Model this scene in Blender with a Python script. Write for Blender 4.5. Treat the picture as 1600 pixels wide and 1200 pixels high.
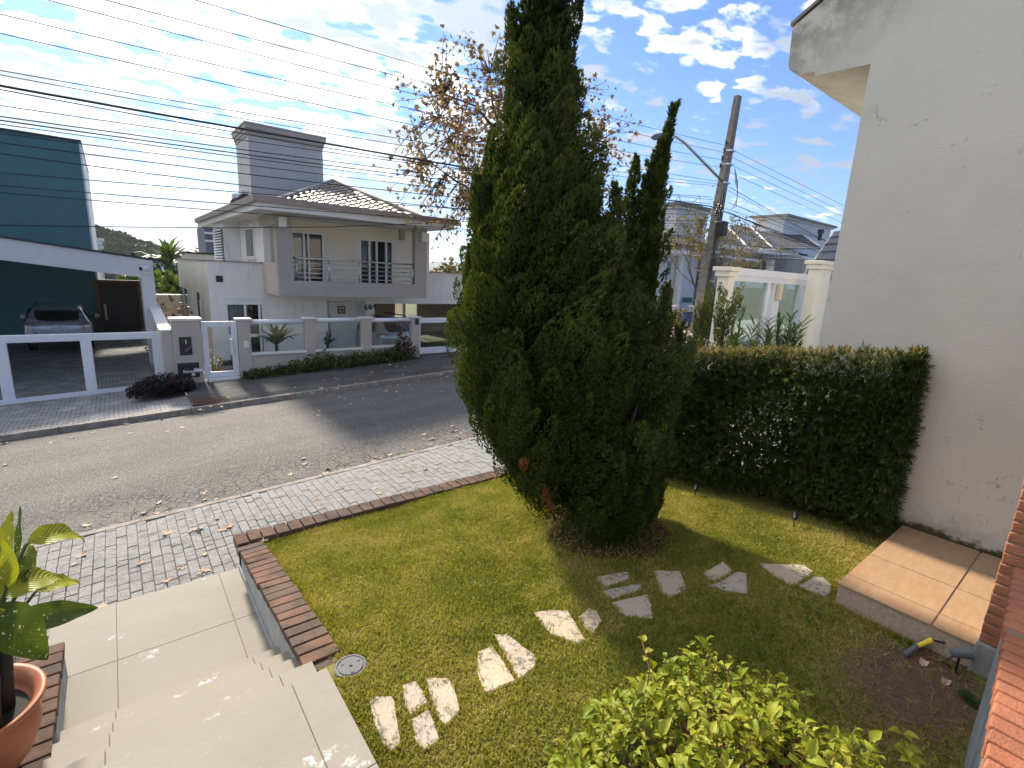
import bpy, math, random
import numpy as np
from mathutils import Vector, Matrix, noise as mnoise

random.seed(7)
rng = np.random.default_rng(11)
for o in list(bpy.data.objects):
    bpy.data.objects.remove(o)
scene = bpy.context.scene
COL = scene.collection
rad = math.radians

# ---------------------------------------------------------------- camera
# axes: X along the street (to the right), Y across the street, Z up; the lens is the origin
F = 775.0
_d1 = np.array([993., -120., F]); _d1 /= np.linalg.norm(_d1)
_d2 = np.array([-622., -201., F]); _d2 -= _d1 * _d1.dot(_d2); _d2 /= np.linalg.norm(_d2)
_up = -np.cross(_d1, _d2)
if _up[1] > 0: _up = -_up
R = np.array([_d1, _d2, _up])
cam_d = bpy.data.cameras.new('camera')
cam = bpy.data.objects.new('camera', cam_d)
COL.objects.link(cam)
M = Matrix(((R[0][0], -R[0][1], -R[0][2], 0), (R[1][0], -R[1][1], -R[1][2], 0), (R[2][0], -R[2][1], -R[2][2], 0), (0, 0, 0, 1)))
cam.matrix_world = M
cam_d.sensor_width = 36.0
cam_d.lens = F / 1600.0 * 36.0
cam_d.clip_start = 0.05
cam_d.clip_end = 9000
scene.camera = cam

# ---------------------------------------------------------------- sun, sky, exposure
SUN_EL = rad(33); SUN_DIR = Vector((0.02, 1.0, 0)).normalized()
sunv = Vector((SUN_DIR.x * math.cos(SUN_EL), SUN_DIR.y * math.cos(SUN_EL), math.sin(SUN_EL)))
sd = bpy.data.lights.new('sun', 'SUN'); sd.energy = 2.0; sd.angle = rad(5.0); sd.color = (1.0, 0.89, 0.74)
so = bpy.data.objects.new('sun', sd); COL.objects.link(so)
so.rotation_euler = sunv.to_track_quat('Z', 'Y').to_euler()
so.location = (0, 0, 40)

vs = scene.view_settings
vs.view_transform = 'Standard'; vs.look = 'None'; vs.gamma = 1.0; vs.use_curve_mapping = False
vs.exposure = 2.2

world = bpy.data.worlds.new('World'); scene.world = world; world.use_nodes = True
wn = world.node_tree.nodes; wl = world.node_tree.links
wn.clear()
def wnode(t, **k):
    n = wn.new(t)
    for a, b in k.items(): setattr(n, a, b)
    return n
def wmath(op, a, b=None, c=None):
    n = wn.new('ShaderNodeMath'); n.operation = op
    for i, v in enumerate((a, b, c)):
        if v is None: continue
        if isinstance(v, (int, float)): n.inputs[i].default_value = v
        else: wl.new(v, n.inputs[i])
    return n.outputs[0]
out = wnode('ShaderNodeOutputWorld'); bg = wnode('ShaderNodeBackground')
wl.new(bg.outputs[0], out.inputs[0]); bg.inputs[1].default_value = 0.1
sky = wnode('ShaderNodeTexSky'); sky.sky_type = 'NISHITA'; sky.sun_disc = False
sky.sun_elevation = SUN_EL; sky.sun_rotation = math.atan2(SUN_DIR.x, SUN_DIR.y)
sky.air_density = 1.0; sky.dust_density = 0.25; sky.ozone_density = 2.2
tc = wnode('ShaderNodeTexCoord')
sep = wnode('ShaderNodeSeparateXYZ'); wl.new(tc.outputs['Generated'], sep.inputs[0])
zz = wmath('MAXIMUM', sep.outputs[2], 0.0)
den = wmath('ADD', zz, 0.10)
u = wmath('DIVIDE', sep.outputs[0], den); v = wmath('DIVIDE', sep.outputs[1], den)
comb = wnode('ShaderNodeCombineXYZ'); wl.new(u, comb.inputs[0]); wl.new(v, comb.inputs[1])
def wnoise(scale, detail, rough, dist, off):
    mp = wnode('ShaderNodeMapping'); wl.new(comb.outputs[0], mp.inputs[0]); mp.inputs['Location'].default_value = off
    mp.inputs['Rotation'].default_value = (0, 0, 0.5); mp.inputs['Scale'].default_value = (1.0, 1.35, 1)
    n = wnode('ShaderNodeTexNoise'); wl.new(mp.outputs[0], n.inputs['Vector'])
    n.inputs['Scale'].default_value = scale; n.inputs['Detail'].default_value = detail
    n.inputs['Roughness'].default_value = rough; n.inputs['Distortion'].default_value = dist
    return n.outputs['Fac']
nb = wnoise(0.55, 3, 0.5, 0.2, (3.1, 1.7, 0))
ns = wnoise(5.2, 6, 0.56, 0.15, (7.3, 2.2, 0))
nc = wnoise(1.25, 5, 0.55, 0.3, (1.9, 8.4, 3))
# the cloud field thins out to the right of the street (towards +X)
side = wmath('ADD', wmath('MULTIPLY', sep.outputs[0], -0.62), wmath('MULTIPLY', sep.outputs[1], 0.42))
dens = wmath('ADD', wmath('ADD', wmath('MULTIPLY', nb, 0.62), wmath('MULTIPLY', ns, 1.30)), wmath('ADD', wmath('MULTIPLY', side, 0.20), wmath('MULTIPLY', sep.outputs[2], 0.10)))
cr = wnode('ShaderNodeMapRange'); cr.interpolation_type = 'SMOOTHSTEP'
wl.new(dens, cr.inputs[0]); cr.inputs[1].default_value = 0.925; cr.inputs[2].default_value = 1.065
mask = cr.outputs[0]
# light in the cloud: bright towards the sun, grey where it is thick
dt = wnode('ShaderNodeVectorMath'); dt.operation = 'DOT_PRODUCT'
wl.new(tc.outputs['Generated'], dt.inputs[0]); dt.inputs[1].default_value = sunv
g1 = wmath('POWER', wmath('MAXIMUM', dt.outputs['Value'], 0.0), 3.0)
thick = wnode('ShaderNodeMapRange'); thick.interpolation_type = 'SMOOTHSTEP'
wl.new(wmath('ADD', wmath('MULTIPLY', nc, 0.75), wmath('MULTIPLY', ns, 0.55)), thick.inputs[0])
thick.inputs[1].default_value = 0.55; thick.inputs[2].default_value = 0.75
low = wnode('ShaderNodeMapRange'); wl.new(sep.outputs[2], low.inputs[0])
low.inputs[1].default_value = 0.0; low.inputs[2].default_value = 0.42; low.inputs[3].default_value = 1.0; low.inputs[4].default_value = 0.9
cg = wmath('MULTIPLY', thick.outputs[0], low.outputs[0])
ccol = wnode('ShaderNodeMix', data_type='RGBA')
ccol.inputs[6].default_value = (5.2, 5.15, 5.05, 1); ccol.inputs[7].default_value = (.95, 1.18, 1.5, 1)
wl.new(cg, ccol.inputs[0])
cl2 = wnode('ShaderNodeMix', data_type='RGBA', blend_type='MULTIPLY'); cl2.inputs[0].default_value = 1.0
wl.new(ccol.outputs[2], cl2.inputs[6])
gl = wmath('ADD', wmath('MULTIPLY', g1, 0.40), 0.80)
cgl = wnode('ShaderNodeCombineColor'); 
for i in range(3): wl.new(gl, cgl.inputs[i])
wl.new(cgl.outputs[0], cl2.inputs[7])
mx = wnode('ShaderNodeMix', data_type='RGBA')
wl.new(wmath('MULTIPLY', mask, 0.95), mx.inputs[0]); skt = wnode('ShaderNodeMix', data_type='RGBA', blend_type='MULTIPLY'); skt.inputs[0].default_value = 1.0; wl.new(sky.outputs[0], skt.inputs[6]); skt.inputs[7].default_value = (.14, .275, .47, 1); wl.new(skt.outputs[2], mx.inputs[6]); wl.new(cl2.outputs[2], mx.inputs[7])
wl.new(mx.outputs[2], bg.inputs[0])

# ---------------------------------------------------------------- layout helpers (relative to the lens)
def ray(px, py): return R @ np.array([px - 800., py - 600., F])
def ony(p, y): w = ray(*p); return w * (y / w[1])
def onx(p, x): w = ray(*p); return w * (x / w[0])
def onz(p, z): w = ray(*p); return w * (z / w[2])
def onslope(p, a, s): w = ray(*p); return w * (a / (w[2] - s * w[0]))
def zm(x0, y0, s): return lambda x, y: (x0 + x * s, y0 + y * s)
z1 = zm(0, 180, .25); z2 = zm(0, 400, .25); z3 = zm(270, 180, .29375); z4 = zm(270, 420, .29375)
zA = zm(270, 440, .14375); zB = zm(480, 440, .1625); zC = zm(0, 470, .1625)
zD = zm(280, 260, .13333); zE = zm(420, 320, .175)

SL = 0.045                       # the street climbs to the right
def road_z(x, y=0): return -2.97 + SL * x - 0.022 * max(0., y - 6.5)
def sstep(a, b, x):
    t = min(1., max(0., (x - a) / (b - a))); return t * t * (3 - 2 * t)
def lawn_z(x, y):
    z = -2.50 + 0.14 * (4.7 - y) if y > 2.2 else -2.15 + 0.04 * sstep(2.2, 1.2, y)
    z += 0.10 * math.exp(-((x - 3.3) ** 2 / 1.1 + (y - 3.6) ** 2 / 0.5))
    z += 0.06 * sstep(3.9, 4.9, x) * sstep(2.6, 1.0, y)
    z += 0.008 * math.sin(x * 5.1 + y * 2.2) * math.sin(y * 4.3 - x)
    return z
def onlawn(p):
    z = -2.3
    for _ in range(8):
        q = onz(p, z); z = 0.5 * z + 0.5 * lawn_z(q[0], q[1])
    return onz(p, z)

# ---------------------------------------------------------------- object helpers
ORG = {}
def tag(o, label=None, cat=None, group=None, kind=None):
    if label: o['label'] = label
    if cat: o['category'] = cat
    if group: o['group'] = group
    if kind: o['kind'] = kind
    return o
def thing(name, label, cat, loc=(0, 0, 0), group=None, rot=0.0):
    o = bpy.data.objects.new(name, None); COL.objects.link(o)
    o.location = loc; o.rotation_euler = (0, 0, rot); o.empty_display_size = 0.1
    ORG[o.name] = Vector(loc)
    return tag(o, label, cat, group)
def link(name, me, mat=None, parent=None, org=(0, 0, 0)):
    o = bpy.data.objects.new(name, me); COL.objects.link(o)
    if mat is not None and not me.materials: me.materials.append(mat)
    if parent is not None: o.parent = parent
    ORG[o.name] = Vector(org)
    return o
class MB:
    def __init__(s): s.v = []; s.f = []
    def add(s, vs, fs):
        b = len(s.v); s.v += [tuple(map(float, q)) for q in vs]; s.f += [tuple(b + i for i in f) for f in fs]; return s
    def box(s, a, b):
        x0, x1 = sorted((a[0], b[0])); y0, y1 = sorted((a[1], b[1])); z0, z1_ = sorted((a[2], b[2]))
        vs = [(x0, y0, z0), (x1, y0, z0), (x1, y1, z0), (x0, y1, z0), (x0, y0, z1_), (x1, y0, z1_), (x1, y1, z1_), (x0, y1, z1_)]
        return s.add(vs, [(0, 3, 2, 1), (4, 5, 6, 7), (0, 1, 5, 4), (1, 2, 6, 5), (2, 3, 7, 6), (3, 0, 4, 7)])
    def hexa(s, lo, hi):      # lo, hi: 4 points each, counter-clockwise from above
        return s.add(list(lo) + list(hi), [(3, 2, 1, 0), (4, 5, 6, 7), (0, 1, 5, 4), (1, 2, 6, 5), (2, 3, 7, 6), (3, 0, 4, 7)])
    def prism(s, poly, d):    # polygon pushed along vector d
        n = len(poly); p = [Vector(q) for q in poly]; d = Vector(d)
        nrm = Vector((0, 0, 0))
        for i in range(n): nrm += p[i].cross(p[(i + 1) % n])
        if nrm.dot(d) > 0: p.reverse()
        vs = p + [q + d for q in p]
        return s.add(vs, [tuple(range(n)), tuple(range(2 * n - 1, n - 1, -1))] + [(i, n + i, n + (i + 1) % n, (i + 1) % n) for i in range(n)])
    def tube(s, pts, r, n=6, cap=True):
        pts = [Vector(p) for p in pts]; rs = r if isinstance(r, (list, tuple)) else [r] * len(pts)
        b = len(s.v); ref = None
        for i, p in enumerate(pts):
            t = (pts[min(i + 1, len(pts) - 1)] - pts[max(i - 1, 0)]).normalized()
            if ref is None:
                ref = Vector((0, 0, 1)) if abs(t.z) < .9 else Vector((1, 0, 0))
            a = t.cross(ref).normalized(); c = a.cross(t).normalized(); ref = c
            for k in range(n):
                an = 2 * math.pi * k / n
                s.v.append(tuple(p + (a * math.cos(an) + c * math.sin(an)) * rs[i]))
        for i in range(len(pts) - 1):
            for k in range(n):
                k2 = (k + 1) % n
                s.f.append((b + i * n + k, b + i * n + k2, b + (i + 1) * n + k2, b + (i + 1) * n + k))
        if cap:
            s.f.append(tuple(b + k for k in range(n - 1, -1, -1))); e = b + (len(pts) - 1) * n
            s.f.append(tuple(e + k for k in range(n)))
        return s
    def lathe(s, prof, c=(0, 0, 0), n=24):
        b = len(s.v)
        for r, z in prof:
            for k in range(n):
                a = 2 * math.pi * k / n
                s.v.append((c[0] + r * math.cos(a), c[1] + r * math.sin(a), c[2] + z))
        for i in range(len(prof) - 1):
            for k in range(n):
                k2 = (k + 1) % n
                s.f.append((b + i * n + k, b + i * n + k2, b + (i + 1) * n + k2, b + (i + 1) * n + k))
        if prof[0][0] > 1e-6: s.f.append(tuple(b + k for k in range(n - 1, -1, -1)))
        if prof[-1][0] > 1e-6: s.f.append(tuple(b + (len(prof) - 1) * n + k for k in range(n)))
        return s
    def mesh(s, name, org=(0, 0, 0), smooth=False):
        me = bpy.data.meshes.new(name)
        me.from_pydata([(q[0] - org[0], q[1] - org[1], q[2] - org[2]) for q in s.v], [], s.f)
        me.update()
        if smooth: me.polygons.foreach_set('use_smooth', [True] * len(me.polygons))
        return me
    def build(s, name, mat, parent=None, smooth=False, bevel=0.0, org=None, seg=2):
        if parent is not None: org = ORG[parent.name] if org is None else org
        elif org is None: org = (0, 0, 0)
        me = s.mesh(name, org, smooth)
        o = link(name, me, mat, parent, org)
        if parent is None: o.location = org
        if bevel > 0:
            m = o.modifiers.new('bevel', 'BEVEL'); m.width = bevel; m.segments = seg; m.limit_method = 'ANGLE'; m.angle_limit = rad(40)
        return o
def P(name, mat, parent, bevel=0.0, smooth=False):
    """decorator-free helper: returns an MB whose .done() builds it"""
    m = MB(); m.done = lambda: m.build(name, mat, parent, smooth, bevel); return m
def box(name, mat, parent, a, b, bevel=0.0, label=None):
    o = MB().box(a, b).build(name, mat, parent, bevel=bevel)
    if label: o['label'] = label
    return o
def struct(o): o['kind'] = 'structure'; return o
def stuff(o): o['kind'] = 'stuff'; return o
def scatter(name, tv, tf, Ms, Ts, mat, parent=None, rnd=None, org=None, smooth=False):
    """N copies of a small template in one mesh; each copy has its own 'rnd' value"""
    tv = np.asarray(tv, float); N = len(Ts); k = len(tv)
    V = np.einsum('nij,kj->nki', Ms, tv) + Ts[:, None, :]
    if parent is not None and org is None: org = ORG[parent.name]
    if org is None: org = (0, 0, 0)
    V = (V.reshape(-1, 3) - np.array(org)[None]).astype(np.float32)
    ls = [len(f) for f in tf]; flat = np.concatenate([np.array(f) for f in tf])
    idx = (flat[None] + (np.arange(N) * k)[:, None]).reshape(-1).astype(np.int32)
    tot = np.tile(ls, N).astype(np.int32); st = np.concatenate(([0], np.cumsum(tot)[:-1])).astype(np.int32)
    me = bpy.data.meshes.new(name)
    me.vertices.add(len(V)); me.vertices.foreach_set('co', V.reshape(-1))
    me.loops.add(len(idx)); me.loops.foreach_set('vertex_index', idx)
    me.polygons.add(len(tot)); me.polygons.foreach_set('loop_start', st); me.polygons.foreach_set('loop_total', tot)
    if rnd is None: rnd = rng.random(N)
    at = me.attributes.new('rnd', 'FLOAT', 'POINT'); at.data.foreach_set('value', np.repeat(rnd, k).astype(np.float32))
    me.update(calc_edges=True)
    if smooth: me.polygons.foreach_set('use_smooth', [True] * len(me.polygons))
    o = link(name, me, mat, parent, org)
    if parent is None: o.location = org
    return o
def frames(d, roll=None, s=None, w=None, upv=(0, 0, 1), t=None):
    """N rotation matrices: local Y = d, local X sideways, local Z = face normal; s scales length, w width"""
    d = d / (np.linalg.norm(d, axis=1, keepdims=True) + 1e-9); N = len(d)
    upn = np.tile(np.array(upv, float), (N, 1)) if np.ndim(upv) == 1 else np.asarray(upv, float)
    x = np.cross(d, upn); ln = np.linalg.norm(x, axis=1, keepdims=True)
    x = np.where(ln < 1e-4, np.array([[1., 0, 0]]), x / (ln + 1e-9)); n = np.cross(x, d)
    if roll is not None:
        c = np.cos(roll)[:, None]; q = np.sin(roll)[:, None]
        x, n = x * c + n * q, n * c - x * q
    s = np.ones(N) if s is None else s; w = s if w is None else w; t = w if t is None else t
    return np.stack([x * w[:, None], d * s[:, None], n * t[:, None]], axis=2)
def clone(root, loc, rot=None, label=None, group=None, scale=None):
    r = root.copy(); COL.objects.link(r); r.location = loc
    if rot is not None: r.rotation_euler = rot
    if scale is not None: r.scale = (scale,) * 3
    if label: r['label'] = label
    if group: r['group'] = group
    for ch in root.children:
        c = ch.copy(); COL.objects.link(c); c.parent = r
        for g in ch.children:
            d = g.copy(); COL.objects.link(d); d.parent = c
    return r
# ---------------------------------------------------------------- materials
MATS = {}
class NT:
    def __init__(s, name):
        s.m = bpy.data.materials.new(name); s.m.use_nodes = True
        s.t = s.m.node_tree; s.t.nodes.clear()
        s.out = s.t.nodes.new('ShaderNodeOutputMaterial'); s.b = s.t.nodes.new('ShaderNodeBsdfPrincipled')
        s.t.links.new(s.b.outputs[0], s.out.inputs[0]); MATS[name] = s.m
        s.b.inputs['Specular IOR Level'].default_value = 0.35
    def n(s, t, **k):
        q = s.t.nodes.new(t)
        for a, b in k.items(): setattr(q, a, b)
        return q
    def l(s, a, b): s.t.links.new(a, b)
    def set(s, inp, v):
        if isinstance(v, (int, float)): inp.default_value = v
        elif isinstance(v, (tuple, list)): inp.default_value = tuple(v) + ((1,) if len(v) == 3 and inp.type == 'RGBA' else ())
        else: s.l(v, inp)
    def coord(s, kind='Object', scale=(1, 1, 1), loc=(0, 0, 0)):
        if kind == 'World':
            src = s.n('ShaderNodeNewGeometry').outputs['Position']
        else: src = s.n('ShaderNodeTexCoord').outputs[kind]
        mp = s.n('ShaderNodeMapping'); s.l(src, mp.inputs[0]); mp.inputs['Scale'].default_value = scale; mp.inputs['Location'].default_value = loc
        return mp.outputs[0]
    def noise(s, co, scale, detail=4, rough=.55, dist=0.):
        q = s.n('ShaderNodeTexNoise'); s.l(co, q.inputs['Vector']); q.inputs['Scale'].default_value = scale
        q.inputs['Detail'].default_value = detail; q.inputs['Roughness'].default_value = rough; q.inputs['Distortion'].default_value = dist
        return q.outputs['Fac']
    def voro(s, co, scale, feat='F1', out='Distance', rnd=1.):
        q = s.n('ShaderNodeTexVoronoi', feature=feat); s.l(co, q.inputs['Vector']); q.inputs['Scale'].default_value = scale; q.inputs['Randomness'].default_value = rnd
        return q.outputs[out]
    def mr(s, v, a, b, c=0., d=1., smooth=True):
        q = s.n('ShaderNodeMapRange'); q.interpolation_type = 'SMOOTHSTEP' if smooth else 'LINEAR'
        s.l(v, q.inputs[0])
        for i, w in enumerate((a, b, c, d)): q.inputs[i + 1].default_value = w
        return q.outputs[0]
    def math(s, op, a, b=0., c=None):
        q = s.n('ShaderNodeMath', operation=op); s.set(q.inputs[0], a); s.set(q.inputs[1], b)
        if c is not None: s.set(q.inputs[2], c)
        return q.outputs[0]
    def mix(s, f, a, b, blend='MIX'):
        q = s.n('ShaderNodeMix', data_type='RGBA', blend_type=blend); s.set(q.inputs[0], f); s.set(q.inputs[6], a); s.set(q.inputs[7], b); return q.outputs[2]
    def ramp(s, f, stops):
        q = s.n('ShaderNodeValToRGB'); s.l(f, q.inputs[0]); e = q.color_ramp.elements
        while len(e) < len(stops): e.new(.5)
        for el, (p, c) in zip(e, stops): el.position = p; el.color = tuple(c) + (1,)
        return q.outputs[0]
    def col(s, c): s.set(s.b.inputs['Base Color'], c); return s
    def rough(s, r): s.set(s.b.inputs['Roughness'], r); return s
    def bump(s, h, strength=.3, dist=.01):
        q = s.n('ShaderNodeBump'); s.l(h, q.inputs['Height']); q.inputs['Strength'].default_value = strength; q.inputs['Distance'].default_value = dist
        s.l(q.outputs[0], s.b.inputs['Normal']); return s
    def rnd(s): return s.n('ShaderNodeObjectInfo').outputs['Random']
    def attr(s, name='rnd'): return s.n('ShaderNodeAttribute', attribute_name=name).outputs['Fac']

def paint(name, c, var=.12, rough=.7, scale=3., bump=.12, bscale=90., dirt=None, spec=.3):
    t = NT(name); co = t.coord('World')
    n1 = t.noise(co, scale, 5, .6); n2 = t.noise(co, bscale, 3, .6)
    lo = tuple(x * (1 - var) for x in c); hi = tuple(min(1, x * (1 + var * .5)) for x in c)
    k = t.mix(t.mr(n1, .3, .7), lo, hi)
    if dirt:
        d = t.mr(t.noise(t.coord('World', (3, 3, .6)), 2.2, 6, .7), .52, .75)
        k = t.mix(t.math('MULTIPLY', d, dirt[1]), k, dirt[0])
    t.col(k).rough(t.mr(n2, .2, .8, rough - .1, rough + .1)).bump(n2, bump, .004)
    t.b.inputs['Specular IOR Level'].default_value = spec
    return t.m
def plain(name, c, rough=.5, metal=0., spec=.4, coat=0.):
    t = NT(name); co = t.coord('World'); n = t.noise(co, 3, 5, .6)
    t.col(t.mix(t.mr(n, .3, .7), tuple(x * .95 for x in c), tuple(min(1, x * 1.03) for x in c))).rough(t.mr(n, .2, .8, rough * .95, min(1, rough * 1.05)))
    t.b.inputs['Metallic'].default_value = metal; t.b.inputs['Specular IOR Level'].default_value = spec
    t.b.inputs['Coat Weight'].default_value = coat; t.b.inputs['Coat Roughness'].default_value = .05
    return t.m
def leafmat(name, stops, trans=.35, rough=.5, spec=.3, transcol=None, patch=None):
    t = NT(name); f = t.attr()
    if patch:
        n = t.noise(t.coord('World'), patch[0], 3, .6)
        f = t.math('ADD', t.math('MULTIPLY', f, 1 - patch[1]), t.math('MULTIPLY', t.mr(n, .35, .65), patch[1]))
    c = t.ramp(f, stops); t.col(c).rough(rough); t.b.inputs['Specular IOR Level'].default_value = spec
    if trans > 0:
        tr = t.n('ShaderNodeBsdfTranslucent'); mx_ = t.n('ShaderNodeMixShader'); mx_.inputs[0].default_value = trans
        cc = t.mix(1., c, transcol or (1.0, 1.0, .55), 'MULTIPLY'); t.l(cc, tr.inputs[0])
        t.l(t.b.outputs[0], mx_.inputs[1]); t.l(tr.outputs[0], mx_.inputs[2]); t.l(mx_.outputs[0], t.out.inputs[0])
    return t.m
def glass(name, tint=(.9, .95, .95), refl=.16, rough=.02):
    t = NT(name); tr = t.n('ShaderNodeBsdfTransparent'); t.set(tr.inputs[0], tint)
    gl = t.n('ShaderNodeBsdfGlossy'); gl.inputs['Roughness'].default_value = rough
    lw = t.n('ShaderNodeLayerWeight'); lw.inputs[0].default_value = .35
    f = t.math('ADD', t.math('MULTIPLY', lw.outputs['Fresnel'], .45), refl)
    f = t.math('MAXIMUM', t.math('MINIMUM', f, .95), 0.)
    mx_ = t.n('ShaderNodeMixShader'); t.l(f, mx_.inputs[0]); t.l(tr.outputs[0], mx_.inputs[1]); t.l(gl.outputs[0], mx_.inputs[2]); t.l(mx_.outputs[0], t.out.inputs[0])
    return t.m

# asphalt: stone speckle, crazing along the near edge, long pale streaks
t = NT('asphalt'); co = t.coord('World')
sp = t.noise(co, 48, 2, .8); sp2 = t.voro(co, 42, 'F1', 'Color')
big = t.noise(t.coord('World', (.5, 1.4, 1)), .9, 5, .6)
base = t.mix(t.mr(big, .3, .7), (.074, .071, .068), (.122, .116, .108)); base = t.mix(t.math('MULTIPLY', t.mr(t.noise(t.coord('World', (.35, .8, 1), (3, 7, 0)), 1.6, 5, .7), .58, .68), .5), base, (.06, .057, .054))
base = t.mix(t.math('MULTIPLY', t.mr(sp, .53, .66), .8), base, (.29, .275, .25))
base = t.mix(t.math('MULTIPLY', t.mr(sp, .46, .32), .8), base, (.025, .024, .024))
sepx = t.n('ShaderNodeSeparateXYZ'); t.l(co, sepx.inputs[0])
crk = t.voro(t.coord('World', (1, 1, 0.1)), 7.5, 'DISTANCE_TO_EDGE'); wob = t.noise(co, 2.0, 3)
near = t.mr(t.math('ADD', sepx.outputs[1], t.math('MULTIPLY', wob, 1.6)), 9.0, 7.6)
cm = t.math('MULTIPLY', t.mr(crk, .055, .015), near)
cm = t.math('MULTIPLY', cm, t.mr(t.noise(co, 1.1, 3), .36, .50))
base = t.mix(t.math('MULTIPLY', cm, .85), base, (.012, .012, .013))
st = t.noise(t.coord('World', (.06, 5.5, 1)), 1.0, 4, .7)
base = t.mix(t.math('MULTIPLY', t.mr(st, .60, .72), .35), base, (.20, .195, .185))
gut = t.mr(t.math('ADD', sepx.outputs[1], t.math('MULTIPLY', wob, .35)), 6.98, 6.72)
base = t.mix(t.math('MULTIPLY', gut, .6), base, (.21, .185, .15))
t.col(base).rough(.82).bump(t.math('SUBTRACT', sp, t.math('MULTIPLY', cm, 2.)), .6, .012)

t = NT('paver'); co = t.coord('World'); r = t.rnd()
c = t.mix(r, (.285, .278, .265), (.37, .36, .342)); n = t.noise(co, 9, 5, .65); n2 = t.noise(co, 48, 5, .7)
c = t.mix(t.mr(n, .42, .76), c, (.20, .195, .19)); c = t.mix(t.math('MULTIPLY', t.mr(n2, .5, .72), .6), c, (.5, .49, .47))
t.col(c).rough(.8).bump(t.math('ADD', n, n2), 1.0, .02)
t = NT('paver_joint'); co = t.coord('World'); t.col(t.mix(t.noise(co, 30, 4), (.08, .075, .068), (.13, .12, .108))).rough(.95)

t = NT('cobble'); co = t.coord('World')   # far-off driveway setts
e = t.n('ShaderNodeTexBrick'); t.l(t.coord('World', (1, 1, 1)), e.inputs[0]); e.inputs['Scale'].default_value = 3.4
e.inputs['Color1'].default_value = (.34, .33, .32, 1); e.inputs['Color2'].default_value = (.22, .215, .21, 1); e.inputs['Mortar'].default_value = (.07, .065, .06, 1)
e.inputs['Mortar Size'].default_value = .03; e.inputs['Bias'].default_value = -.1
n = t.noise(co, 2.2, 5, .65); t.col(t.mix(t.mr(n, .45, .75), e.outputs[0], (.42, .41, .40))).rough(.85).bump(e.outputs['Fac'], -.4, .01)

t = NT('dark_pavement'); co = t.coord('World'); n = t.noise(t.coord('World', (.6, 1.5, 1)), 1.3, 6, .65); n2 = t.noise(co, 60, 3, .7)
c = t.mix(t.mr(n, .3, .72), (.052, .049, .047), (.115, .107, .10)); c = t.mix(t.math('MULTIPLY', t.mr(n2, .55, .75), .5), c, (.19, .18, .165))
t.col(c).rough(.88).bump(n2, .4, .006)

t = NT('kerb_stone'); co = t.coord('World'); n = t.noise(co, 6, 6, .7); t.col(t.ramp(n, [(.3, (.16, .13, .105)), (.55, (.30, .27, .23)), (.75, (.42, .39, .34))])).rough(.85).bump(n, .5, .01)

# old bricks: colour by brick, soot and lichen
def brickmat(name, a, b, dark, lich, darkamt):
    t = NT(name); co = t.coord('World'); r = t.rnd()
    n = t.noise(co, 16, 6, .7); n2 = t.noise(co, 90, 4, .7); n3 = t.noise(co, 5, 5, .65)
    c = t.mix(r, a, b); c = t.mix(t.math('MULTIPLY', t.mr(n3, .38, .66), darkamt), c, dark)
    c = t.mix(t.math('MULTIPLY', t.mr(n, .58, .75), .6), c, lich); c = t.mix(t.math('MULTIPLY', t.mr(n2, .6, .8), .5), c, tuple(x * .4 for x in dark))
    t.col(c).rough(.88).bump(t.math('ADD', n, n2), .8, .006); return t.m
brickmat('old_brick', (.20, .10, .062), (.135, .092, .066), (.07, .052, .04), (.25, .20, .15), .9)
brickmat('red_brick', (.46, .185, .095), (.38, .135, .068), (.25, .095, .055), (.55, .29, .18), .5)
plain('mortar', (.30, .21, .15), .9)
plain('dark_mortar', (.10, .08, .06), .95)

# large porcelain tiles of the landing
t = NT('beige_tile'); co = t.coord('World'); r = t.rnd()
n = t.noise(t.coord('World', (1, 2.2, 1)), 2.2, 6, .65); n2 = t.noise(co, 42, 4, .75); n3 = t.noise(co, 170, 2, .6)
c = t.mix(t.mr(n, .3, .7), (.25, .222, .175), (.335, .30, .243)); c = t.mix(t.math('MULTIPLY', r, .25), c, (.33, .30, .25))
c = t.mix(t.math('MULTIPLY', t.mr(t.noise(co, 130, 3, .7), .52, .66), .5), c, (.27, .245, .205)); c = t.mix(t.math('MULTIPLY', t.mr(t.noise(co, 1.4, 6, .7), .48, .7), .45), c, (.30, .27, .22)); c = t.mix(t.math('MULTIPLY', t.mr(n3, .62, .8), .35), c, (.58, .55, .5))
st = t.mr(t.noise(t.coord('World', (1, 1, 1), (4.2, 1, 0)), 3.1, 4, .6), .60, .66)
st = t.math('MULTIPLY', st, t.mr(t.noise(co, 22, 4, .7), .50, .58))
c = t.mix(t.math('MULTIPLY', st, .75), c, (.72, .70, .66))
t.col(c).rough(t.mr(n, .3, .7, .66, .8)).bump(n2, .15, .003)
plain('tile_grout', (.22, .185, .14), .9)
t = NT('terracotta_tile'); co = t.coord('World'); r = t.rnd(); n = t.noise(t.coord('World', (1.2, 5, 1)), 6, 6, .75); n2 = t.noise(co, 55, 4, .7)
c = t.mix(t.mr(n, .3, .7), (.39, .225, .118), (.44, .295, .175)); c = t.mix(t.math('MULTIPLY', r, .30), c, (.45, .29, .165)); c = t.mix(t.math('MULTIPLY', t.mr(n2, .55, .75), .35), c, (.24, .16, .105))
t.col(c).rough(.55).bump(n2, .2, .003)
t = NT('step_side'); co = t.coord('World'); n = t.noise(co, 40, 5, .75); n1 = t.noise(co, 3, 4); t.col(t.mix(t.mr(n, .35, .7), (.42, .30, .215), (.55, .42, .32))).rough(.8).bump(n, .3, .004)

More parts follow.
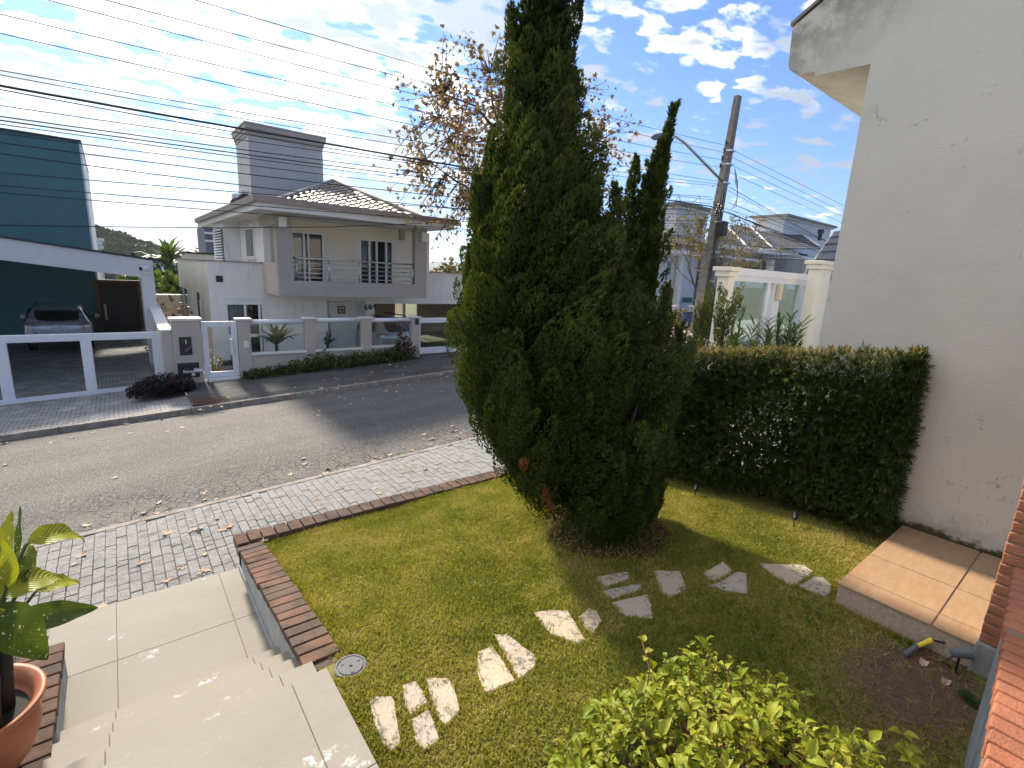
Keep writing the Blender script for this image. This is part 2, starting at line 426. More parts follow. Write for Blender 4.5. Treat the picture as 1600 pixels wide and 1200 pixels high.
paint('grey_render', (.34, .36, .37), .18, .75, 4, .2, 60, ((.2, .21, .2), .35))
paint('white_render', (.78, .765, .74), .06, .75, 1.2, .12, 70, ((.50, .47, .42), .45))
paint('side_render', (.74, .70, .60), .06, .75, 1.2, .12, 70, ((.52, .45, .32), .5))  # white render with the lit side's cream cast put into its colour
paint('greige_render', (.40, .365, .335), .07, .75, 1.5, .12, 70)
paint('beige_render', (.50, .435, .375), .07, .75, 1.5, .12, 70, ((.44, .34, .26), .3))
paint('fascia_brown', (.33, .27, .235), .08, .7, 2)
paint('soffit_white', (.70, .69, .66), .05, .75, 2)
paint('tower_render', (.47, .455, .455), .07, .75, 1.2, .12, 70, ((.34, .325, .32), .4))
paint('teal_render', (.070, .180, .20), .10, .8, 1.0, .25, 40)
paint('lilac_render', (.62, .61, .64), .06, .75, 1.2, .12, 70, ((.45, .43, .43), .3))
paint('cream_render', (.78, .73, .62), .05, .75, 1.5, .12, 70, ((.6, .52, .4), .3))
paint('bluegrey_render', (.60, .62, .65), .06, .75, 1.5, .1, 60)
paint('slate_render', (.13, .15, .19), .08, .7, 1.5, .1, 60)
paint('concrete', (.29, .275, .25), .25, .85, 5, .35, 80, ((.13, .12, .105), .5))
paint('pole_concrete', (.20, .185, .165), .25, .88, 6, .35, 60, ((.10, .09, .08), .6))
plain('white_metal', (.74, .75, .78), .35, 0, .5)
plain('steel', (.55, .56, .57), .28, .9, .5)
plain('dark_metal', (.035, .035, .037), .45, .2)
plain('black_plastic', (.018, .018, .02), .45)
plain('grey_plastic', (.13, .135, .145), .65)
plain('white_plastic', (.75, .74, .70), .45)
plain('yellow_plastic', (.80, .62, .04), .45)
plain('dark_wood', (.032, .021, .016), .5)
plain('mid_wood', (.12, .06, .035), .55)
plain('rubber', (.015, .015, .015), .8)
plain('rusty_iron', (.12, .065, .045), .8, .2)
plain('white_stone', (.74, .71, .66), .5)
plain('paper_cream', (.62, .56, .44), .7)
plain('green_sign', (.012, .10, .07), .5)
plain('blue_paint', (.05, .07, .20), .35)
plain('red_lamp', (.28, .012, .015), .2, 0, .6, .6)
plain('car_silver', (.44, .45, .50), .28, .45, .5, .7)
plain('car_grey', (.47, .49, .47), .28, .45, .5, .7)
plain('car_glass', (.008, .009, .011), .06, 0, .7, .5)
plain('room_dark', (.03, .03, .032), .9)  # near-black colour stands in for the shade of unlit interiors
plain('room_beige', (.42, .38, .32), .9)
plain('curtain', (.66, .65, .63), .9)
glass('clear_glass', (.90, .93, .93), .03)
glass('smoked_glass', (.78, .80, .81), -.02)
glass('window_glass', (.72, .76, .78), .03)
glass('green_glass', (.80, .88, .87), .08)
t = NT('terracotta_pot'); co = t.coord('World'); n = t.noise(co, 7, 5, .6); t.col(t.mix(t.mr(n, .3, .7), (.36, .115, .05), (.47, .17, .085))).rough(.5).bump(t.noise(co, 60, 3), .1, .003)

# neighbour's rendered gable wall: hairline cracks, soot by the eaves, damp by the ground
t = NT('cracked_wall'); co = t.coord('World'); sepx = t.n('ShaderNodeSeparateXYZ'); t.l(co, sepx.inputs[0])
n = t.noise(co, 1.3, 5, .6); n2 = t.noise(co, 42, 5, .7); n3 = t.noise(co, 4.5, 6, .7)
c = t.mix(t.mr(n, .3, .7), (.60, .565, .505), (.66, .625, .565))
wv = t.n('ShaderNodeVectorMath', operation='ADD'); t.l(co, wv.inputs[0]); cmb = t.n('ShaderNodeCombineXYZ')
w1 = t.noise(co, 3.2, 5, .65); t.l(t.math('MULTIPLY', w1, .7), cmb.inputs[1]); t.l(t.math('MULTIPLY', t.noise(t.coord('World', (1, 1, 1), (5, 3, 2)), 3.2, 5, .65), .7), cmb.inputs[2]); t.l(cmb.outputs[0], wv.inputs[1])
vo = t.n('ShaderNodeTexVoronoi', feature='DISTANCE_TO_EDGE'); t.l(wv.outputs[0], vo.inputs['Vector']); vo.inputs['Scale'].default_value = 1.15
ck = t.math('MULTIPLY', t.mr(vo.outputs['Distance'], .0055, .0015), t.mr(n3, .52, .62))
c = t.mix(t.math('MULTIPLY', ck, .6), c, (.17, .15, .125))
soot = t.math('MULTIPLY', t.mr(t.math('ADD', sepx.outputs[2], t.math('MULTIPLY', sepx.outputs[1], .6)), 3.0, 3.9), t.mr(n3, .36, .62))
c = t.mix(t.math('MULTIPLY', soot, .7), c, (.19, .175, .15))
damp = t.math('MULTIPLY', t.mr(t.math('SUBTRACT', sepx.outputs[2], t.math('MULTIPLY', n3, .75)), -2.05, -2.45), .85)
c = t.mix(damp, c, (.34, .30, .24))
moss = t.mr(t.math('SUBTRACT', sepx.outputs[2], t.math('MULTIPLY', t.noise(co, 9, 6, .75), .22)), -1.995, -2.045)
c = t.mix(moss, c, (.075, .065, .025))
peel = t.math('MULTIPLY', t.mr(t.noise(co, 13, 6, .75), .57, .66), t.mr(t.noise(co, 1.7, 3), .52, .62)); peel = t.math('MULTIPLY', peel, t.mr(sepx.outputs[2], -1.0, -1.5))
c = t.mix(t.math('MULTIPLY', peel, .7), c, (.25, .21, .16))
t.col(c).rough(.85).bump(t.math('SUBTRACT', t.math('ADD', t.math('MULTIPLY', n2, .6), n3), t.math('MULTIPLY', ck, 1.2)), .35, .008)

# soil under the grass
t = NT('lawn_soil'); co = t.coord('World'); n = t.noise(co, 1.6, 5, .6); n2 = t.noise(co, 38, 5, .75)
sepx = t.n('ShaderNodeSeparateXYZ'); t.l(co, sepx.inputs[0])
c = t.mix(t.mr(n, .3, .7), (.18, .18, .03), (.26, .215, .055)); c = t.mix(t.math('MULTIPLY', t.mr(n2, .45, .7), .6), c, (.05, .055, .012))
dx = t.math('SUBTRACT', sepx.outputs[0], 3.35); dy = t.math('SUBTRACT', sepx.outputs[1], .38)
dd = t.math('SQRT', t.math('ADD', t.math('MULTIPLY', dx, t.math('MULTIPLY', dx, .8)), t.math('MULTIPLY', t.math('MULTIPLY', dy, dy), 3.)))
bare = t.mr(t.math('ADD', dd, t.math('MULTIPLY', t.noise(co, 4, 5), .5)), .95, .55)
c = t.mix(bare, c, t.mix(n2, (.09, .05, .028), (.21, .13, .075)))
ddx = t.math('SUBTRACT', sepx.outputs[0], 3.26); ddy = t.math('SUBTRACT', sepx.outputs[1], 2.6)
d2 = t.math('SQRT', t.math('ADD', t.math('MULTIPLY', ddx, ddx), t.math('MULTIPLY', ddy, ddy)))
c = t.mix(t.mr(d2, .75, .45), c, (.085, .038, .02))
t.col(c).rough(.95).bump(n2, .8, .02)
t = NT('grass_blade'); f = t.attr(); n = t.noise(t.coord('World'), 1.35, 4, .6); n4 = t.noise(t.coord('World', (1, 1, 1), (9, 4, 0)), 4.2, 4, .6)
f2 = t.math('ADD', t.math('MULTIPLY', f, .45), t.math('ADD', t.math('MULTIPLY', t.mr(n, .32, .68), .33), t.math('MULTIPLY', t.mr(n4, .35, .7), .22)))
c = t.ramp(f2, [(.12, (.125, .175, .020)), (.36, (.25, .275, .036)), (.58, (.39, .355, .070)), (.86, (.57, .45, .19))])
t.col(c).rough(.6); tr = t.n('ShaderNodeBsdfTranslucent'); t.l(t.mix(1., c, (1., 1., .5), 'MULTIPLY'), tr.inputs[0]); ms = t.n('ShaderNodeMixShader'); ms.inputs[0].default_value = .4
t.l(t.b.outputs[0], ms.inputs[1]); t.l(tr.outputs[0], ms.inputs[2]); t.l(ms.outputs[0], t.out.inputs[0])
t = NT('stepping_stone'); co = t.coord('World'); r = t.rnd(); n = t.noise(co, 9, 6, .7); n2 = t.noise(co, 30, 5, .7); n3 = t.noise(co, 70, 3, .7)
c = t.mix(r, (.56, .45, .31), (.43, .385, .325)); c = t.mix(t.math('MULTIPLY', t.mr(n, .45, .68), .65), c, (.47, .37, .28)); 
lich = t.math('MULTIPLY', t.mr(n2, .48, .60), t.mr(t.noise(co, 4.3, 3), .44, .60)); c = t.mix(t.math('MULTIPLY', lich, .85), c, (.085, .08, .07)); c = t.mix(t.math('MULTIPLY', t.mr(n3, .66, .74), .7), c, (.12, .10, .08))
t.col(c).rough(.8).bump(t.math('ADD', n, n2), .5, .01)

t = NT('bark'); co = t.coord('World', (1, 1, .35)); n = t.noise(co, 26, 6, .7); t.col(t.mix(n, (.045, .026, .016), (.17, .115, .08))).rough(.9).bump(n, .8, .02)
t = NT('pale_bark'); co = t.coord('World', (1, 1, .5)); n = t.noise(co, 7, 6, .7); t.col(t.mix(t.mr(n, .4, .6), (.10, .085, .07), (.24, .21, .17))).rough(.9).bump(n, .5, .02)
leafmat('juniper_leaf', [(.0, (.016, .032, .007)), (.40, (.043, .066, .012)), (.75, (.100, .122, .020)), (1., (.185, .20, .035))], .25, .55, .25, patch=(1.6, .25))
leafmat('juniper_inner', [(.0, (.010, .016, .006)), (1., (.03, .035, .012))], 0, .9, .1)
leafmat('rusty_sprig', [(.0, (.20, .06, .02)), (1., (.30, .11, .04))], .2, .7)
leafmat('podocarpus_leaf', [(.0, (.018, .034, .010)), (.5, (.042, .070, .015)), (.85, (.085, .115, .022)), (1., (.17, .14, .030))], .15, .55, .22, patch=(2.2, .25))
leafmat('hedge_top_leaf', [(.0, (.06, .075, .016)), (.5, (.17, .14, .032)), (1., (.33, .22, .065))], .3, .5, .3)
leafmat('lime_leaf', [(.0, (.075, .125, .012)), (.30, (.20, .255, .018)), (.70, (.32, .35, .026)), (1., (.52, .46, .07))], .42, .5, .3)
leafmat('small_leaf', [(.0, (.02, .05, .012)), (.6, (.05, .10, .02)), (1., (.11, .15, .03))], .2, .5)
leafmat('dark_purple_leaf', [(.0, (.010, .007, .009)), (1., (.028, .018, .018))], .1, .5)
leafmat('red_leaf', [(.0, (.05, .03, .015)), (1., (.13, .04, .03))], .2, .5)
leafmat('plane_leaf', [(.0, (.075, .045, .03)), (.5, (.20, .115, .06)), (.82, (.33, .19, .085)), (1., (.26, .24, .08))], .35, .6, .25)
leafmat('yellowish_leaf', [(.0, (.10, .085, .02)), (.6, (.24, .185, .045)), (1., (.33, .27, .09))], .3, .6)
leafmat('palm_leaf', [(.0, (.04, .08, .015)), (1., (.14, .20, .035))], .3, .45)
leafmat('forest_leaf', [(.0, (.018, .035, .010)), (.6, (.045, .07, .018)), (1., (.085, .105, .028))], .1, .8)
leafmat('dry_straw', [(.0, (.16, .10, .05)), (1., (.36, .26, .15))], .2, .8)
t = NT('fallen_leaf'); r = t.rnd(); co = t.coord('Object'); n = t.noise(co, 30, 4); t.col(t.mix(t.mr(n, .35, .7), t.ramp(r, [(.0, (.26, .13, .07)), (.4, (.52, .33, .19)), (.8, (.66, .48, .31)), (1., (.40, .14, .06))]), (.62, .50, .36))).rough(.75)
# dumb-cane leaf: cream flecks, pale veins
t = NT('dumbcane_leaf'); uv = t.n('ShaderNodeTexCoord').outputs['UV']; sepu = t.n('ShaderNodeSeparateXYZ'); t.l(uv, sepu.inputs[0])
r = t.rnd(); n = t.noise(t.coord('World'), 55, 2, .5)
c = t.mix(t.mr(sepu.outputs[2], 0, 1), (.05, .095, .012), (.24, .27, .018)); at = t.attr('lime')
c = t.mix(at, (.055, .10, .018), (.40, .41, .025)); c = t.mix(t.math('MULTIPLY', t.mr(t.noise(t.coord('World'), 30, 4, .7), .66, .72), .7), c, (.22, .13, .03))
fl = t.math('MULTIPLY', t.mr(n, .655, .69), t.mr(t.math('ABSOLUTE', t.math('SUBTRACT', sepu.outputs[0], .5)), .42, .30))
c = t.mix(t.math('MULTIPLY', fl, .9), c, (.70, .70, .42))
vein = t.math('SINE', t.math('MULTIPLY', t.math('ADD', sepu.outputs[1], t.math('MULTIPLY', t.math('ABSOLUTE', t.math('SUBTRACT', sepu.outputs[0], .5)), -.45)), 85.))
t.col(c).rough(.42).bump(vein, .35, .004)
tr = t.n('ShaderNodeBsdfTranslucent'); t.l(t.mix(1., c, (1.1, 1.1, .5), 'MULTIPLY'), tr.inputs[0]); ms = t.n('ShaderNodeMixShader'); ms.inputs[0].default_value = .35
t.l(t.b.outputs[0], ms.inputs[1]); t.l(tr.outputs[0], ms.inputs[2]); t.l(ms.outputs[0], t.out.inputs[0])
plain('plant_stem', (.07, .10, .03), .5)
plain('dark_stem', (.022, .022, .018), .6)
plain('twig', (.20, .11, .055), .8)

# roof tiles
def tilemat(name, a, b):
    t = NT(name); co = t.coord('World'); n = t.noise(co, 2.5, 5, .65); n2 = t.noise(co, 30, 3, .6)
    t.col(t.mix(t.mr(n, .3, .7), a, b)).rough(.52).bump(n2, .2, .005); t.b.inputs['Specular IOR Level'].default_value = .6; return t.m
tilemat('glazed_roof_tile', (.10, .085, .075), (.20, .17, .15)); tilemat('slate_roof_tile', (.045, .045, .052), (.10, .098, .105)); tilemat('brown_shingle', (.16, .135, .11), (.25, .22, .18))
t = NT('ground_earth'); co = t.coord('World'); n = t.noise(co, .02, 6, .65); n2 = t.noise(co, .6, 5, .7); t.col(t.mix(t.mr(n2, .35, .7), (.05, .075, .022), (.12, .115, .05))).rough(.95)
t = NT('forest_ground'); co = t.coord('World'); n = t.noise(co, .12, 6, .7); t.col(t.mix(t.mr(n, .35, .65), (.018, .034, .012), (.055, .075, .024))).rough(.95)
t = NT('brick_paving'); co = t.coord('World'); n = t.noise(co, 1.2, 5, .65); t.col(t.mix(t.mr(n, .3, .7), (.30, .20, .14), (.44, .33, .25))).rough(.85)
mt = MATS
# ================================================================ SETTING
# terrain: a sheet to the horizon, falling away behind the houses over the street
def terrain_z(x, y):
    z = -3.55 + SL * max(-40., min(60., x))
    z -= 0.05 * max(0., min(160., y - 26.))
    return z
def grid(name, xs, ys, zf, mat, smooth=True):
    m = MB(); n = len(xs)
    m.v = [(x, y, zf(x, y)) for y in ys for x in xs]
    for j in range(len(ys) - 1):
        for i in range(n - 1): m.f.append((j * n + i, j * n + i + 1, (j + 1) * n + i + 1, (j + 1) * n + i))
    return struct(m.build(name, mat, smooth=smooth))
def span(a, b, n): return list(np.linspace(a, b, n))
gx = [-4000, -1500, -600, -200, -90] + span(-40, 60, 11) + [90, 200, 600, 1500, 4000]
gy = [-4000, -1000, -200, -40, -8] + span(0, 40, 5) + [60, 90, 130, 200, 600, 1500, 4000]
grid('ground', gx, gy, terrain_z, mt['ground_earth'])
KN, KF = 6.52, 11.5                       # kerb lines
xr = span(-30, 70, 101)
grid('road', xr, span(KN - .02, KF + .02, 9), lambda x, y: road_z(x, y) + 0.03 * math.sin((y - KN) / (KF - KN) * math.pi), mt['asphalt'])
# near pavement bed, kerb, pavers
def nside(x, y): return road_z(x, 6.5) + 0.10 + 0.012 * (KN - y)
grid('pavement_bed', xr, [1.0, 4.6, KN - .09], lambda x, y: nside(x, min(y, KN)) - .018, mt['paver_joint'])
def kerb(name, y0, y1, top, mat):
    m = MB()
    for i in range(0, 100):
        x0, x1 = -30 + i + .004, -29 + i - .004
        m.hexa([(x0, y0, road_z(x0, y0) - .15), (x1, y0, road_z(x1, y0) - .15), (x1, y1, road_z(x1, y0) - .15), (x0, y1, road_z(x0, y0) - .15)],
               [(x0, y0, top(x0)), (x1, y0, top(x1)), (x1, y1, top(x1)), (x0, y1, top(x0))])
    o = m.build(name, mat, bevel=.008); return struct(o)
kerb('kerb', KN - .09, KN, lambda x: road_z(x, 6.5) + .104, mt['kerb_stone'])
pav = MB(); proto = {}
sw = bpy.data.objects.new('pavement', None); COL.objects.link(sw); sw['kind'] = 'structure'; ORG['pavement'] = Vector((0, 0, 0))
px_, ln_ = 0.088, 0.178
restp = MB(); cands = []
ncol = 0
X = -2.6
while X < 30:
    off = random.choice((0, .5, .5, .33, 0)) * ln_
    yy = 4.70 - off
    while yy < KN - .10:
        L = ln_ * random.choice((1, 1, 1, 1, .55))
        a, b = max(yy, 4.71), min(yy + L, KN - .10)
        if b - a > .03: cands.append((X, a, b))
        yy += L
    X += px_; ncol += 1
def vis(c):
    x, a, b = c; return x > -1.5 and x < 5.6
near = sorted([c for c in cands if vis(c)], key=lambda c: c[0] ** 2 + c[1] ** 2)[:300]
ns_ = set(near)
def paver_box(m, c, j):
    x, a, b = c; g = .0028
    zt = nside(x, a) + j
    m.hexa([(x + g, a + g, zt - .05), (x + px_ - g, a + g, zt - .05), (x + px_ - g, b - g, zt - .05), (x + g, b - g, zt - .05)],
           [(x + g, a + g, nside(x, a) + j), (x + px_ - g, a + g, nside(x + px_, a) + j), (x + px_ - g, b - g, nside(x + px_, b) + j), (x + g, b - g, nside(x, b) + j)])
for c in cands:
    j = random.uniform(-.003, .004)
    if c in ns_:
        m = MB(); paver_box(m, c, j); m.build('paver', mt['paver'], sw, bevel=.004, seg=1)
    else: paver_box(restp, c, j)
stuff(restp.build('far_pavers', mt['paver'], sw))
# far side: dark pavement in front of the white house, setts in front of the carport
XS = 1.06                                    # where the two surfaces meet
def fside(x, y): return road_z(x, KF) + .10 + .012 * (y - KF)
grid('far_pavement', [x for x in span(XS, 70, 60)], [KF + .10, 12.6, 13.7, 14.6], fside, mt['dark_pavement'])
grid('sett_driveway', span(-30, XS - .004, 40), [KF + .10, 12.1, 12.6, 13.2, 13.8, 14.3, 16.5, 21, 26.5], lambda x, y: fside(x, y) - .004 - .095 * sstep(11.65, 13.9, y) - .02 * max(0, y - 14.2), mt['cobble'])
kerb('far_kerb', KF, KF + .10, lambda x: road_z(x, KF) + .104, mt['kerb_stone'])

# lawn
lx = span(.69, 5.75, 100); ly = span(-.6, 4.62, 100)
grid('lawn', lx, ly, lawn_z, mt['lawn_soil'])
# neighbour's paved yard beyond the hedge
grid('neighbour_yard', [5.76, 8, 12, 16, 22, 30], [-4, 0, 3, 4.69], lambda x, y: -2.55 + .03 * (x - 5) , mt['white_stone'])

# ---------------------------------------------------------------- stepping stones
z7 = zm(350, 900, .25); z8 = zm(900, 840, .275)
I = lambda x, y: (x, y)
stones = [
 (z7, [(905, 770), (940, 757), (1060, 755), (1080, 880), (1110, 1060), (1060, 1115), (990, 1060), (930, 900)], 'long pale stepping stone in the lawn, nearest the beige steps'),
 (z7, [(1115, 690), (1200, 662), (1240, 720), (1275, 800), (1170, 885), (1130, 820)], 'small greyish stepping stone, upper half of the split middle one near the steps'),
 (z7, [(1170, 905), (1280, 835), (1320, 930), (1350, 1040), (1240, 1110), (1195, 1040)], 'white stepping stone, lower half of the split middle one near the steps'),
 (z7, [(1255, 640), (1395, 640), (1440, 700), (1480, 855), (1385, 955), (1345, 905), (1290, 760)], 'long cream stepping stone, third and rightmost of the trio near the steps'),
 (I, [(746, 1020), (768, 1008), (790, 1040), (806, 1067), (757, 1087), (745, 1050)], 'pale stepping stone, left half of the pair between trio and kite-shaped stone'),
 (I, [(771, 991), (793, 992), (838, 1028), (838, 1045), (811, 1065), (790, 1028)], 'pale stepping stone, right half of the pair between trio and kite-shaped stone'),
 (I, [(832, 958), (860, 954), (887, 955), (916, 1002), (903, 1008), (862, 994)], 'kite-shaped pale stepping stone beside a small blotched one'),
 (z8, [(10, 455), (70, 405), (120, 420), (148, 480), (95, 555), (55, 520)], 'small blotched black and white stepping stone next to kite-shaped one'),
 (z8, [(115, 230), (295, 200), (305, 245), (160, 290)], 'narrow mossy stepping stone, uppermost of three stacked in the lawn'),
 (z8, [(148, 310), (260, 285), (365, 265), (378, 290), (330, 320), (205, 355), (165, 345)], 'narrow pale stepping stone, middle of three stacked in the lawn'),
 (z8, [(198, 375), (405, 325), (425, 365), (440, 465), (285, 455), (230, 410)], 'broad grey stepping stone, lowest of three stacked in the lawn'),
 (z8, [(437, 190), (590, 190), (610, 240), (630, 300), (530, 350), (490, 325)], 'single pentagonal stepping stone in the middle of the path'),
 (z8, [(722, 205), (835, 140), (888, 185), (880, 210), (780, 258), (745, 245)], 'grey stepping stone, upper left of the shaded split pair'),
 (z8, [(740, 280), (800, 265), (915, 195), (970, 205), (975, 325), (900, 320)], 'grey stepping stone, lower right of the shaded split pair'),
 (z8, [(1040, 150), (1170, 155), (1300, 160), (1355, 200), (1240, 278), (1200, 270), (1110, 215)], 'long pale stepping stone, left one of the pair by the tiled platform'),
 (z8, [(1260, 280), (1350, 225), (1400, 228), (1450, 270), (1445, 320), (1410, 348)], 'rounded pale stepping stone nearest the tiled platform'),
]
STONE_POLYS = []
for zf, pts, lab in stones:
    w = [onlawn(zf(*p)) for p in pts]
    c = sum(w) / len(w)
    # finer, slightly uneven outline
    ring = []
    for i in range(len(w)):
        a, b = w[i], w[(i + 1) % len(w)]
        for k in range(4):
            q = a + (b - a) * (k / 4); q = q + (c - q) * random.uniform(-.015, .03) ; ring.append(q)
    STONE_POLYS.append(np.array([(q[0], q[1]) for q in ring]))
    cz = lawn_z(c[0], c[1]) + .012
    m = MB(); n = len(ring)
    m.v = [(q[0], q[1], lawn_z(q[0], q[1]) - .05) for q in ring] + [(q[0], q[1], lawn_z(q[0], q[1]) + .005) for q in ring] + \
          [(q[0] + (c[0] - q[0]) * .06, q[1] + (c[1] - q[1]) * .06, lawn_z(q[0], q[1]) + .011 + random.uniform(-.002, .002)) for q in ring] + [(c[0], c[1], cz)]
    for i in range(n):
        j = (i + 1) % n
        m.f += [(i, j, n + j, n + i), (n + i, n + j, 2 * n + j, 2 * n + i), (2 * n + i, 2 * n + j, 3 * n)]
    # make sure the outline runs counter-clockwise
    area = sum(ring[i][0] * ring[(i + 1) % n][1] - ring[(i + 1) % n][0] * ring[i][1] for i in range(n))
    if area < 0: m.f = [tuple(reversed(f)) for f in m.f]
    o = m.build('stepping_stone', mt['stepping_stone'], org=(c[0], c[1], cz - .02))
    tag(o, lab, 'stone', 'stepping stones in the lawn')
def in_stone(x, y, mar=0.0):
    hit = np.zeros(len(x), bool)
    for poly in STONE_POLYS:
        c = poly.mean(0); p = c + (poly - c) * (1 + mar)
        ins = np.zeros(len(x), bool); j = len(p) - 1
        for i in range(len(p)):
            cond = ((p[i][1] > y) != (p[j][1] > y)) & (x < (p[j][0] - p[i][0]) * (y - p[i][1]) / (p[j][1] - p[i][1] + 1e-12) + p[i][0])
            ins ^= cond; j = i
        hit |= ins
    return hit

# grass blades
N = 420000
gxs = rng.uniform(.70, 5.0, N); gys = rng.uniform(-.45, 4.52, N)
d = np.hypot(gxs, gys)
keep = rng.random(N) < np.clip(1.25 - .10 * d, .35, 1)
keep &= ~in_stone(gxs, gys, -.06)
keep &= ~((gxs > 3.70) & (gys < .96))
keep &= ~((gxs < .76 + 0.05 * rng.random(N)) & (gys > 2.3))
keep &= np.hypot(gxs - .84, gys - 2.34) > .085
bare = np.hypot((gxs - 3.35) * .9, (gys - .38) * 1.75) + .25 * np.sin(gxs * 7 + gys * 3) * .4
keep &= (bare > .85) | (rng.random(N) < np.clip((bare - .25) * .9, .05, 1))
dt_ = np.hypot(gxs - 3.26, gys - 2.6); keep &= (dt_ > .55) | (rng.random(N) < .25)
keep &= ~((gxs > 4.72) & (rng.random(N) < .8))
gxs, gys = gxs[keep], gys[keep]; N = len(gxs)
gz = np.array([lawn_z(a, b) for a, b in zip(gxs, gys)])
ang = rng.uniform(0, 2 * np.pi, N); tilt = rng.uniform(.25, 1.25, N)
dr = np.stack([np.cos(ang) * np.sin(tilt), np.sin(ang) * np.sin(tilt), np.cos(tilt)], 1)
ln = rng.uniform(.013, .034, N) * (1 + .5 * (rng.random(N) < .05)); wd = rng.uniform(.0022, .0044, N)
Ms = frames(dr, rng.uniform(0, 6.3, N), ln, wd, t=ln)
tv = [(-1, 0, 0), (1, 0, 0), (.75, .6, .06), (-.75, .6, .06), (0, 1, .2)]
g = scatter('grass', tv, [(0, 1, 2, 3), (3, 2, 4)], Ms, np.stack([gxs, gys, gz - .002], 1), mt['grass_blade'])
tag(g, 'short yellowish green lawn grass around the conifer', 'grass', kind='stuff')
# longer tufts where the mower does not reach: round the stones, along the bricks and the platform
ex, ey = [], []
for poly in STONE_POLYS:
    c = poly.mean(0)
    for q in poly:
        for k in range(6):
            f = rng.uniform(1.0, 1.10); ex.append(c[0] + (q[0] - c[0]) * f + rng.normal(0, .012)); ey.append(c[1] + (q[1] - c[1]) * f + rng.normal(0, .012))
for k in range(2600):
    ex.append(.86 + abs(rng.normal(0, .025))); ey.append(rng.uniform(2.45, 4.45))
for k in range(3200):
    ex.append(rng.uniform(.85, 4.6)); ey.append(4.50 - abs(rng.normal(0, .03)))
for k in range(900):
    ex.append(3.69 - abs(rng.normal(0, .02))); ey.append(rng.uniform(.45, .97))
for k in range(260):
    cx_, cy_ = rng.uniform(.9, 4.6), rng.uniform(.6, 4.3)
    for j in range(9): ex.append(cx_ + rng.normal(0, .012)); ey.append(cy_ + rng.normal(0, .012))
ex, ey = np.array(ex), np.array(ey); kk = ~((ex > 3.70) & (ey < .96)); ex, ey = ex[kk], ey[kk]; N = len(ex)
ez = np.array([lawn_z(p, q) for p, q in zip(ex, ey)]); ang = rng.uniform(0, 6.28, N); tilt = rng.uniform(.1, 1.0, N)
dr = np.stack([np.cos(ang) * np.sin(tilt), np.sin(ang) * np.sin(tilt), np.cos(tilt)], 1); ln = rng.uniform(.020, .048, N)
g2 = scatter('tall_grass', tv, [(0, 1, 2, 3), (3, 2, 4)], frames(dr, rng.uniform(0, 6.3, N), ln, rng.uniform(.002, .004, N), t=ln), np.stack([ex, ey, ez - .002], 1), mt['grass_blade'])
tag(g2, 'longer unmown grass round the stones and along the bricks', 'grass', kind='stuff')
# dry clippings on the bare patch
N = 900
a = rng.uniform(0, 6.28, N); rr = np.sqrt(rng.random(N)) ; xs = 3.35 + .75 * rr * np.cos(a); ys = .40 + .42 * rr * np.sin(a)
k = xs < 3.66; xs, ys = xs[k], ys[k]; N = len(xs); zs = np.array([lawn_z(p, q) for p, q in zip(xs, ys)])
an = rng.uniform(0, 6.28, N); dr = np.stack([np.cos(an), np.sin(an), rng.uniform(-.05, .35, N)], 1)
st_ = scatter('dry_grass', tv, [(0, 1, 2, 3), (3, 2, 4)], frames(dr, rng.uniform(-1, 1, N), rng.uniform(.03, .09, N), np.full(N, .002)), np.stack([xs, ys, zs + .004], 1), mt['dry_straw'])
tag(st_, 'dry straw scattered on the bare soil by the brick pier', 'straw', kind='stuff')
# ================================================================ ENTRANCE: landing, steps, edging
ZL, RS, TR = -2.77, .15, .263
st = thing('entrance_steps', 'beige tiled landing with five steps going down to the pavement', 'steps', (0.1, 3.3, ZL))
TILE, GROUT = mt['beige_tile'], mt['tile_grout']
def tile(x0, x1, y0, y1, zt, th=.012, g=.0017, parent=None, mat=None, name='tile'):
    return box(name, mat or TILE, parent or st, (x0 + g, y0 + g, zt - th), (x1 - g, y1 - g, zt), .0018)
m = MB(); m.box((-.62, 3.0, ZL - .3), (.667, 4.735, ZL - .006))
for k in range(5): m.box((-.47, .3, ZL + RS * k - .004), (.664, 3.283 - TR * k, ZL + RS * (k + 1) - .007))
m.build('base', GROUT, st)
xs_ = [-.95, -.225, .505, .667]
for i in range(3):
    for y0, y1 in ((3.29, 3.975), (3.975, 4.735)): tile(max(xs_[i], -.62), xs_[i + 1], y0, y1, ZL)
for k in range(5):
    yf = 3.29 - TR * k; zt = ZL + RS * (k + 1)
    for i in range(3):
        x0, x1 = max(xs_[i], -.47), xs_[i + 1] + (.012 if i == 2 else 0)
        box('riser', TILE, st, (x0 + .0028, yf - .012, zt - RS + .001), (x1 - .0028, yf, zt - .0125), .001)
        tile(x0, x1, (yf - TR + .004) if k < 4 else yf - .62, yf + .010, zt)
        if k == 4: tile(x0, x1, yf - 1.35, yf - .62, zt)
# cladding on the side of the upper steps, towards the lawn
for k in range(2, 5):
    yf = 3.29 - TR * k; zt = ZL + RS * (k + 1)
    box('side_tile', TILE, st, (.667, yf - TR if k < 4 else .7, zt - .35), (.678, yf - .002, zt - .014))

# brick edging
ed = thing('brick_edging', 'low garden wall capped with weathered bricks between lawn and landing', 'edging', (.65, 4.6, ZL))
def edge_z(y): return -2.465 + .14 * (4.70 - y) if y > 3.0 else -2.465 + .14 * 1.7 + .10 * (3.0 - y)
OB = mt['old_brick']
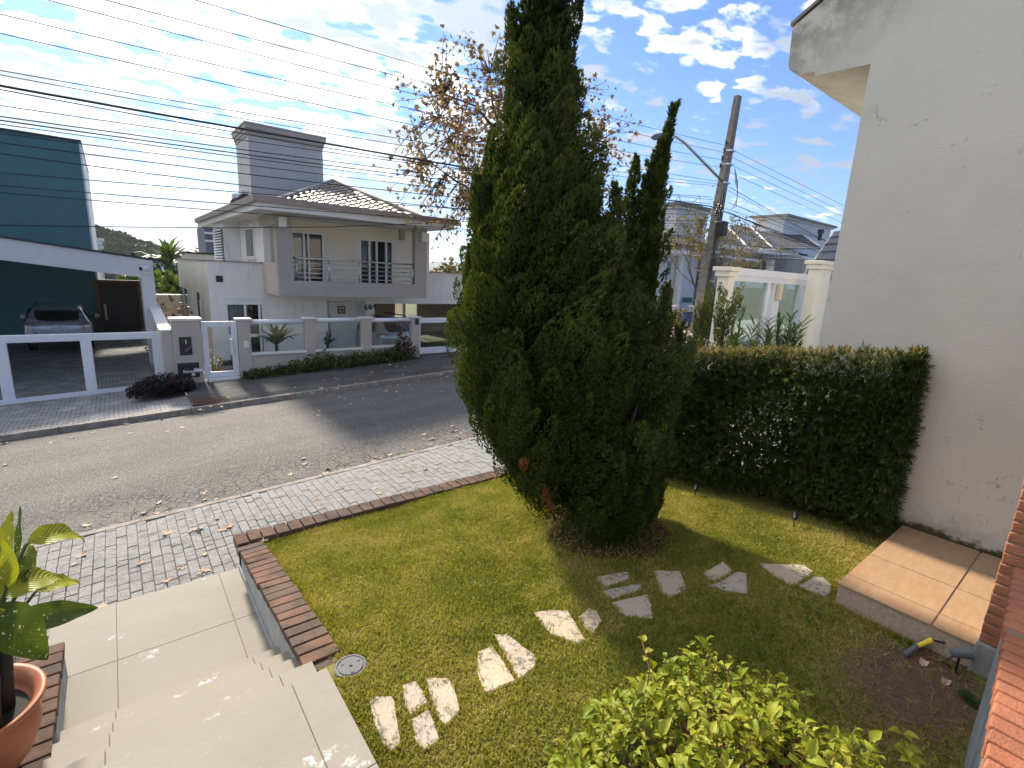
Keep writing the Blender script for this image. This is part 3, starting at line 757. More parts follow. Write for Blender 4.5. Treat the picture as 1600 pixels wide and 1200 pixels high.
# rendered wall beneath
m = MB()
for y0, y1 in ((4.70, 3.8), (3.8, 3.0), (3.0, 2.47)):
    m.hexa([(.672, y1, ZL - .05), (.80, y1, ZL - .05), (.80, y0, ZL - .05), (.672, y0, ZL - .05)], [(.672, y1, edge_z(y1) - .062), (.80, y1, edge_z(y1) - .062), (.80, y0, edge_z(y0) - .062), (.672, y0, edge_z(y0) - .062)])
m.box((.672, 4.60, -3.0), (4.95, 4.70, -2.505))
m.build('rendered_wall', mt['grey_render'], ed)
m = MB()
m.box((.660, 2.6, ZL - .01), (.671, 4.69, ZL + .055)); m.build('skirting', mt['grey_render'], ed)
m = MB()
for y0, y1 in ((4.68, 3.8), (3.8, 3.0), (3.0, 2.44)):
    m.hexa([(.640, y1, edge_z(y1) - .061), (.80, y1, edge_z(y1) - .061), (.80, y0, edge_z(y0) - .061), (.640, y0, edge_z(y0) - .061)], [(.640, y1, edge_z(y1) - .012), (.80, y1, edge_z(y1) - .012), (.80, y0, edge_z(y0) - .012), (.640, y0, edge_z(y0) - .012)])
m.box((.640, 4.545, -2.505), (4.9, 4.70, -2.452)); m.build('mortar_bed', mt['dark_mortar'], ed)
def brick(cx, cy, cz, lx, ly, lz, parent, mat, tilt=(0, 0), yaw=0., name='brick'):
    vs = []
    for sz in (-1, 1):
        for sx, sy in ((-1, -1), (1, -1), (1, 1), (-1, 1)):
            x, y, z = sx * lx / 2 + random.uniform(-.003, .003), sy * ly / 2 + random.uniform(-.003, .003), sz * lz / 2 + random.uniform(-.0018, .0018)
            z += tilt[0] * x + tilt[1] * y
            vs.append((cx + x * math.cos(yaw) - y * math.sin(yaw), cy + x * math.sin(yaw) + y * math.cos(yaw), cz + z))
    o = MB().hexa(vs[:4], vs[4:]).build(name, mat, parent, bevel=.006, seg=2); return o
y = 4.60; k = 0
while y > 2.50:
    w = .105
    yc = y - w / 2
    if yc < 4.52: brick(.735 + .0 * k + random.uniform(-.004, .004), yc, edge_z(yc) - .026, .205 + random.uniform(-.006, .006), w - .011, .058, ed, OB, (random.uniform(-.02, .02), -.13), random.uniform(-.015, .015))
    y -= w; k += 1
x = .63
while x < 4.9:
    w = .118 if x > .75 else .11
    brick(x + w / 2, 4.62 + random.uniform(-.004, .004), -2.447 + random.uniform(-.003, .003), w - .011, .195 if x < .83 else .185, .058, ed, OB, (0, 0), random.uniform(-.02, .02))
    x += w

# low wall on the left of the steps, capped with bricks
lw = thing('planter_wall', 'low grey wall capped with brick carrying the flowerpot', 'wall', (-.7, 3.2, ZL))
box('rendered_wall', mt['grey_render'], lw, (-1.3, .3, ZL - .2), (-.485, 3.98, -2.56))
box('mortar_bed', mt['dark_mortar'], lw, (-1.29, .3, -2.559), (-.478, 3.985, -2.512))
yy = 3.99; r = 0
while yy > 1.4:
    for cx, l in ((-.58, .22), (-.81, .22), (-1.04, .22)):
        brick(cx + random.uniform(-.003, .003), yy - .055, -2.528, l - .01, .098, .056, lw, OB, (0, 0), random.uniform(-.02, .02))
    yy -= .109

# ---------------------------------------------------------------- flowerpot and dumb cane
PC = Vector((-.745, 3.02, -2.499))
pot = thing('flowerpot', 'round glazed terracotta pot with rolled rim on the brick-capped wall', 'pot', PC)
prof = [(.0, .0), (.13, .0), (.155, .02), (.225, .12), (.262, .22), (.268, .27), (.262, .305), (.250, .335), (.252, .345), (.285, .372), (.300, .395), (.296, .408), (.275, .405), (.252, .38), (.240, .35), (.235, .32), (.0, .318)]
MB().lathe(prof, PC, 48).build('pot_body', mt['terracotta_pot'], pot, smooth=True)
m = MB(); m.lathe([(0, .325), (.10, .327), (.225, .322)][::-1], PC, 32).build('soil', mt['rubber'], pot)
dc = thing('dumb_cane', 'potted dumb cane with broad green leaves flecked with cream', 'plant', PC + Vector((0, 0, .32)))
def big_leaf(base, tip, width, arch, side, lime, fold=.25, stem_from=None, n=12, wob=.02):
    base, tip = Vector(base), Vector(tip); ax = tip - base; L = ax.length; d = ax / L
    upv = ((-(base + tip) / 2).normalized() * .75 + Vector((0, .1, .65))).normalized(); s = d.cross(upv).normalized(); nrm = s.cross(d).normalized(); side = (side - .5) * .5; width *= 1.12
    s2 = (s * math.cos(side) + nrm * math.sin(side)).normalized(); n2 = s2.cross(d).normalized()
    if n2.z < 0: n2 = -n2
    vs, uvs = [], []; prof_w = lambda t: (math.sin(math.pi * min(1, t ** .72)) ** .8) * (1 - .12 * t)
    cols = 9
    for i in range(n + 1):
        t = i / n; c = base + d * (L * t) + n2 * (arch * 4 * t * (1 - t)) - Vector((0, 0, 1)) * arch * 1.2 * t * t
        w = width * max(.02, prof_w(t))
        for k in range(cols):
            q = (k / (cols - 1) - .5) * 2
            vs.append(c + s2 * (w * q) + n2 * (abs(q) ** 1.3 * w * fold + math.sin(t * 17 + q * 2) * wob * .3 * abs(q)))
            uvs.append((k / (cols - 1), t))
    fs = [(i * cols + k, i * cols + k + 1, (i + 1) * cols + k + 1, (i + 1) * cols + k) for i in range(n) for k in range(cols - 1)]
    m = MB().add(vs, fs); o = m.build('leaf', mt['dumbcane_leaf'], dc, smooth=True)
    me = o.data; ul = me.uv_layers.new(name='UVMap')
    for lp in me.loops: ul.data[lp.index].uv = uvs[lp.vertex_index]
    at = me.attributes.new('lime', 'FLOAT', 'POINT'); at.data.foreach_set('value', [lime] * len(me.vertices))
    return o
crown = PC + Vector((.03, .02, .62))
def lp(px, py, y): return ony((px, py), y)
leaves = [
 ((42, 850), 3.05, (131, 832), 3.22, .056, .05, .35, .85), ((-8, 935), 2.95, (98, 890), 3.12, .078, .045, .5, .75),
 ((5, 985), 2.90, (152, 940), 3.02, .062, .03, -.1, .12), ((55, 925), 3.1, (124, 903), 3.28, .045, .03, .2, .9),
 ((-30, 955), 2.72, (72, 1020), 2.70, .085, .03, .35, .10), ((8, 870), 3.05, (18, 795), 3.12, .032, .01, 1.2, .55),
 ((0, 850), 2.95, (-45, 800), 2.85, .05, .02, .6, .9), ((10, 920), 2.9, (-20, 815), 2.98, .06, .02, 1.0, .8), ((25, 900), 3.12, (32, 790), 3.3, .014, .0, 1.2, .05),
 ((40, 905), 3.0, (46, 838), 3.16, .045, .02, 1.1, .35), ((-20, 900), 2.8, (-110, 850), 2.6, .08, .04, .3, .6), ((-15, 960), 2.75, (-120, 930), 2.5, .08, .04, .3, .4),
 ((12, 905), 3.02, (42, 880), 3.10, .055, .02, .9, .12), ((0, 880), 3.1, (-60, 850), 3.3, .07, .04, .3, .5)]
stems = MB()
for b, yb, t_, yt, w, arch, side, lime in leaves:
    B = Vector(lp(*b, yb)); T = Vector(lp(*t_, yt)); big_leaf(B, T, w, arch, side, lime)
    q = PC + Vector((.05 * random.uniform(-1, 1), .05 * random.uniform(-1, 1), .42))
    mid = (B + q) / 2 + Vector((0, 0, .04)); stems.tube([q, mid, B, B + (T - B) * .3], [.012, .010, .007, .004], 6)
stems.build('leaf_stalk', mt['plant_stem'], dc, smooth=True)
m = MB()
for q in ((.06, .0), (.10, -.10), (-.05, .06), (.13, .03)):
    p0 = PC + Vector((q[0], q[1], .30)); m.tube([p0, p0 + Vector((.01, .0, .12)), p0 + Vector((.03, .01, .27)), p0 + Vector((.03, .03, .42))], [.046, .042, .036, .025], 10)
m.build('cane', mt['dark_stem'], dc, smooth=True)

# ---------------------------------------------------------------- inspection cover, spots, hose, platform
mc = thing('inspection_cover', 'round grey plastic inspection cover in the grass beside the steps', 'cover', (.835, 2.34, lawn_z(.835, 2.34)))
c = Vector((.835, 2.34, lawn_z(.835, 2.34) - .005))
MB().lathe([(0, 0), (.085, 0), (.088, .014), (.083, .018), (.074, .018), (.073, .014), (.0, .014)], c, 40).build('ring', mt['grey_plastic'], mc, smooth=False)
MB().lathe([(.066, .0145), (.066, .0195), (.0, .0195)], c, 40).build('lid', mt['grey_plastic'], mc)
for a in (0.3, 2.4, 4.5): MB().box(c + Vector((.05 * math.cos(a) - .008, .05 * math.sin(a) - .008, .0185)), c + Vector((.05 * math.cos(a) + .008, .05 * math.sin(a) + .008, .0225))).build('lug', mt['grey_plastic'], mc)
MB().lathe([(.008, .018), (.008, .024), (0, .024)], c, 10).build('screw', mt['dark_metal'], mc)

def spot(base, aim, s, lab, lens=True):
    b = Vector(base); t_ = thing('spike_light', lab, 'spotlight', b, 'garden spike lights')
    MB().tube([b - Vector((0, 0, .05)), b + Vector((0, 0, .11 * s))], .006 * s, 8).build('spike', mt['black_plastic'], t_)
    h = b + Vector((0, 0, .13 * s)); a = Vector(aim).normalized()
    MB().tube([h - a * .045 * s, h - a * .035 * s, h + a * .01 * s, h + a * .045 * s, h + a * .048 * s], [.014 * s, .024 * s, .028 * s, .036 * s, .034 * s], 16).build('lamp_head', mt['black_plastic'] if not lens else mt['grey_plastic'], t_)
    MB().tube([h + a * .0485 * s, h + a * .051 * s], [.028 * s, .027 * s], 16).build('lens', mt['white_plastic'] if lens else mt['car_glass'], t_)
    MB().tube([h - a * .02 * s - Vector((0, 0, .02)), h - a * .08 * s - Vector((0, 0, .06)), b + Vector((.05, .03, .0))], .004, 6).build('cable', mt['black_plastic'], t_)
q = onlawn((1492, 1052)); spot((q[0], q[1], lawn_z(q[0], q[1])), (.55, -.75, .25), 1.05, 'grey spike light with white lens by the brick pier', True)
q = onlawn((1240, 822)); spot((q[0], q[1], lawn_z(q[0], q[1])), (.7, .3, .6), .72, 'black spike light at the foot of the hedge near the platform', False)
q = onlawn((1086, 775)); spot((q[0], q[1], lawn_z(q[0], q[1])), (.7, .3, .6), .66, 'black spike light under the hedge beside the conifer', False)
# white junction box at the foot of the conifer
q = onlawn((939, 826)); b = Vector((q[0], q[1], lawn_z(q[0], q[1])))
jb = thing('junction_box', 'small white electrical box on the soil under the conifer', 'box', b)
MB().box(b + Vector((-.035, -.035, -.01)), b + Vector((.035, .035, .032))).build('body', mt['white_plastic'], jb, bevel=.005)
MB().box(b + Vector((-.03, -.03, .0325)), b + Vector((.03, .03, .038))).build('lid', mt['white_plastic'], jb, bevel=.003)
MB().tube([b + Vector((.0, .03, .02)), b + Vector((.03, .08, .05)), b + Vector((.02, .2, .0))], .006, 6).build('cable', mt['black_plastic'], jb)

# tiled platform
ZP = -1.95
pl = thing('tiled_platform', 'low terracotta tiled platform against the cracked white wall', 'platform', (4.4, .3, -2.1))
box('base', mt['step_side'], pl, (3.725, -1.2, -2.3), (5.19, .935, ZP - .0125), .004)
ys_ = [-1.2, -.27, .43, .945]; xs2 = [3.71, 3.90, 4.36, 4.80, 5.19]
TT = mt['terracotta_tile']
for i in range(4):
    for j in range(3):
        g = .0035 if i else .003
        box('tile', TT, pl, (xs2[i] + g, ys_[j] + .005, ZP - .012), (xs2[i + 1] - g, ys_[j + 1] - .005, ZP), .002)
# flexible conduit with yellow collar
q0 = onlawn((1412, 1028)); q1 = onlawn((1462, 1003)); q2 = onlawn((1478, 1000))
cd = thing('corrugated_conduit', 'grey corrugated conduit end with yellow collar on the bare soil', 'pipe', q0)
A = Vector(q0) + Vector((0, 0, .02)); B = Vector(q1) + Vector((0, 0, .035)); Cc = Vector(q2) + Vector((0, 0, .02))
pts, rs = [], []
for i in range(41):
    t_ = i / 40; pts.append(A.lerp(B, t_) + Vector((0, 0, .02 * math.sin(t_ * 3.1)))); rs.append(.016 if i % 2 else .014)
MB().tube(pts, rs, 12).build('pipe', mt['grey_plastic'], cd)
Yl = Vector(onx((1434, 1009), 3.60)); Yr = Vector(onx((1456, 1000), 3.66))
MB().tube([Yl, Yl.lerp(Yr, .6), Yl.lerp(Yr, .62), Yr], [.013, .013, .016, .016], 14).build('collar', mt['yellow_plastic'], cd)
MB().tube([Yr, Yr + Vector((.03, -.05, .0)), Cc, Cc + Vector((.04, -.06, -.01))], .006, 6).build('wire', mt['black_plastic'], cd)
# fallen scrap of bark on the bare patch
for (p, lab) in (((1477, 1068), 'curled dry brown leaf on the bare soil below the spike light'), ((1443, 1038), 'broken dry husk lying by the conduit')):
    q = Vector(onlawn(p)); m = MB(); n = 7
    for i in range(n):
        a = -1.2 + 2.4 * i / (n - 1); r_ = .022
        for k in range(4): m.v.append(q + Vector((.05 * (k / 3 - .5) * (1 - .2 * abs(a)), r_ * math.sin(a), r_ * (1.1 - math.cos(a)) + .004 * k)))
    for i in range(n - 1):
        for k in range(3): m.f.append((i * 4 + k, i * 4 + k + 1, i * 4 + k + 5, i * 4 + k + 4))
    m2 = MB().add([Vector(v) - Vector((0, 0, 0)) for v in m.v], m.f); o = m2.build('dry_husk', mt['fallen_leaf'], org=q, smooth=True); tag(o, lab, 'leaf')

# ---------------------------------------------------------------- brick pier on the right
pr = thing('brick_pier', 'red brick porch pier on a rendered concrete plinth beside the platform', 'pier', (3.75, .0, -2.2))
# far pier: its edge stands at the front of the platform
fx, fy = 3.70, .228
m = MB(); m.hexa([(fx - .02, -1.2, -2.4), (fx + .30, -1.2, -2.4), (fx + .30, fy + .012, -2.4), (fx - .02, fy + .012, -2.4)], [(fx - .006, -1.2, -1.915), (fx + .28, -1.2, -1.915), (fx + .28, fy, -1.915), (fx - .006, fy, -1.915)])
m.build('plinth', mt['concrete'], pr, bevel=.012)
box('core', mt['mortar'], pr, (fx + .008, -1.2, -1.912), (fx + .262, fy - .008, 1.0))
RB = mt['red_brick']; z = -1.912; row = 0
while z < .6:
    off = 0 if row % 2 else .115
    yb = fy
    first = True
    while yb > -.75:
        l = (.11 if off else .225) if first else .225; first = False
        brick(fx + .055, yb - l / 2, z + .0265, .11, l - .010, .053, pr, RB)
        yb -= l
    brick(fx + .175, fy - .055, z + .0265, .125, .108, .053, pr, RB)
    z += .063; row += 1
# nearer: the porch parapet the photographer stands behind, its brick-on-edge coping in the corner of the picture
np_ = thing('porch_parapet', 'sunlit orange brick parapet coping in the bottom right corner', 'parapet', (2.0, -.1, -2.1))
pe = lambda x: .026 + (x - 1.67) * .077
for x0, x1, zt, dy in ((1.25, 2.46, -1.20, 0.), (2.47, 3.05, -1.17, .006)):
    MB().hexa([(x0, -.5, -2.3), (x1, -.5, -2.3), (x1, pe(x1) - .02 + dy, -2.3), (x0, pe(x0) - .02 + dy, -2.3)], [(x0, -.5, zt - .075), (x1, -.5, zt - .075), (x1, pe(x1) - .02 + dy, zt - .075), (x0, pe(x0) - .02 + dy, zt - .075)]).build('rendered_wall', mt['grey_render'], np_)
    MB().hexa([(x0, -.5, zt - .074), (x1, -.5, zt - .074), (x1, pe(x1) - .008 + dy, zt - .074), (x0, pe(x0) - .008 + dy, zt - .074)], [(x0, -.5, zt - .01), (x1, -.5, zt - .01), (x1, pe(x1) - .008 + dy, zt - .01), (x0, pe(x0) - .008 + dy, zt - .01)]).build('mortar_bed', mt['mortar'], np_)
    x = x0
    while x < x1 - .03:
        for r_ in range(2): brick(x + .034, pe(x) + dy - .05 - .115 * r_, zt - .035, .060, .107, .070, np_, RB)
        x += .0685
# ================================================================ NEIGHBOUR'S GABLE WALL (right)
WX = 5.2
nb_ = thing('neighbour_house', 'tall cracked off-white gable wall with overhanging eave, right edge of photo', 'house', (WX, .5, -2.2))
S = WX / 6.3
def wp(p): q = onx(p, WX); return (WX, q[1], q[2])
cy = 2.244 * S                                   # far corner of the wall
m = MB().box((WX, -7, -2.6), (WX + 7, cy, 5.2)); 
m = MB()
top = lambda y: 2.69 * .881 + (2.55 - y) * .62
prof = [(WX, -7, -2.6), (WX, cy, -2.6), (WX, cy, 1.89), (WX, 2.29, 1.91), (WX, 2.30, 1.945), (WX, 2.44, 1.955), (WX, 2.45, 1.985), (WX, 2.53, 2.02), (WX, 2.545, 2.06), (WX, 2.56, 2.37), (WX, 2.53, 2.40), (WX, 1.6, 2.92), (WX, -3, 5.6), (WX, -7, 5.6)]
m.prism(prof, (7, 0, 0))
m.build('gable_wall', mt['cracked_wall'], nb_)
m = MB().prism([(WX - .012, 2.575, 2.395), (WX - .012, -3.0, 5.62), (WX - .012, -3.0, 5.66), (WX - .012, 2.58, 2.425)], (7, 0, 0)); m.build('roof_edge', mt['brown_shingle'], nb_)

# ================================================================ TWISTED JUNIPER
rng = np.random.default_rng(33)
TB = Vector(onlawn((935, 822))); TB.z = lawn_z(TB.x, TB.y)
ju = thing('twisted_juniper', 'tall dark green twisted juniper towering over the lawn', 'tree', TB)
nh = np.array([R[0][2], R[1][2], 0.]); nh /= np.linalg.norm(nh); rh = np.array([nh[1], -nh[0], 0.])
def tplane(p):
    w = ray(*p); t_ = np.dot(np.array(TB), nh) / np.dot(w, nh); q = w * t_ - np.array(TB); return np.dot(q, rh), q[2]
sil = [(820, 905, 965), (800, 850, 1030), (770, 805, 1036), (735, 782, 1036), (690, 755, 1046), (640, 722, 1052), (600, 710, 1054), (550, 713, 1048), (500, 720, 1032), (450, 724, 1010), (400, 730, 995), (350, 732, 962), (300, 742, 942), (250, 758, 930), (200, 774, 920), (150, 785, 910), (100, 796, 902), (50, 806, 894), (0, 816, 888), (-60, 828, 880), (-130, 842, 872), (-180, 852, 862)]
zs_, cs_, rs_ = [], [], []
for yv, a, b in sil:
    sa, za = tplane((a, yv)); sb, zb = tplane((b, yv)); zs_.append((za + zb) / 2); cs_.append((sa + sb) / 2); rs_.append((sb - sa) / 2)
zs_ = np.array(zs_); cs_ = np.array(cs_); rs_ = np.array(rs_)
jr = lambda z: np.interp(z, zs_, rs_); jc = lambda z: np.interp(z, zs_, cs_)
ZT = zs_[-1]
# trunk and limbs
m = MB(); pts = [TB + Vector((0, 0, -.1))] + [TB + Vector((rh * float(jc(z))).tolist()) * .8 + Vector((0, 0, z)) for z in np.linspace(.25, ZT - .5, 10)]
m.tube(pts, [.12, .10, .09, .08, .07, .065, .055, .045, .035, .025, .012][:len(pts)], 10); m.build('trunk', mt['bark'], ju, smooth=True)
for k in range(16):
    z0 = .25 + k * .17; a = k * 2.4; ctr = TB + Vector((rh * float(jc(z0 + .5))).tolist()) ; L = float(jr(z0 + .6)) * .75
    b0 = TB + Vector((rh * float(jc(z0))).tolist()) * .8 + Vector((0, 0, z0)); dvec = Vector((math.cos(a), math.sin(a), 0))
    MB().tube([b0, b0 + dvec * L * .5 + Vector((0, 0, .18)), ctr + dvec * L + Vector((0, 0, z0 + .75))], [.035, .024, .01], 6).build('limb', mt['bark'], ju, smooth=True)

TV = [(-1, 0, 0), (1, 0, 0), (.8, .55, .12), (-.8, .55, .12), (0, 1, 0)]; TF = [(0, 1, 2, 3), (3, 2, 4)]
def clumps(cpos, cdir, clen, crad, nper, slen, swid, spread=.8, tone=None, shell=.35):
    """flame-shaped tufts: sprigs packed round an axis, denser on the outside"""
    n = len(cpos); N = n * nper
    ci = np.repeat(np.arange(n), nper)
    cd = cdir / np.linalg.norm(cdir, axis=1, keepdims=True)
    a = np.cross(cd, np.tile([0.31, .2, .93], (n, 1))); a /= np.linalg.norm(a, axis=1, keepdims=True); b = np.cross(cd, a)
    t_ = rng.random(N) ** .85; an = rng.uniform(0, 2 * np.pi, N)
    pr_ = np.sqrt(np.clip((t_ + .12) / .40, 0, 1)) * np.clip(1 - t_ ** 2.2, 0, 1) ** .6
    rr = crad[ci] * pr_ * np.sqrt(shell + (1 - shell) * rng.random(N))
    o_ = a[ci] * np.cos(an)[:, None] + b[ci] * np.sin(an)[:, None]
    pos = cpos[ci] + cd[ci] * (clen[ci] * t_)[:, None] + o_ * rr[:, None]
    dr = cd[ci] * 1.0 + o_ * (spread * (1 - .6 * t_))[:, None] + rng.normal(0, .22, (N, 3))
    s_ = slen * rng.uniform(.6, 1.35, N); w_ = swid * rng.uniform(.7, 1.3, N)
    base = rng.random(n) if tone is None else tone
    rv = np.clip(.48 * base[ci] + .22 * rng.random(N) + .40 * t_ - .08, 0, 1)
    return pos, frames(dr, rng.uniform(0, 6.28, N), s_, w_, t=s_), rv
# tufts over the crown's surface, twisting round the axis as they rise
def crown_tufts(n, depth, lmin, lmax, rmin, rmax):
    w = rs_.clip(.1); cdf = np.concatenate(([0], np.cumsum((w[1:] + w[:-1]) * np.diff(zs_)))); cdf /= cdf[-1]
    z = np.interp(rng.random(n), cdf, zs_); ph = rng.uniform(0, 2 * np.pi, n)
    lump = 1 + .06 * np.sin(ph * 3 + z * 3.1) + .08 * np.sin(ph * 5 - z * 4.3 + 1.) + .06 * np.sin(ph * 8 + z * 7)
    rr = np.maximum(jr(z) * lump * depth - .135, .04)
    out_ = np.stack([np.cos(ph), np.sin(ph), np.zeros(n)], 1); tan = np.stack([-np.sin(ph), np.cos(ph), np.zeros(n)], 1)
    pos = np.array(TB)[None] + rh[None] * jc(z)[:, None] + out_ * rr[:, None]; pos[:, 2] = TB.z + z
    drop = np.clip((.7 - z) / .7, 0, 1)
    dr = np.tile([0, 0, 1.0], (n, 1)) + out_ * (.42 + .5 * drop)[:, None] + tan * rng.uniform(.0, .65, n)[:, None] + rng.normal(0, .12, (n, 3))
    L = rng.uniform(lmin, lmax, n); pos = pos - dr / np.linalg.norm(dr, axis=1, keepdims=True) * (L * .55)[:, None]
    pos[:, 2] = np.maximum(pos[:, 2], TB.z + .05 + .1 * rng.random(n))
    return pos, dr, L, rng.uniform(rmin, rmax, n), ph
ps, Mx, rv_ = [], [], []
for args, nper, sl, sw_, sp in (((640, 1.0, .32, .60, .095, .145), 430, .025, .0064, .42), ((420, 1.0, .20, .36, .05, .085), 170, .023, .0058, .42), ((380, .78, .30, .55, .10, .14), 110, .036, .0075, .9)):
    pos, dr, L, rd, ph = crown_tufts(*args); a, b, c = clumps(pos, dr, L, rd, nper, sl, sw_, sp, None, .72); ps.append(a); Mx.append(b); rv_.append(c)
# side spires: (base px, tip px, width, count)
def spire(b, t_, dz, wid, n, seed):
    sb, zb = tplane(b); stp, zt = tplane(t_)
    k = np.linspace(0, 1, n) ** .9
    off = nh * dz
    pos = np.array(TB)[None] + rh[None] * (sb + (stp - sb) * k)[:, None] + off[None] * np.ones((n, 1)); pos[:, 2] = TB.z + zb + (zt - zb) * k
    an = rng.uniform(0, 6.28, n); o_ = np.stack([np.cos(an), np.sin(an), 0 * an], 1); pos += o_ * (wid * (1 - k) ** .7 * rng.uniform(.2, 1, n))[:, None]
    ax = np.array(rh * (stp - sb)) + np.array([0, 0, zt - zb]); ax /= np.linalg.norm(ax)
    dr = ax[None] + o_ * .28 + rng.normal(0, .1, (n, 3)); L = rng.uniform(.14, .32, n) * (1 - .45 * k); rd = rng.uniform(.035, .06, n) * (1 - .55 * k)
    return pos - dr * (L * .4)[:, None], dr, L, rd
for b, t_, dz, wid, n in (((990, 480), (1036, 225), .05, .25, 170), ((985, 520), (1015, 350), .0, .18, 60), ((1020, 330), (1056, 168), .05, .05, 30), ((960, 430), (962, 300), .0, .10, 26), ((975, 420), (1000, 250), .1, .10, 30), ((880, 160), (912, -60), .0, .06, 24), ((845, 120), (872, -60), -.1, .1, 26),
                          ((1040, 540), (1052, 455), .2, .10, 20), ((1050, 600), (1068, 520), .1, .08, 18), ((990, 560), (1025, 420), .1, .12, 30), ((1020, 790), (1036, 760), .1, .06, 10), ((745, 330), (770, 215), .0, .08, 20), ((725, 480), (742, 380), -.05, .08, 18), ((790, 120), (800, 20), 0, .06, 14)):
    pos, dr, L, rd = spire(b, t_, dz, wid, n, 0); a, b2, c = clumps(pos, dr, L, rd, 130, .028, .0048, .7); ps.append(a); Mx.append(b2); rv_.append(c)
    
scatter('crown', TV, TF, np.concatenate(Mx), np.concatenate(ps), mt['juniper_leaf'], ju, np.concatenate(rv_))
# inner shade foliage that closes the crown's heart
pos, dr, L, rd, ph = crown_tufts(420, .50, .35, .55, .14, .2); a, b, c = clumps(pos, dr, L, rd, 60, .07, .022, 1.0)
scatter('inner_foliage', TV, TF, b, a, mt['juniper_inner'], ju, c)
for p in ((815, 683), (845, 735), (850, 750), (842, 728)):
    sa, za = tplane(p); q = np.array(TB) + rh * sa - nh * float(jr(za)) * .93; q[2] = TB.z + za
    a, b, c = clumps(q[None], np.array([[.1, -.1, 1.]]), np.array([.09]), np.array([.03]), 60, .03, .005); scatter('dead_sprig', TV, TF, b, a, mt['rusty_sprig'], ju, c)

# ================================================================ HEDGE
HX0, HX1, HY0, HY1 = 4.83, 5.62, 1.02, 4.4
hz_t = lambda y: -.452 - .150 * (y - 1.0)
hz_b = lambda y: lawn_z(4.9, min(y, 4.5)) 
hd = thing('clipped_hedge', 'clipped dark green hedge with browned flat top beside the wall', 'hedge', (5.2, 2.4, -2.2))
def hedge_pts(n, face):
    y = rng.uniform(HY0, HY1, n); f = rng.random(n)
    if face == 'front':
        z = hz_b(2.) + .0 * y; z = np.array([hz_b(q) for q in y]) + .10 + f * (np.array([hz_t(q) for q in y]) - np.array([hz_b(q) for q in y]) - .10); x = HX0 + rng.random(n) ** 1.5 * .22 + .04 * np.sin(y * 5 + z * 4) + .05 * (z < -1.9)
        out_ = np.tile([-1., 0, .25], (n, 1))
    elif face == 'top':
        x = HX0 + f * (HX1 - HX0); z = np.array([hz_t(q) for q in y]) - rng.random(n) ** 2 * .12 + .012 * np.sin(y * 9); out_ = np.tile([0., 0, 1.], (n, 1))
    elif face == 'end':
        x = HX0 + .02 + f * .34; y = HY0 + rng.random(n) ** 1.5 * .2; z = -1.95 + rng.random(n) * (hz_t(1.) + 1.95); x += 0.0; out_ = np.tile([-.3, -1, .2], (n, 1))
    else:
        x = HX1 - rng.random(n) ** 1.3 * .25; z = hz_b(3.) + f * (np.array([hz_t(q) for q in y]) - hz_b(3.)); out_ = np.tile([1., 0, .2], (n, 1))
    return np.stack([x, y, z], 1), out_
def whorls(n, face, per, L, thin=None):
    p, o_ = hedge_pts(n, face)
    keep = np.ones(n, bool)
    # the wall stands where y < 1.85 behind x = 5.2
    keep &= ~((p[:, 0] > WX - .02) & (p[:, 1] < cy + .02))
    if thin is not None:
        dd = ((p[:, 1] - 2.25) / .33) ** 2 + ((p[:, 2] + 1.45) / .50) ** 2; keep &= ~((dd < 1) & (rng.random(n) < thin))
    p, o_ = p[keep], o_[keep]; n = len(p); N = n * per; ci = np.repeat(np.arange(n), per)
    ax = o_ + rng.normal(0, .55, (n, 3)); ax /= np.linalg.norm(ax, axis=1, keepdims=True)
    rv = rng.normal(0, 1, (N, 3)); rv -= ax[ci] * np.sum(rv * ax[ci], axis=1, keepdims=True); rv /= np.linalg.norm(rv, axis=1, keepdims=True)
    al = rng.random(N); dr = ax[ci] * (.25 + .75 * al)[:, None] + rv * (.95 - .4 * al)[:, None]
    s_ = L * rng.uniform(.6, 1.25, N); pos = p[ci] + ax[ci] * (al * .05)[:, None]
    tone = rng.random(n)
    return pos, frames(dr, rng.uniform(-.5, .5, N), s_, s_ * .085, t=s_), np.clip(.55 * tone[ci] + .45 * rng.random(N), 0, 1)
HV = [(-.55, 0, 0), (.55, 0, 0), (1, .45, .05), (-1, .45, .05), (.6, .82, .02), (-.6, .82, .02), (0, 1, -.03)]; HF = [(0, 1, 2, 3), (3, 2, 4, 5), (5, 4, 6)]
sets = [whorls(7000, 'front', 14, .052, .15), whorls(1000, 'end', 14, .052), whorls(1300, 'back', 12, .07, .5)]
scatter('foliage', HV, HF, np.concatenate([s[1] for s in sets]), np.concatenate([s[0] for s in sets]), mt['podocarpus_leaf'], hd, np.concatenate([s[2] for s in sets]))
s = whorls(1500, 'top', 12, .045); scatter('clipped_top', HV, HF, s[1], s[0], mt['hedge_top_leaf'], hd, s[2])
pos, o_ = hedge_pts(16, 'top'); pos = pos[pos[:, 1] < 2.1]; n = len(pos)
ci = np.repeat(np.arange(n), 12); al = np.tile(np.linspace(0, 1, 12), n); rv = rng.normal(0, 1, (n * 12, 3)); dr = np.array([0, 0, 1.])[None] + rv * .6
sh_o = scatter('new_shoots', HV, HF, frames(dr, None, np.full(n * 12, .05), np.full(n * 12, .005)), pos[ci] + np.array([0, 0, .09])[None] * al[:, None], mt['podocarpus_leaf'], hd); stuff(sh_o)
m = MB()
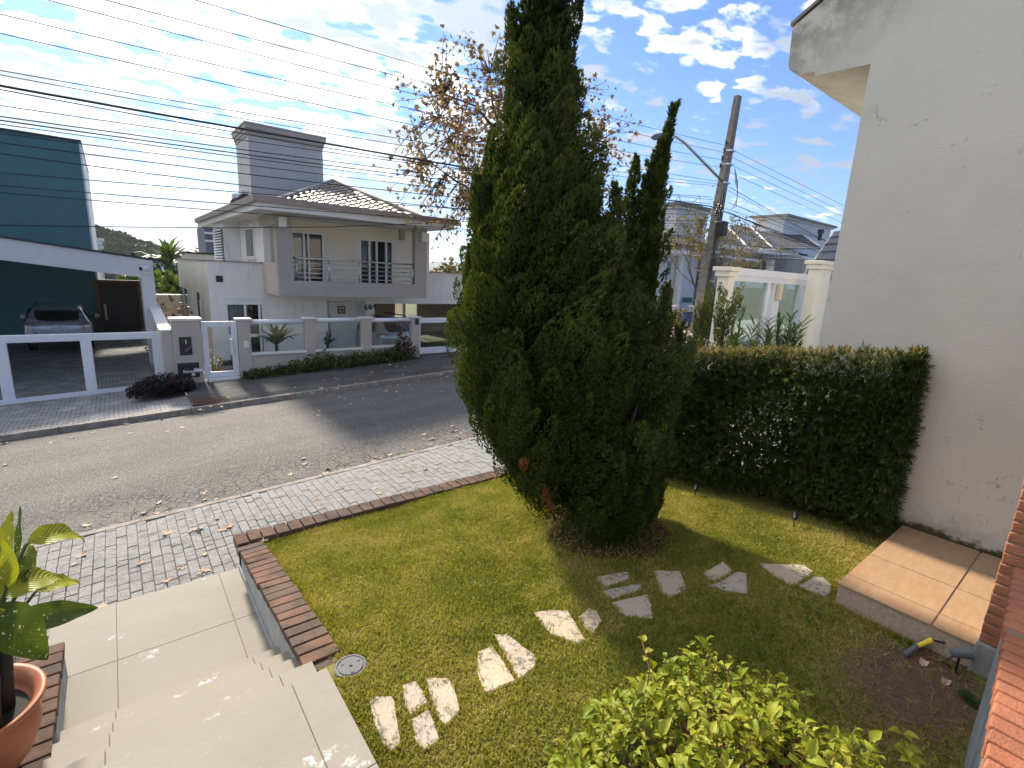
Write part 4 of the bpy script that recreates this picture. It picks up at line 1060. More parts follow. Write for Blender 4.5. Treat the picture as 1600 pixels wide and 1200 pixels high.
for k in range(15):
    y = HY0 + .12 + k * .235; b = Vector((5.18, y, hz_b(y) - .03))
    if y < cy: b.x = 5.05
    for q in range(5):
        e = b + Vector((random.uniform(-.22, .22), random.uniform(-.25, .25), random.uniform(.7, 1.35))); e.z = min(e.z, hz_t(y) - .08)
        m.tube([b, (b + e) / 2 + Vector((random.uniform(-.06, .06), random.uniform(-.06, .06), 0)), e], [.014, .009, .004], 5)
m.build('stems', mt['bark'], hd, smooth=True)
# interior shade leaves, thin in the worn patch
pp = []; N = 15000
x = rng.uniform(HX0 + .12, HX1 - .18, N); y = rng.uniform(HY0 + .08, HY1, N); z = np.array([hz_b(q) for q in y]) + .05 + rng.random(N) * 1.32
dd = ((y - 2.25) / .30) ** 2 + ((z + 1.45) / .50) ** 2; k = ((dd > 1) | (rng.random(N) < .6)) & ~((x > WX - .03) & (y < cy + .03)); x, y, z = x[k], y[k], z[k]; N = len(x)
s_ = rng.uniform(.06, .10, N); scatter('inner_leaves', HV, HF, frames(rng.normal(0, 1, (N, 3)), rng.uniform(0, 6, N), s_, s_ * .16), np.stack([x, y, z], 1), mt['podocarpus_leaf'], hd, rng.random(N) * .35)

# ================================================================ LIME BUSH in front
BC = Vector((1.50, .52, -2.12)); BR = Vector((.57, .55, .60))
bu = thing('lime_bush', 'clipped round bush with lime-green leaves at the bottom of photo', 'bush', BC)
OV = []; OF = []
# ovate leaf with a folded midrib, 3 rows
rows = [(0, .10), (.18, .62), (.42, 1.0), (.68, .78), (.88, .34), (1.0, 0.03)]
for t_, w in rows:
    dz = .10 * math.sin(t_ * 3.1) - .22 * t_ * t_
    OV += [(-w, t_, dz + .16 * w), (0, t_, dz), (w, t_, dz + .16 * w)]
for i in range(len(rows) - 1):
    for k in range(2): OF.append((i * 3 + k, i * 3 + k + 1, i * 3 + k + 4, i * 3 + k + 3))
def bush_pts(n, r0, r1, zmin=.05):
    v = rng.normal(0, 1, (n, 3)); v[:, 2] = np.abs(v[:, 2]); v /= np.linalg.norm(v, axis=1, keepdims=True)
    rr = r0 + (r1 - r0) * rng.random(n); lump = 1 + .05 * np.sin(v[:, 0] * 9 + v[:, 1] * 7) + .04 * np.sin(v[:, 1] * 15)
    # flattened clipped dome
    sq = (np.abs(v[:, 0]) ** 3 + np.abs(v[:, 1]) ** 3 + np.abs(v[:, 2]) ** 2.6) ** (-1 / 2.8)
    p = v * np.array(BR)[None] * (rr * lump * sq)[:, None]; return p + np.array(BC)[None], v
shoots, sv = bush_pts(1750, .86, 1.04)
m = MB()
per = 5; n = len(shoots); ci = np.repeat(np.arange(n), per)
ax = sv * .7 + np.array([-.1, .35, .75])[None] + rng.normal(0, .35, (n, 3)); ax /= np.linalg.norm(ax, axis=1, keepdims=True)
al = np.tile(np.arange(per) / per, n); N = n * per
rv = rng.normal(0, 1, (N, 3)); rv -= ax[ci] * np.sum(rv * ax[ci], axis=1, keepdims=True); rv /= np.linalg.norm(rv, axis=1, keepdims=True)
dr = ax[ci] * (.15 + .7 * al)[:, None] + rv
s_ = rng.uniform(.016, .050, N) * np.where(rng.random(n) < .12, 1.35, 1.)[ci]; pos = shoots[ci] + ax[ci] * (al * .07)[:, None]
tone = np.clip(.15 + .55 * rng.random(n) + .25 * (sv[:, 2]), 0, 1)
scatter('leaves', OV, OF, frames(dr, rng.uniform(-.6, .6, N), s_, s_ * .29, t=s_), pos, mt['lime_leaf'], bu, np.clip(tone[ci] * .7 + .3 * rng.random(N), 0, 1), smooth=True)
m = MB()
for k in range(900):
    i = k % n; p = Vector(shoots[i]); a = Vector(ax[i]); q = Vector(BC) + (p - Vector(BC)) * random.uniform(.35, .6)
    m.tube([q, (q + p) / 2 + Vector((random.uniform(-.03, .03), random.uniform(-.03, .03), random.uniform(-.02, .03))), p, p + a * .07], [.005, .004, .0025, .0015], 4, False)
for k in range(60):
    a = random.uniform(0, 6.28); e = BC + Vector((math.cos(a) * .4 * random.random(), math.sin(a) * .4 * random.random(), random.uniform(.25, .5)))
    m.tube([BC + Vector((random.uniform(-.08, .08), random.uniform(-.08, .08), -.03)), (BC + e) / 2 + Vector((0, 0, .05)), e], [.014, .010, .005], 5, False)
m.build('twigs', mt['twig'], bu, smooth=True)
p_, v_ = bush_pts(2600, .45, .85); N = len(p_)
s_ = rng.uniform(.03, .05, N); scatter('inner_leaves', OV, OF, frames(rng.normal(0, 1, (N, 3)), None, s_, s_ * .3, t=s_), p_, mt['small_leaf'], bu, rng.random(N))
# loose shoots
def sprig(name, pts, leafs, lab, cat, mat, s=.05, w=.42):
    b = Vector(pts[0]); t_ = thing(name, lab, cat, b)
    MB().tube(pts, [.003] * len(pts), 5).build('stem', mt['twig'], t_)
    N = len(leafs); P_ = np.array([l[0] for l in leafs]); D = np.array([l[1] for l in leafs], float); s_ = np.array([s * random.uniform(.75, 1.2) for _ in leafs])
    for i in range(N):
        scatter('leaf', OV, OF, frames(D[i:i + 1], None, s_[i:i + 1], s_[i:i + 1] * w, t=s_[i:i + 1]), P_[i:i + 1], mat, t_, np.array([random.uniform(.6, 1)]), smooth=True)
    return t_
b = Vector(onz((1432, 1235), -1.75)); tp = Vector(onz((1410, 1150), -1.66))
lf = [(tp, (random.uniform(-1, 1), random.uniform(-1, 1), .5)) for _ in range(4)] + [((b + tp) / 2 + Vector((0, 0, .01)), (math.cos(a), math.sin(a), .25)) for a in (0, 1.3, 2.6, 4, 5.2)] + [(b.lerp(tp, .75), (math.cos(a), math.sin(a), .35)) for a in (.6, 2.2, 3.6, 5.)]
sprig('leafy_shoot', [b - Vector((0, 0, .3)), b, tp], lf, 'young yellow-green shoot standing apart right of the round bush', 'plant', mt['lime_leaf'], .05, .36)
b = Vector(onz((1015, 1045), -1.42)); tp = Vector(onz((1004, 1004), -1.38)); lf = [(tp, (-.4, .3, .8)), (tp, (.6, .2, .4)), (b.lerp(tp, .6), (.7, -.3, .3)), (b.lerp(tp, .4), (-.7, -.2, .4))]
m = MB().tube([b - Vector((0, 0, .12)), b, tp], .0025, 5).build('long_shoot', mt['twig'], bu)
scatter('shoot_leaves', OV, OF, frames(np.array([l[1] for l in lf], float), None, np.full(4, .035), np.full(4, .013), t=np.full(4, .035)), np.array([l[0] for l in lf]), mt['lime_leaf'], bu, np.full(4, .9))
# weeds in the lawn
for k, (p, lab) in enumerate((((1245, 955), 'patch of broadleaf weeds in the lawn in front of the platform'), ((1520, 1100), 'small broad-leaved weed at the foot of the concrete plinth'), ((1120, 935), 'thin clover patch below the shaded stepping stones'), ((1290, 975), 'sparse weed rosette left of the bare soil'))):
    q = Vector(onlawn(p)); t_ = thing('weed', lab, 'weed', (q.x, q.y, lawn_z(q.x, q.y)))
    N = (60, 9, 40, 30)[k]; R_ = (.14, .02, .14, .12)[k]; sz = (.022, .055, .016, .02)[k]
    a = rng.uniform(0, 6.28, N); r_ = R_ * np.sqrt(rng.random(N)); D = np.stack([np.cos(a * 3.3), np.sin(a * 3.3), rng.uniform(.2, .7, N)], 1)
    P_ = np.stack([q.x + r_ * np.cos(a), q.y + r_ * np.sin(a), np.array([lawn_z(q.x + r_[i] * math.cos(a[i]), q.y + r_[i] * math.sin(a[i])) for i in range(N)]) + .008], 1)
    s_ = sz * rng.uniform(.6, 1.3, N); scatter('leaves', OV, OF, frames(D, None, s_, s_ * .42, t=s_), P_, mt['lime_leaf'] if k != 1 else mt['small_leaf'], t_, rng.random(N) * .5, smooth=True)
# ================================================================ WHITE HOUSE ACROSS THE STREET
YW, YF_ = 17.0, 15.2
GF = -3.25
wh = thing('white_house', 'white two-storey house with balcony and low hipped roof across the street', 'house', (6, 17, GF))
WR, SR, GR = mt['white_render'], mt['side_render'], mt['greige_render']
def X(p, y): return float(ony(p, y)[0])
def Z(p, y): return float(ony(p, y)[2])
# ground-floor wing with parapet: x from XL to XB
XL = X(z3(190, 900), YW); zp = Z(z3(190, 775), YW)
yback = float(onx(z3(25, 800), XL)[1])
XDR0, XDR1 = X(z4(825, 300), YW), X(z4(1030, 300), YW)       # door recess
XG0 = X(z4(1073, 250), YW)                                     # carport opening
XR_ = 15.5
zlint = Z(z4(1200, 186), YW); zd = Z(z4(880, 165), YW + .5)
zr = Z(z3(1450, 842), YW)
w0x, w1x = X(zA(572, 400), YW), X(zA(1000, 400), YW); wzt = Z(zA(780, 192), YW); wzb = GF + .05
pw = MB()
pw.box((XL, YW, GF - .3), (w0x, YW + .18, zp)); pw.box((w0x, YW, wzt), (w1x, YW + .18, zp)); pw.box((w1x, YW, GF - .3), (XDR0, YW + .18, zp))
pw.box((XDR0, YW, zd), (XDR1, YW + .18, zp)); 
pw.build('front_wall', WR, wh)
box('side_wall', SR, wh, (XL + .001, YW + .181, GF - .3), (XL + .18, yback, zp))
box('parapet_cap', mt['fascia_brown'], wh, (XL - .03, YW - .04, zp), (XDR0 - .4, YW + .22, zp + .035))
box('parapet_cap', mt['fascia_brown'], wh, (XL - .03, YW + .22, zp), (XL + .22, yback, zp + .03))
box('flat_roof', mt['concrete'], wh, (XL + .18, YW + .2, zp - .35), (XDR0, yback, zp - .25))
# side windows of the wing
for (a, b, t_, bt) in (((88, 130), 0, 55, 400), ((135, 180), 0, 75, 400)):
    y0 = float(onx(zA(a[1], 200), XL)[1]); y1 = float(onx(zA(a[0], 200), XL)[1]); zt = float(onx(zA(a[1], t_ + 20), XL)[2])
    wnd = box('window', mt['window_glass'], wh, (XL - .012, y0, GF + .5), (XL - .002, y1, zt)); box('frame', mt['white_metal'], wnd, (XL - .04, y0 - .04, GF + .5), (XL - .013, y0 + .05, zt + .05))
y0 = float(onx(zA(290, 150), XL)[1]); y1 = float(onx(zA(265, 150), XL)[1])
box('window', mt['room_dark'], wh, (XL - .012, y0, GF + 1.0), (XL - .002, y1, float(onx(zA(270, 115), XL)[2])))
box('leaning_board', mt['white_metal'], wh, (XL - .06, y0 - .5, GF + .9), (XL - .02, y0 - .35, GF + 2.0))
# front window with shutter box, curtains
wn_ = thing_part = MB().box((w0x, YW - .03, wzt - .0), (w1x, YW + .10, wzt + .06)).build('window', mt['white_metal'], wh)
sh = Z(zA(780, 250), YW)
box('shutter_box', mt['white_metal'], wn_, (w0x, YW - .02, sh), (w1x, YW + .1, wzt - .001))
for xx in (w0x, w1x - .07): box('frame', mt['white_metal'], wn_, (xx, YW - .01, wzb), (xx + .07, YW + .1, sh))
for fr in (X(zA(790, 350), YW), X(zA(945, 350), YW)): box('mullion', mt['white_metal'], wn_, (fr - .03, YW + .005, wzb), (fr + .03, YW + .06, sh - .001))
box('rail', mt['white_metal'], wn_, (w0x + .07, YW + .003, Z(zA(900, 600), YW)), (w1x - .07, YW + .062, Z(zA(900, 570), YW)))
box('pane', mt['window_glass'], wn_, (w0x + .07, YW + .07, wzb), (w1x - .07, YW + .075, sh))
m = MB(); xx = w0x + .08; k = 0
pts = []
while xx < w1x - .42: pts.append((xx, YW + .14 + .035 * math.sin(k * 1.3), 0)); xx += .03; k += 1
for a, b in zip(pts, pts[1:]): m.add([(a[0], a[1], wzb), (b[0], b[1], wzb), (b[0], b[1], sh), (a[0], a[1], sh)], [(0, 1, 2, 3)])
m.build('curtain', mt['curtain'], wn_, smooth=True)
box('room', mt['room_dark'], wn_, (w0x - .3, YW + .8, wzb), (w1x + .3, YW + .85, wzt))  # thin dark sheet behind the pane, standing in for shade indoors
# door recess
m = MB(); m.box((XDR0 - .1, YW + .50, GF - .3), (XDR1 + .1, YW + .62, zd + .3)); m.box((XDR0 - .12, YW + .181, GF - .3), (XDR0, YW + .5, zd)); m.box((XDR1, YW + .181, GF - .3), (XDR1 + .12, YW + .5, zd)); m.build('recess_wall', WR, wh)
dx0, dx1 = X(z4(838, 260), YW + .5), X(z4(950, 260), YW + .5)
dr_ = box('door', mt['white_stone'], wh, (dx0, YW + .44, GF), (dx1, YW + .495, zd - .05), .01)
for xx in (dx0 - .08, dx1): box('frame', mt['white_metal'], dr_, (xx, YW + .42, GF), (xx + .08, YW + .497, zd - .05))
hx = X(z4(838, 300), YW + .4); MB().tube([(hx, YW + .38, Z(z4(838, 240), YW + .38)), (hx, YW + .38, Z(z4(838, 382), YW + .38))], .022, 8).build('pull_handle', mt['steel'], dr_)
px0, px1 = X(z4(876, 215), YW + .43), X(z4(918, 215), YW + .43); pz0, pz1 = Z(z4(897, 238), YW + .43), Z(z4(897, 197), YW + .43)
box('picture_frame', mt['mid_wood'], dr_, (px0, YW + .41, pz0), (px1, YW + .439, pz1), .006)
box('picture', mt['paper_cream'], dr_, (px0 + .05, YW + .404, pz0 + .05), (px1 - .05, YW + .4095, pz1 - .05))
m = MB(); cx, cz = (px0 + px1) / 2, (pz0 + pz1) / 2
m.box((cx - .08, YW + .400, cz - .06), (cx + .08, YW + .4035, cz + .03)); m.box((cx - .02, YW + .400, cz + .035), (cx + .02, YW + .4035, cz + .07)); m.build('motif', mt['grey_plastic'], dr_)
# number wall, lintel over the carport
m = MB(); m.box((XDR1, YW, GF - .3), (XG0, YW + .18, zr)); m.box((XG0, YW, zlint), (XR_, YW + .18, zr)); m.build('carport_front', WR, wh)
box('parapet_cap', mt['fascia_brown'], wh, (X(z3(1350, 840), YW) - .1, YW - .03, zr), (XR_, YW + .21, zr + .035))
def text(s, size, loc, rot, mat, parent, ext=.01, name='number', rx=math.pi / 2):
    cu = bpy.data.curves.new(name, 'FONT'); cu.body = s; cu.size = size; cu.extrude = ext; cu.align_x = 'CENTER'; cu.align_y = 'CENTER'; cu.offset = .004
    o = bpy.data.objects.new(name, cu); COL.objects.link(o)
    dg = bpy.context.evaluated_depsgraph_get(); me = bpy.data.meshes.new_from_object(o.evaluated_get(dg)); bpy.data.objects.remove(o)
    me.transform(Matrix.Rotation(rot, 4, 'Z') @ Matrix.Rotation(rx, 4, 'X'))
    q = link(name, me, mat, parent); me.materials.clear(); me.materials.append(mat)
    q.location = Vector(loc) - (ORG[parent.name] if parent is not None else Vector((0, 0, 0))); return q
nx, nz = X(zB(607, 245), YW - .03), Z(zB(607, 245), YW - .03)
for k, ch in enumerate('664'):
    text(ch, .26, (nx + (k - 1) * .165, YW - .03, nz + (k - 1) * .02), 0, mt['black_plastic'], wh, .015, 'digit')
# carport interior
yb = YW + 5.6
bm_ = MB(); bm_.box((XG0 - .2, yb, GF - .3), (X(zB(845, 300), yb), yb + .1, zlint + .3)); bm_.box((X(zB(1060, 300), yb), yb, GF - .3), (XR_, yb + .1, zlint + .3)); bm_.box((X(zB(845, 300), yb), yb, GF - .3), (X(zB(1060, 300), yb), yb + .1, GF + .9)); bm_.build('carport_back_wall', mt['room_beige'], wh)
box('garden_wall', mt['cream_render'], wh, (X(zB(830, 300), yb) - .5, yb + 2.5, GF - .3), (X(zB(1080, 300), yb) + .5, yb + 2.6, zlint - .35))
xm = X(zB(932, 300), yb); box('post', mt['white_metal'], wh, (xm - .06, yb - .02, GF + .9), (xm + .06, yb + .08, zlint + .3))
box('carport_ceiling', mt['soffit_white'], wh, (XG0 - .2, YW + .18, zlint + .3), (XR_, yb + .1, zlint + .38))
box('carport_side', mt['room_beige'], wh, (XG0 - .3, YW + .18, GF - .3), (XG0 - .2, yb, zlint + .3))
box('carport_side', mt['room_beige'], wh, (XR_ - .1, YW + .18, GF - .3), (XR_, yb, zlint + .3))
box('carport_roof', mt['concrete'], wh, (XG0 - .2, YW + .18, zr - .3), (XR_, yb + .1, zr - .2))
grid('carport_floor', [XDR0 - 6, XDR0, XG0, XR_], [14.0, YW, yb], lambda x, y: GF - .0 + .25 * sstep(YW, 14.0, y) * (1 if x > XG0 - .1 else .0) + (0.03 * (x - XG0) if x > XG0 else 0), mt['concrete'])

# upper storey: stepped plan on the left
Xa = X(z3(480, 650), YW); ya = float(onx(z3(360, 650), Xa)[1]); Xb = X(z3(270, 650), ya); yc = float(onx(z3(217, 650), Xb)[1])
zs = Z(z3(560, 500), YF_) + .0                                   # soffit level
ZR = Z(z3(425, 487), 14.3)                                        # underside of the eaves
u0 = zp - .3
yup = 25.5; XRU = X(z3(1352, 650), YF_)
box('upper_side_wall', WR, wh, (Xa, YW + .2, u0), (Xa + .15, ya, ZR))
box('upper_return_wall', WR, wh, (Xb, ya, u0), (Xa + .15, ya + .15, ZR))
box('upper_rear_side_wall', WR, wh, (Xb, ya + .151, u0), (Xb + .15, yc, ZR))
y0 = float(onx(zD(785, 900), Xa)[1]); y1 = float(onx(zD(885, 900), Xa)[1]); zt = float(onx(zD(830, 665), Xa)[2]); zb_ = float(onx(zD(840, 1075), Xa)[2]); zsill = float(onx(zD(830, 740), Xa)[2])
wd = box('window', mt['white_metal'], wh, (Xa - .03, y1, zb_), (Xa - .001, y0, zt)); box('pane', mt['car_glass'], wd, (Xa - .034, y1 + .08, zb_ + .06), (Xa - .0305, y0 - .12, zsill)); box('sill', mt['white_stone'], wd, (Xa - .08, y1 - .05, zb_ - .05), (Xa - .001, y0 + .05, zb_ - .001))
y0 = float(onx(zD(425, 900), Xb)[1]); y1 = float(onx(zD(520, 900), Xb)[1]); zt = float(onx(zD(470, 725), Xb)[2]); zb_ = float(onx(zD(490, 1100), Xb)[2])
lv = box('louvred_window', mt['grey_plastic'], wh, (Xb - .02, y1, zb_), (Xb - .001, y0, zt))
for k in range(12):
    z = zb_ + (zt - zb_) * (k + .5) / 12; MB().hexa([(Xb - .08, y1, z - .05), (Xb - .021, y1, z), (Xb - .021, y0, z), (Xb - .08, y0, z - .05)], [(Xb - .08, y1, z - .035), (Xb - .021, y1, z + .015), (Xb - .021, y0, z + .015), (Xb - .08, y0, z - .035)]).build('louvre', mt['white_metal'], lv)
# balcony box
fl, fr = X(z3(556, 750), YF_), X(z3(1350, 800), YF_); fzb = Z(z3(568, 962), YF_); fzo = Z(z3(640, 880), YF_)
oi0, oi1 = X(z3(638, 750), YF_), X(z3(1290, 800), YF_)
bal = MB(); bal.box((fl, YF_, fzb), (fr, YF_ + .25, fzo)); bal.build('balcony_front', GR, wh)
box('balcony_column', GR, wh, (fl, YF_ + .001, fzo), (oi0, YF_ + .25, ZR)); box('balcony_column', GR, wh, (oi1, YF_ + .001, fzo), (fr, YF_ + .25, ZR))
m = MB(); m.box((fl + .001, YF_ + .251, fzb), (fl + .22, YW + .25, zp + .05)); m.build('balcony_side', mt['beige_render'], wh)  # lighter render than the front: the lit side put into its colour
ys1 = float(onx(zD(1010, 690), fl)[1]); zo = float(onx(zD(1050, 690), fl)[2])
box('balcony_side_beam', mt['beige_render'], wh, (fl + .001, YF_ + .251, zo), (fl + .22, YW + .2, ZR))
box('balcony_side_column', WR, wh, (fl + .0, YW - .25, zp + .051), (fl + .2, YW + .2, zo - .001))
box('balcony_side_column', mt['beige_render'], wh, (fr - .22, YF_ + .251, fzb), (fr - .001, YW + .25, fzo - .1))
box('balcony_floor', mt['white_stone'], wh, (fl + .22, YF_ + .251, fzb + .02), (fr - .221, YW + .4, fzb + .12)); FD = fzb + .121
YB = YW - .16
ub = MB(); d1a, d1b = X(z3(632, 750), YB), X(z3(808, 750), YB); d2a, d2b = X(z3(995, 780), YB), X(z3(1176, 780), YB); dzt1 = Z(z3(720, 618), YB); dzt2 = Z(z3(1085, 660), YB)
ub.box((Xa + .151, YB, FD), (d1a, YB + .15, ZR)); ub.box((d1a, YB, dzt1), (d1b, YB + .15, ZR)); ub.box((d1b, YB, FD), (d2a, YB + .15, ZR)); ub.box((d2a, YB, dzt2), (d2b, YB + .15, ZR)); ub.box((d2b, YB, FD), (XRU + 1.0, YB + .15, ZR)); ub.build('balcony_back_wall', mt['cream_render'], wh)
for a, b, zt, ms_ in ((d1a, d1b, dzt1, (.38, .52)), (d2a, d2b, dzt2, (.28, .50, .80))):
    sdr = box('sliding_door', mt['white_metal'], wh, (a, YB + .02, zt - .07), (b, YB + .1, zt))
    for q in (0, 1) + ms_: xx = a + (b - a - .06) * q; box('stile', mt['white_metal'], sdr, (xx, YB + .02, FD), (xx + .06, YB + .1, zt - .071))
    box('pane', mt['window_glass'], sdr, (a + .05, YB + .105, FD), (b - .05, YB + .11, zt - .05)); box('room', mt['room_dark'], sdr, (a - .05, YB + .142, FD), (b + .05, YB + .148, zt + .02))  # dark sheet close behind each pane in place of an unlit interior
box('curtain', mt['curtain'], wh, (d1a + .05, YB + .118, FD), (d1a + .42, YB + .130, dzt1 - .05))
for (p, n_) in ((zE(118, 160), 'wall_lamp'), (zE(1378, 290), 'wall_lamp')):
    xx, z = X(p, YF_), Z(p, YF_); box(n_, mt['white_plastic'], wh, (xx - .10, YF_ - .12, z - .15), (xx + .10, YF_ - .001, z + .15), .02)
box('beam', GR, wh, (X(zE(1215, 260), YW - .6), YW - .6, Z(zE(1240, 318), YW - .6)), (oi1 + .05, YW - .45, ZR))
# railing
yr = YF_ + .08; rt = Z(z3(640, 758), yr)
rl = MB().tube([(oi0, yr, rt), (oi1, yr, rt)], .028, 8).build('railing', mt['steel'], wh, smooth=True)
for k in range(1, 5): z = rt - k * (rt - fzo) / 4.7; MB().tube([(oi0, yr, z), (oi1, yr, z)], .013, 6).build('rail', mt['steel'], rl, smooth=True)
for xx in (660, 832, 992, 1277): xq = X(z3(xx, 830), yr); MB().tube([(xq, yr, fzo), (xq, yr, rt)], .02, 8).build('post', mt['steel'], rl, smooth=True)
# eaves, fascia, roof
YR = 14.3; Zt = Z(z3(425, 418), YR); Zm = Z(z3(425, 455), YR); EX0 = X(z3(425, 440), YR); EX1 = X(z3(1478, 560), YR) + .3
eb = float(onz(z3(130, 552), Zt)[1]); EY1 = eb
box('soffit', mt['soffit_white'], wh, (EX0 + .12, YR + .12, ZR), (EX1 - .12, EY1, Zm))
m = MB(); m.box((EX0 + .10, YR + .10, ZR - .02), (EX1 - .1, YR + .119, Zm)); m.box((EX0 + .10, YR + .12, ZR - .02), (EX0 + .119, EY1, Zm)); m.build('lower_fascia', WR, wh)
m = MB(); m.box((EX0, YR, Zm + .001), (EX1, YR + .12, Zt)); m.box((EX0, YR + .121, Zm + .001), (EX0 + .12, EY1, Zt)); m.box((EX1 - .12, YR + .121, Zm + .001), (EX1, EY1, Zt)); m.build('fascia', mt['fascia_brown'], wh)
# hipped roof of rolled tiles
AP = ony(z3(850, 360), 19.5); zr0 = Zt - .12; 
A_ = Vector((X(z3(545, 420), YR + .3), YR + .3, zr0)); B_ = Vector((X(z3(1330, 528), YR + .3), YR + .3, zr0)); C_ = Vector(AP)
bx = B_.copy(); bx.y = 25; ax_ = A_.copy(); ax_.y = 25
rf = MB().add([A_, B_, C_, bx, ax_, (C_.x, 24, C_.z)], [(0, 1, 2), (1, 3, 5, 2), (0, 2, 5, 4)]).build('roof', mt['glazed_roof_tile'], wh)
m = MB(); nrow = 15; W = .30
e1 = (B_ - A_).normalized(); nrm = (B_ - A_).cross(C_ - A_).normalized()
if nrm.z < 0: nrm = -nrm
upd = nrm.cross(e1); upd = upd if upd.z > 0 else -upd
Hh = (C_ - A_).dot(upd); cx = (C_ - A_).dot(e1); Wt = (B_ - A_).length
for r_ in range(nrow):
    v0 = Hh * r_ / nrow; v1 = Hh * (r_ + 1) / nrow
    xl = cx * v0 / Hh; xr_ = Wt - (Wt - cx) * v0 / Hh; u = math.ceil(xl / W) * W
    while u + W < xr_:
        pr_ = [(0, .0), (.25, .055), (.5, .075), (.75, .055), (1, .0)]
        vs = [A_ + e1 * (u + W * a) + upd * (v0 - .05) + nrm * (b + .05) for a, b in pr_] + [A_ + e1 * (u + W * a) + upd * (v1 + .02) + nrm * (b + .012) for a, b in pr_] + [A_ + e1 * (u + W * a) + upd * (v0 - .05) + nrm * .005 for a in (0, 1)]
        m.add(vs, [(i, i + 1, i + 6, i + 5) for i in range(4)] + [(10, 11, 4, 3, 2, 1, 0)]); u += W
stuff(m.build('roof_tiles', mt['glazed_roof_tile'], wh, smooth=False))
for a, b in ((A_, C_), (B_, C_), (C_, Vector((C_.x, 24, C_.z)))): MB().tube([a + nrm * .06, b + Vector((0, 0, .06))], .09, 8).build('ridge_cap', mt['glazed_roof_tile'], wh)
# water tower
YT = 20.5; tx0, tx1 = X(z3(412, 300), YT), X(z3(800, 300), YT); tzt = Z(z3(405, 105), YT); yT1 = float(onx(z3(345, 300), tx0)[1])
box('water_tower', mt['tower_render'], wh, (tx0, YT, ZR), (tx1, yT1, tzt))
z0 = tzt
for k, (ov, h) in enumerate(((.03, .10), (.06, .12), (.10, .14), (.13, .05))):
    box('cornice', mt['greige_render'], wh, (tx0 - ov, YT - ov, z0 + .001), (tx1 + ov, yT1 + ov, z0 + h)); z0 += h
# condensers on the roof
for k, (a, b, t_, bt) in enumerate(((640, 720, 315, 385), (728, 820, 265, 345))):
    yy = 18.0 - k * .8; x0, x1 = X(zD(a, 330), yy), X(zD(b, 330), yy); zt = Z(zD((a + b) / 2, t_), yy)
    ac = thing('condenser_unit', ('smaller', 'larger')[k] + ' grey condenser unit on the flat roof edge by the water tower', 'air conditioner', ((x0 + x1) / 2, yy, zt - .7))
    box('case', mt['bluegrey_render'], ac, (x0, yy, zt - .7), (x1, yy + .4, zt), .02); MB().tube([((x0 + x1) / 2, yy - .012, zt - .35), ((x0 + x1) / 2, yy - .001, zt - .35)], .22, 20).build('fan_grille', mt['dark_metal'], ac)
# small things on the front wall
for p, s_, mt_ in ((z3(247, 870), .09, 'dark_metal'),):
    xx, z = X(p, YW), Z(p, YW); box('vent', mt[mt_], wh, (xx - s_, YW - .03, z - s_), (xx + s_, YW - .001, z + s_), .01)
xx, z = X(zA(1137, 490), YW), Z(zA(1137, 490), YW); box('wall_box', mt['white_plastic'], wh, (xx - .16, YW - .06, z - .17), (xx + .16, YW - .001, z + .17), .02)

# ================================================================ FENCE OF THE WHITE HOUSE
YFN = 13.8; TH = .16
def gz(x): return fside(x, YFN)
BR = mt['beige_render']
def fx_(zf, x, y): return X(zf(x, y), YFN)
def pillar(name, x0, x1, zt, lab, cap=True):
    t_ = thing(name, lab, 'pillar', ((x0 + x1) / 2, YFN, gz(x0)), 'gate pillars of the white house')
    box('shaft', BR, t_, (x0, YFN - .02, gz(x0) - .15), (x1, YFN + TH + .02, zt), .008)
    if cap: box('cap', mt['white_stone'], t_, (x0 - .04, YFN - .06, zt + .001), (x1 + .04, YFN + TH + .06, zt + .045), .006)
    return t_
ztop = Z(zA(770, 420), YFN)
pil = [(fx_(zA, 708, 600), fx_(zA, 860, 600), 'beige pillar right of the white glazed pedestrian gate'), (fx_(z4, 706, 350), fx_(z4, 757, 350), 'beige pillar between first and second glass fence panels'), (fx_(z4, 1006, 350), fx_(z4, 1057, 350), 'beige pillar left of the fence panel hiding the grey car'), (fx_(z4, 1272, 350), fx_(z4, 1313, 350), 'beige pillar beside the white driveway gate, right of the grey car')]
zpt = [Z(zA(770, 420), YFN), Z(z4(730, 268), YFN), Z(z4(1030, 265), YFN), Z(z4(1290, 262), YFN)]
pil[0] = (pil[0][0], fx_(z4, 414, 350), pil[0][2])
for (a, b, lab), zt in zip(pil, zpt): pillar('gate_pillar', a, b, zt, lab)
xx, z = fx_(zA, 797, 680), Z(zA(797, 680), YFN - .02)
ip = box('intercom', mt['white_plastic'], None, (xx - .06, YFN - .06, z - .09), (xx + .06, YFN - .021, z + .09), .01); tag(ip, 'small white intercom on the pillar right of the pedestrian gate', 'intercom')
xx, z = fx_(zB, 1048, 385), Z(zB(1048, 385), YFN - .02)
ip = box('intercom', mt['black_plastic'], None, (xx - .05, YFN - .07, z - .09), (xx + .05, YFN - .021, z + .09), .015); tag(ip, 'small black device on the pillar beside the driveway gate', 'intercom')
names = ('left', 'middle', 'right')
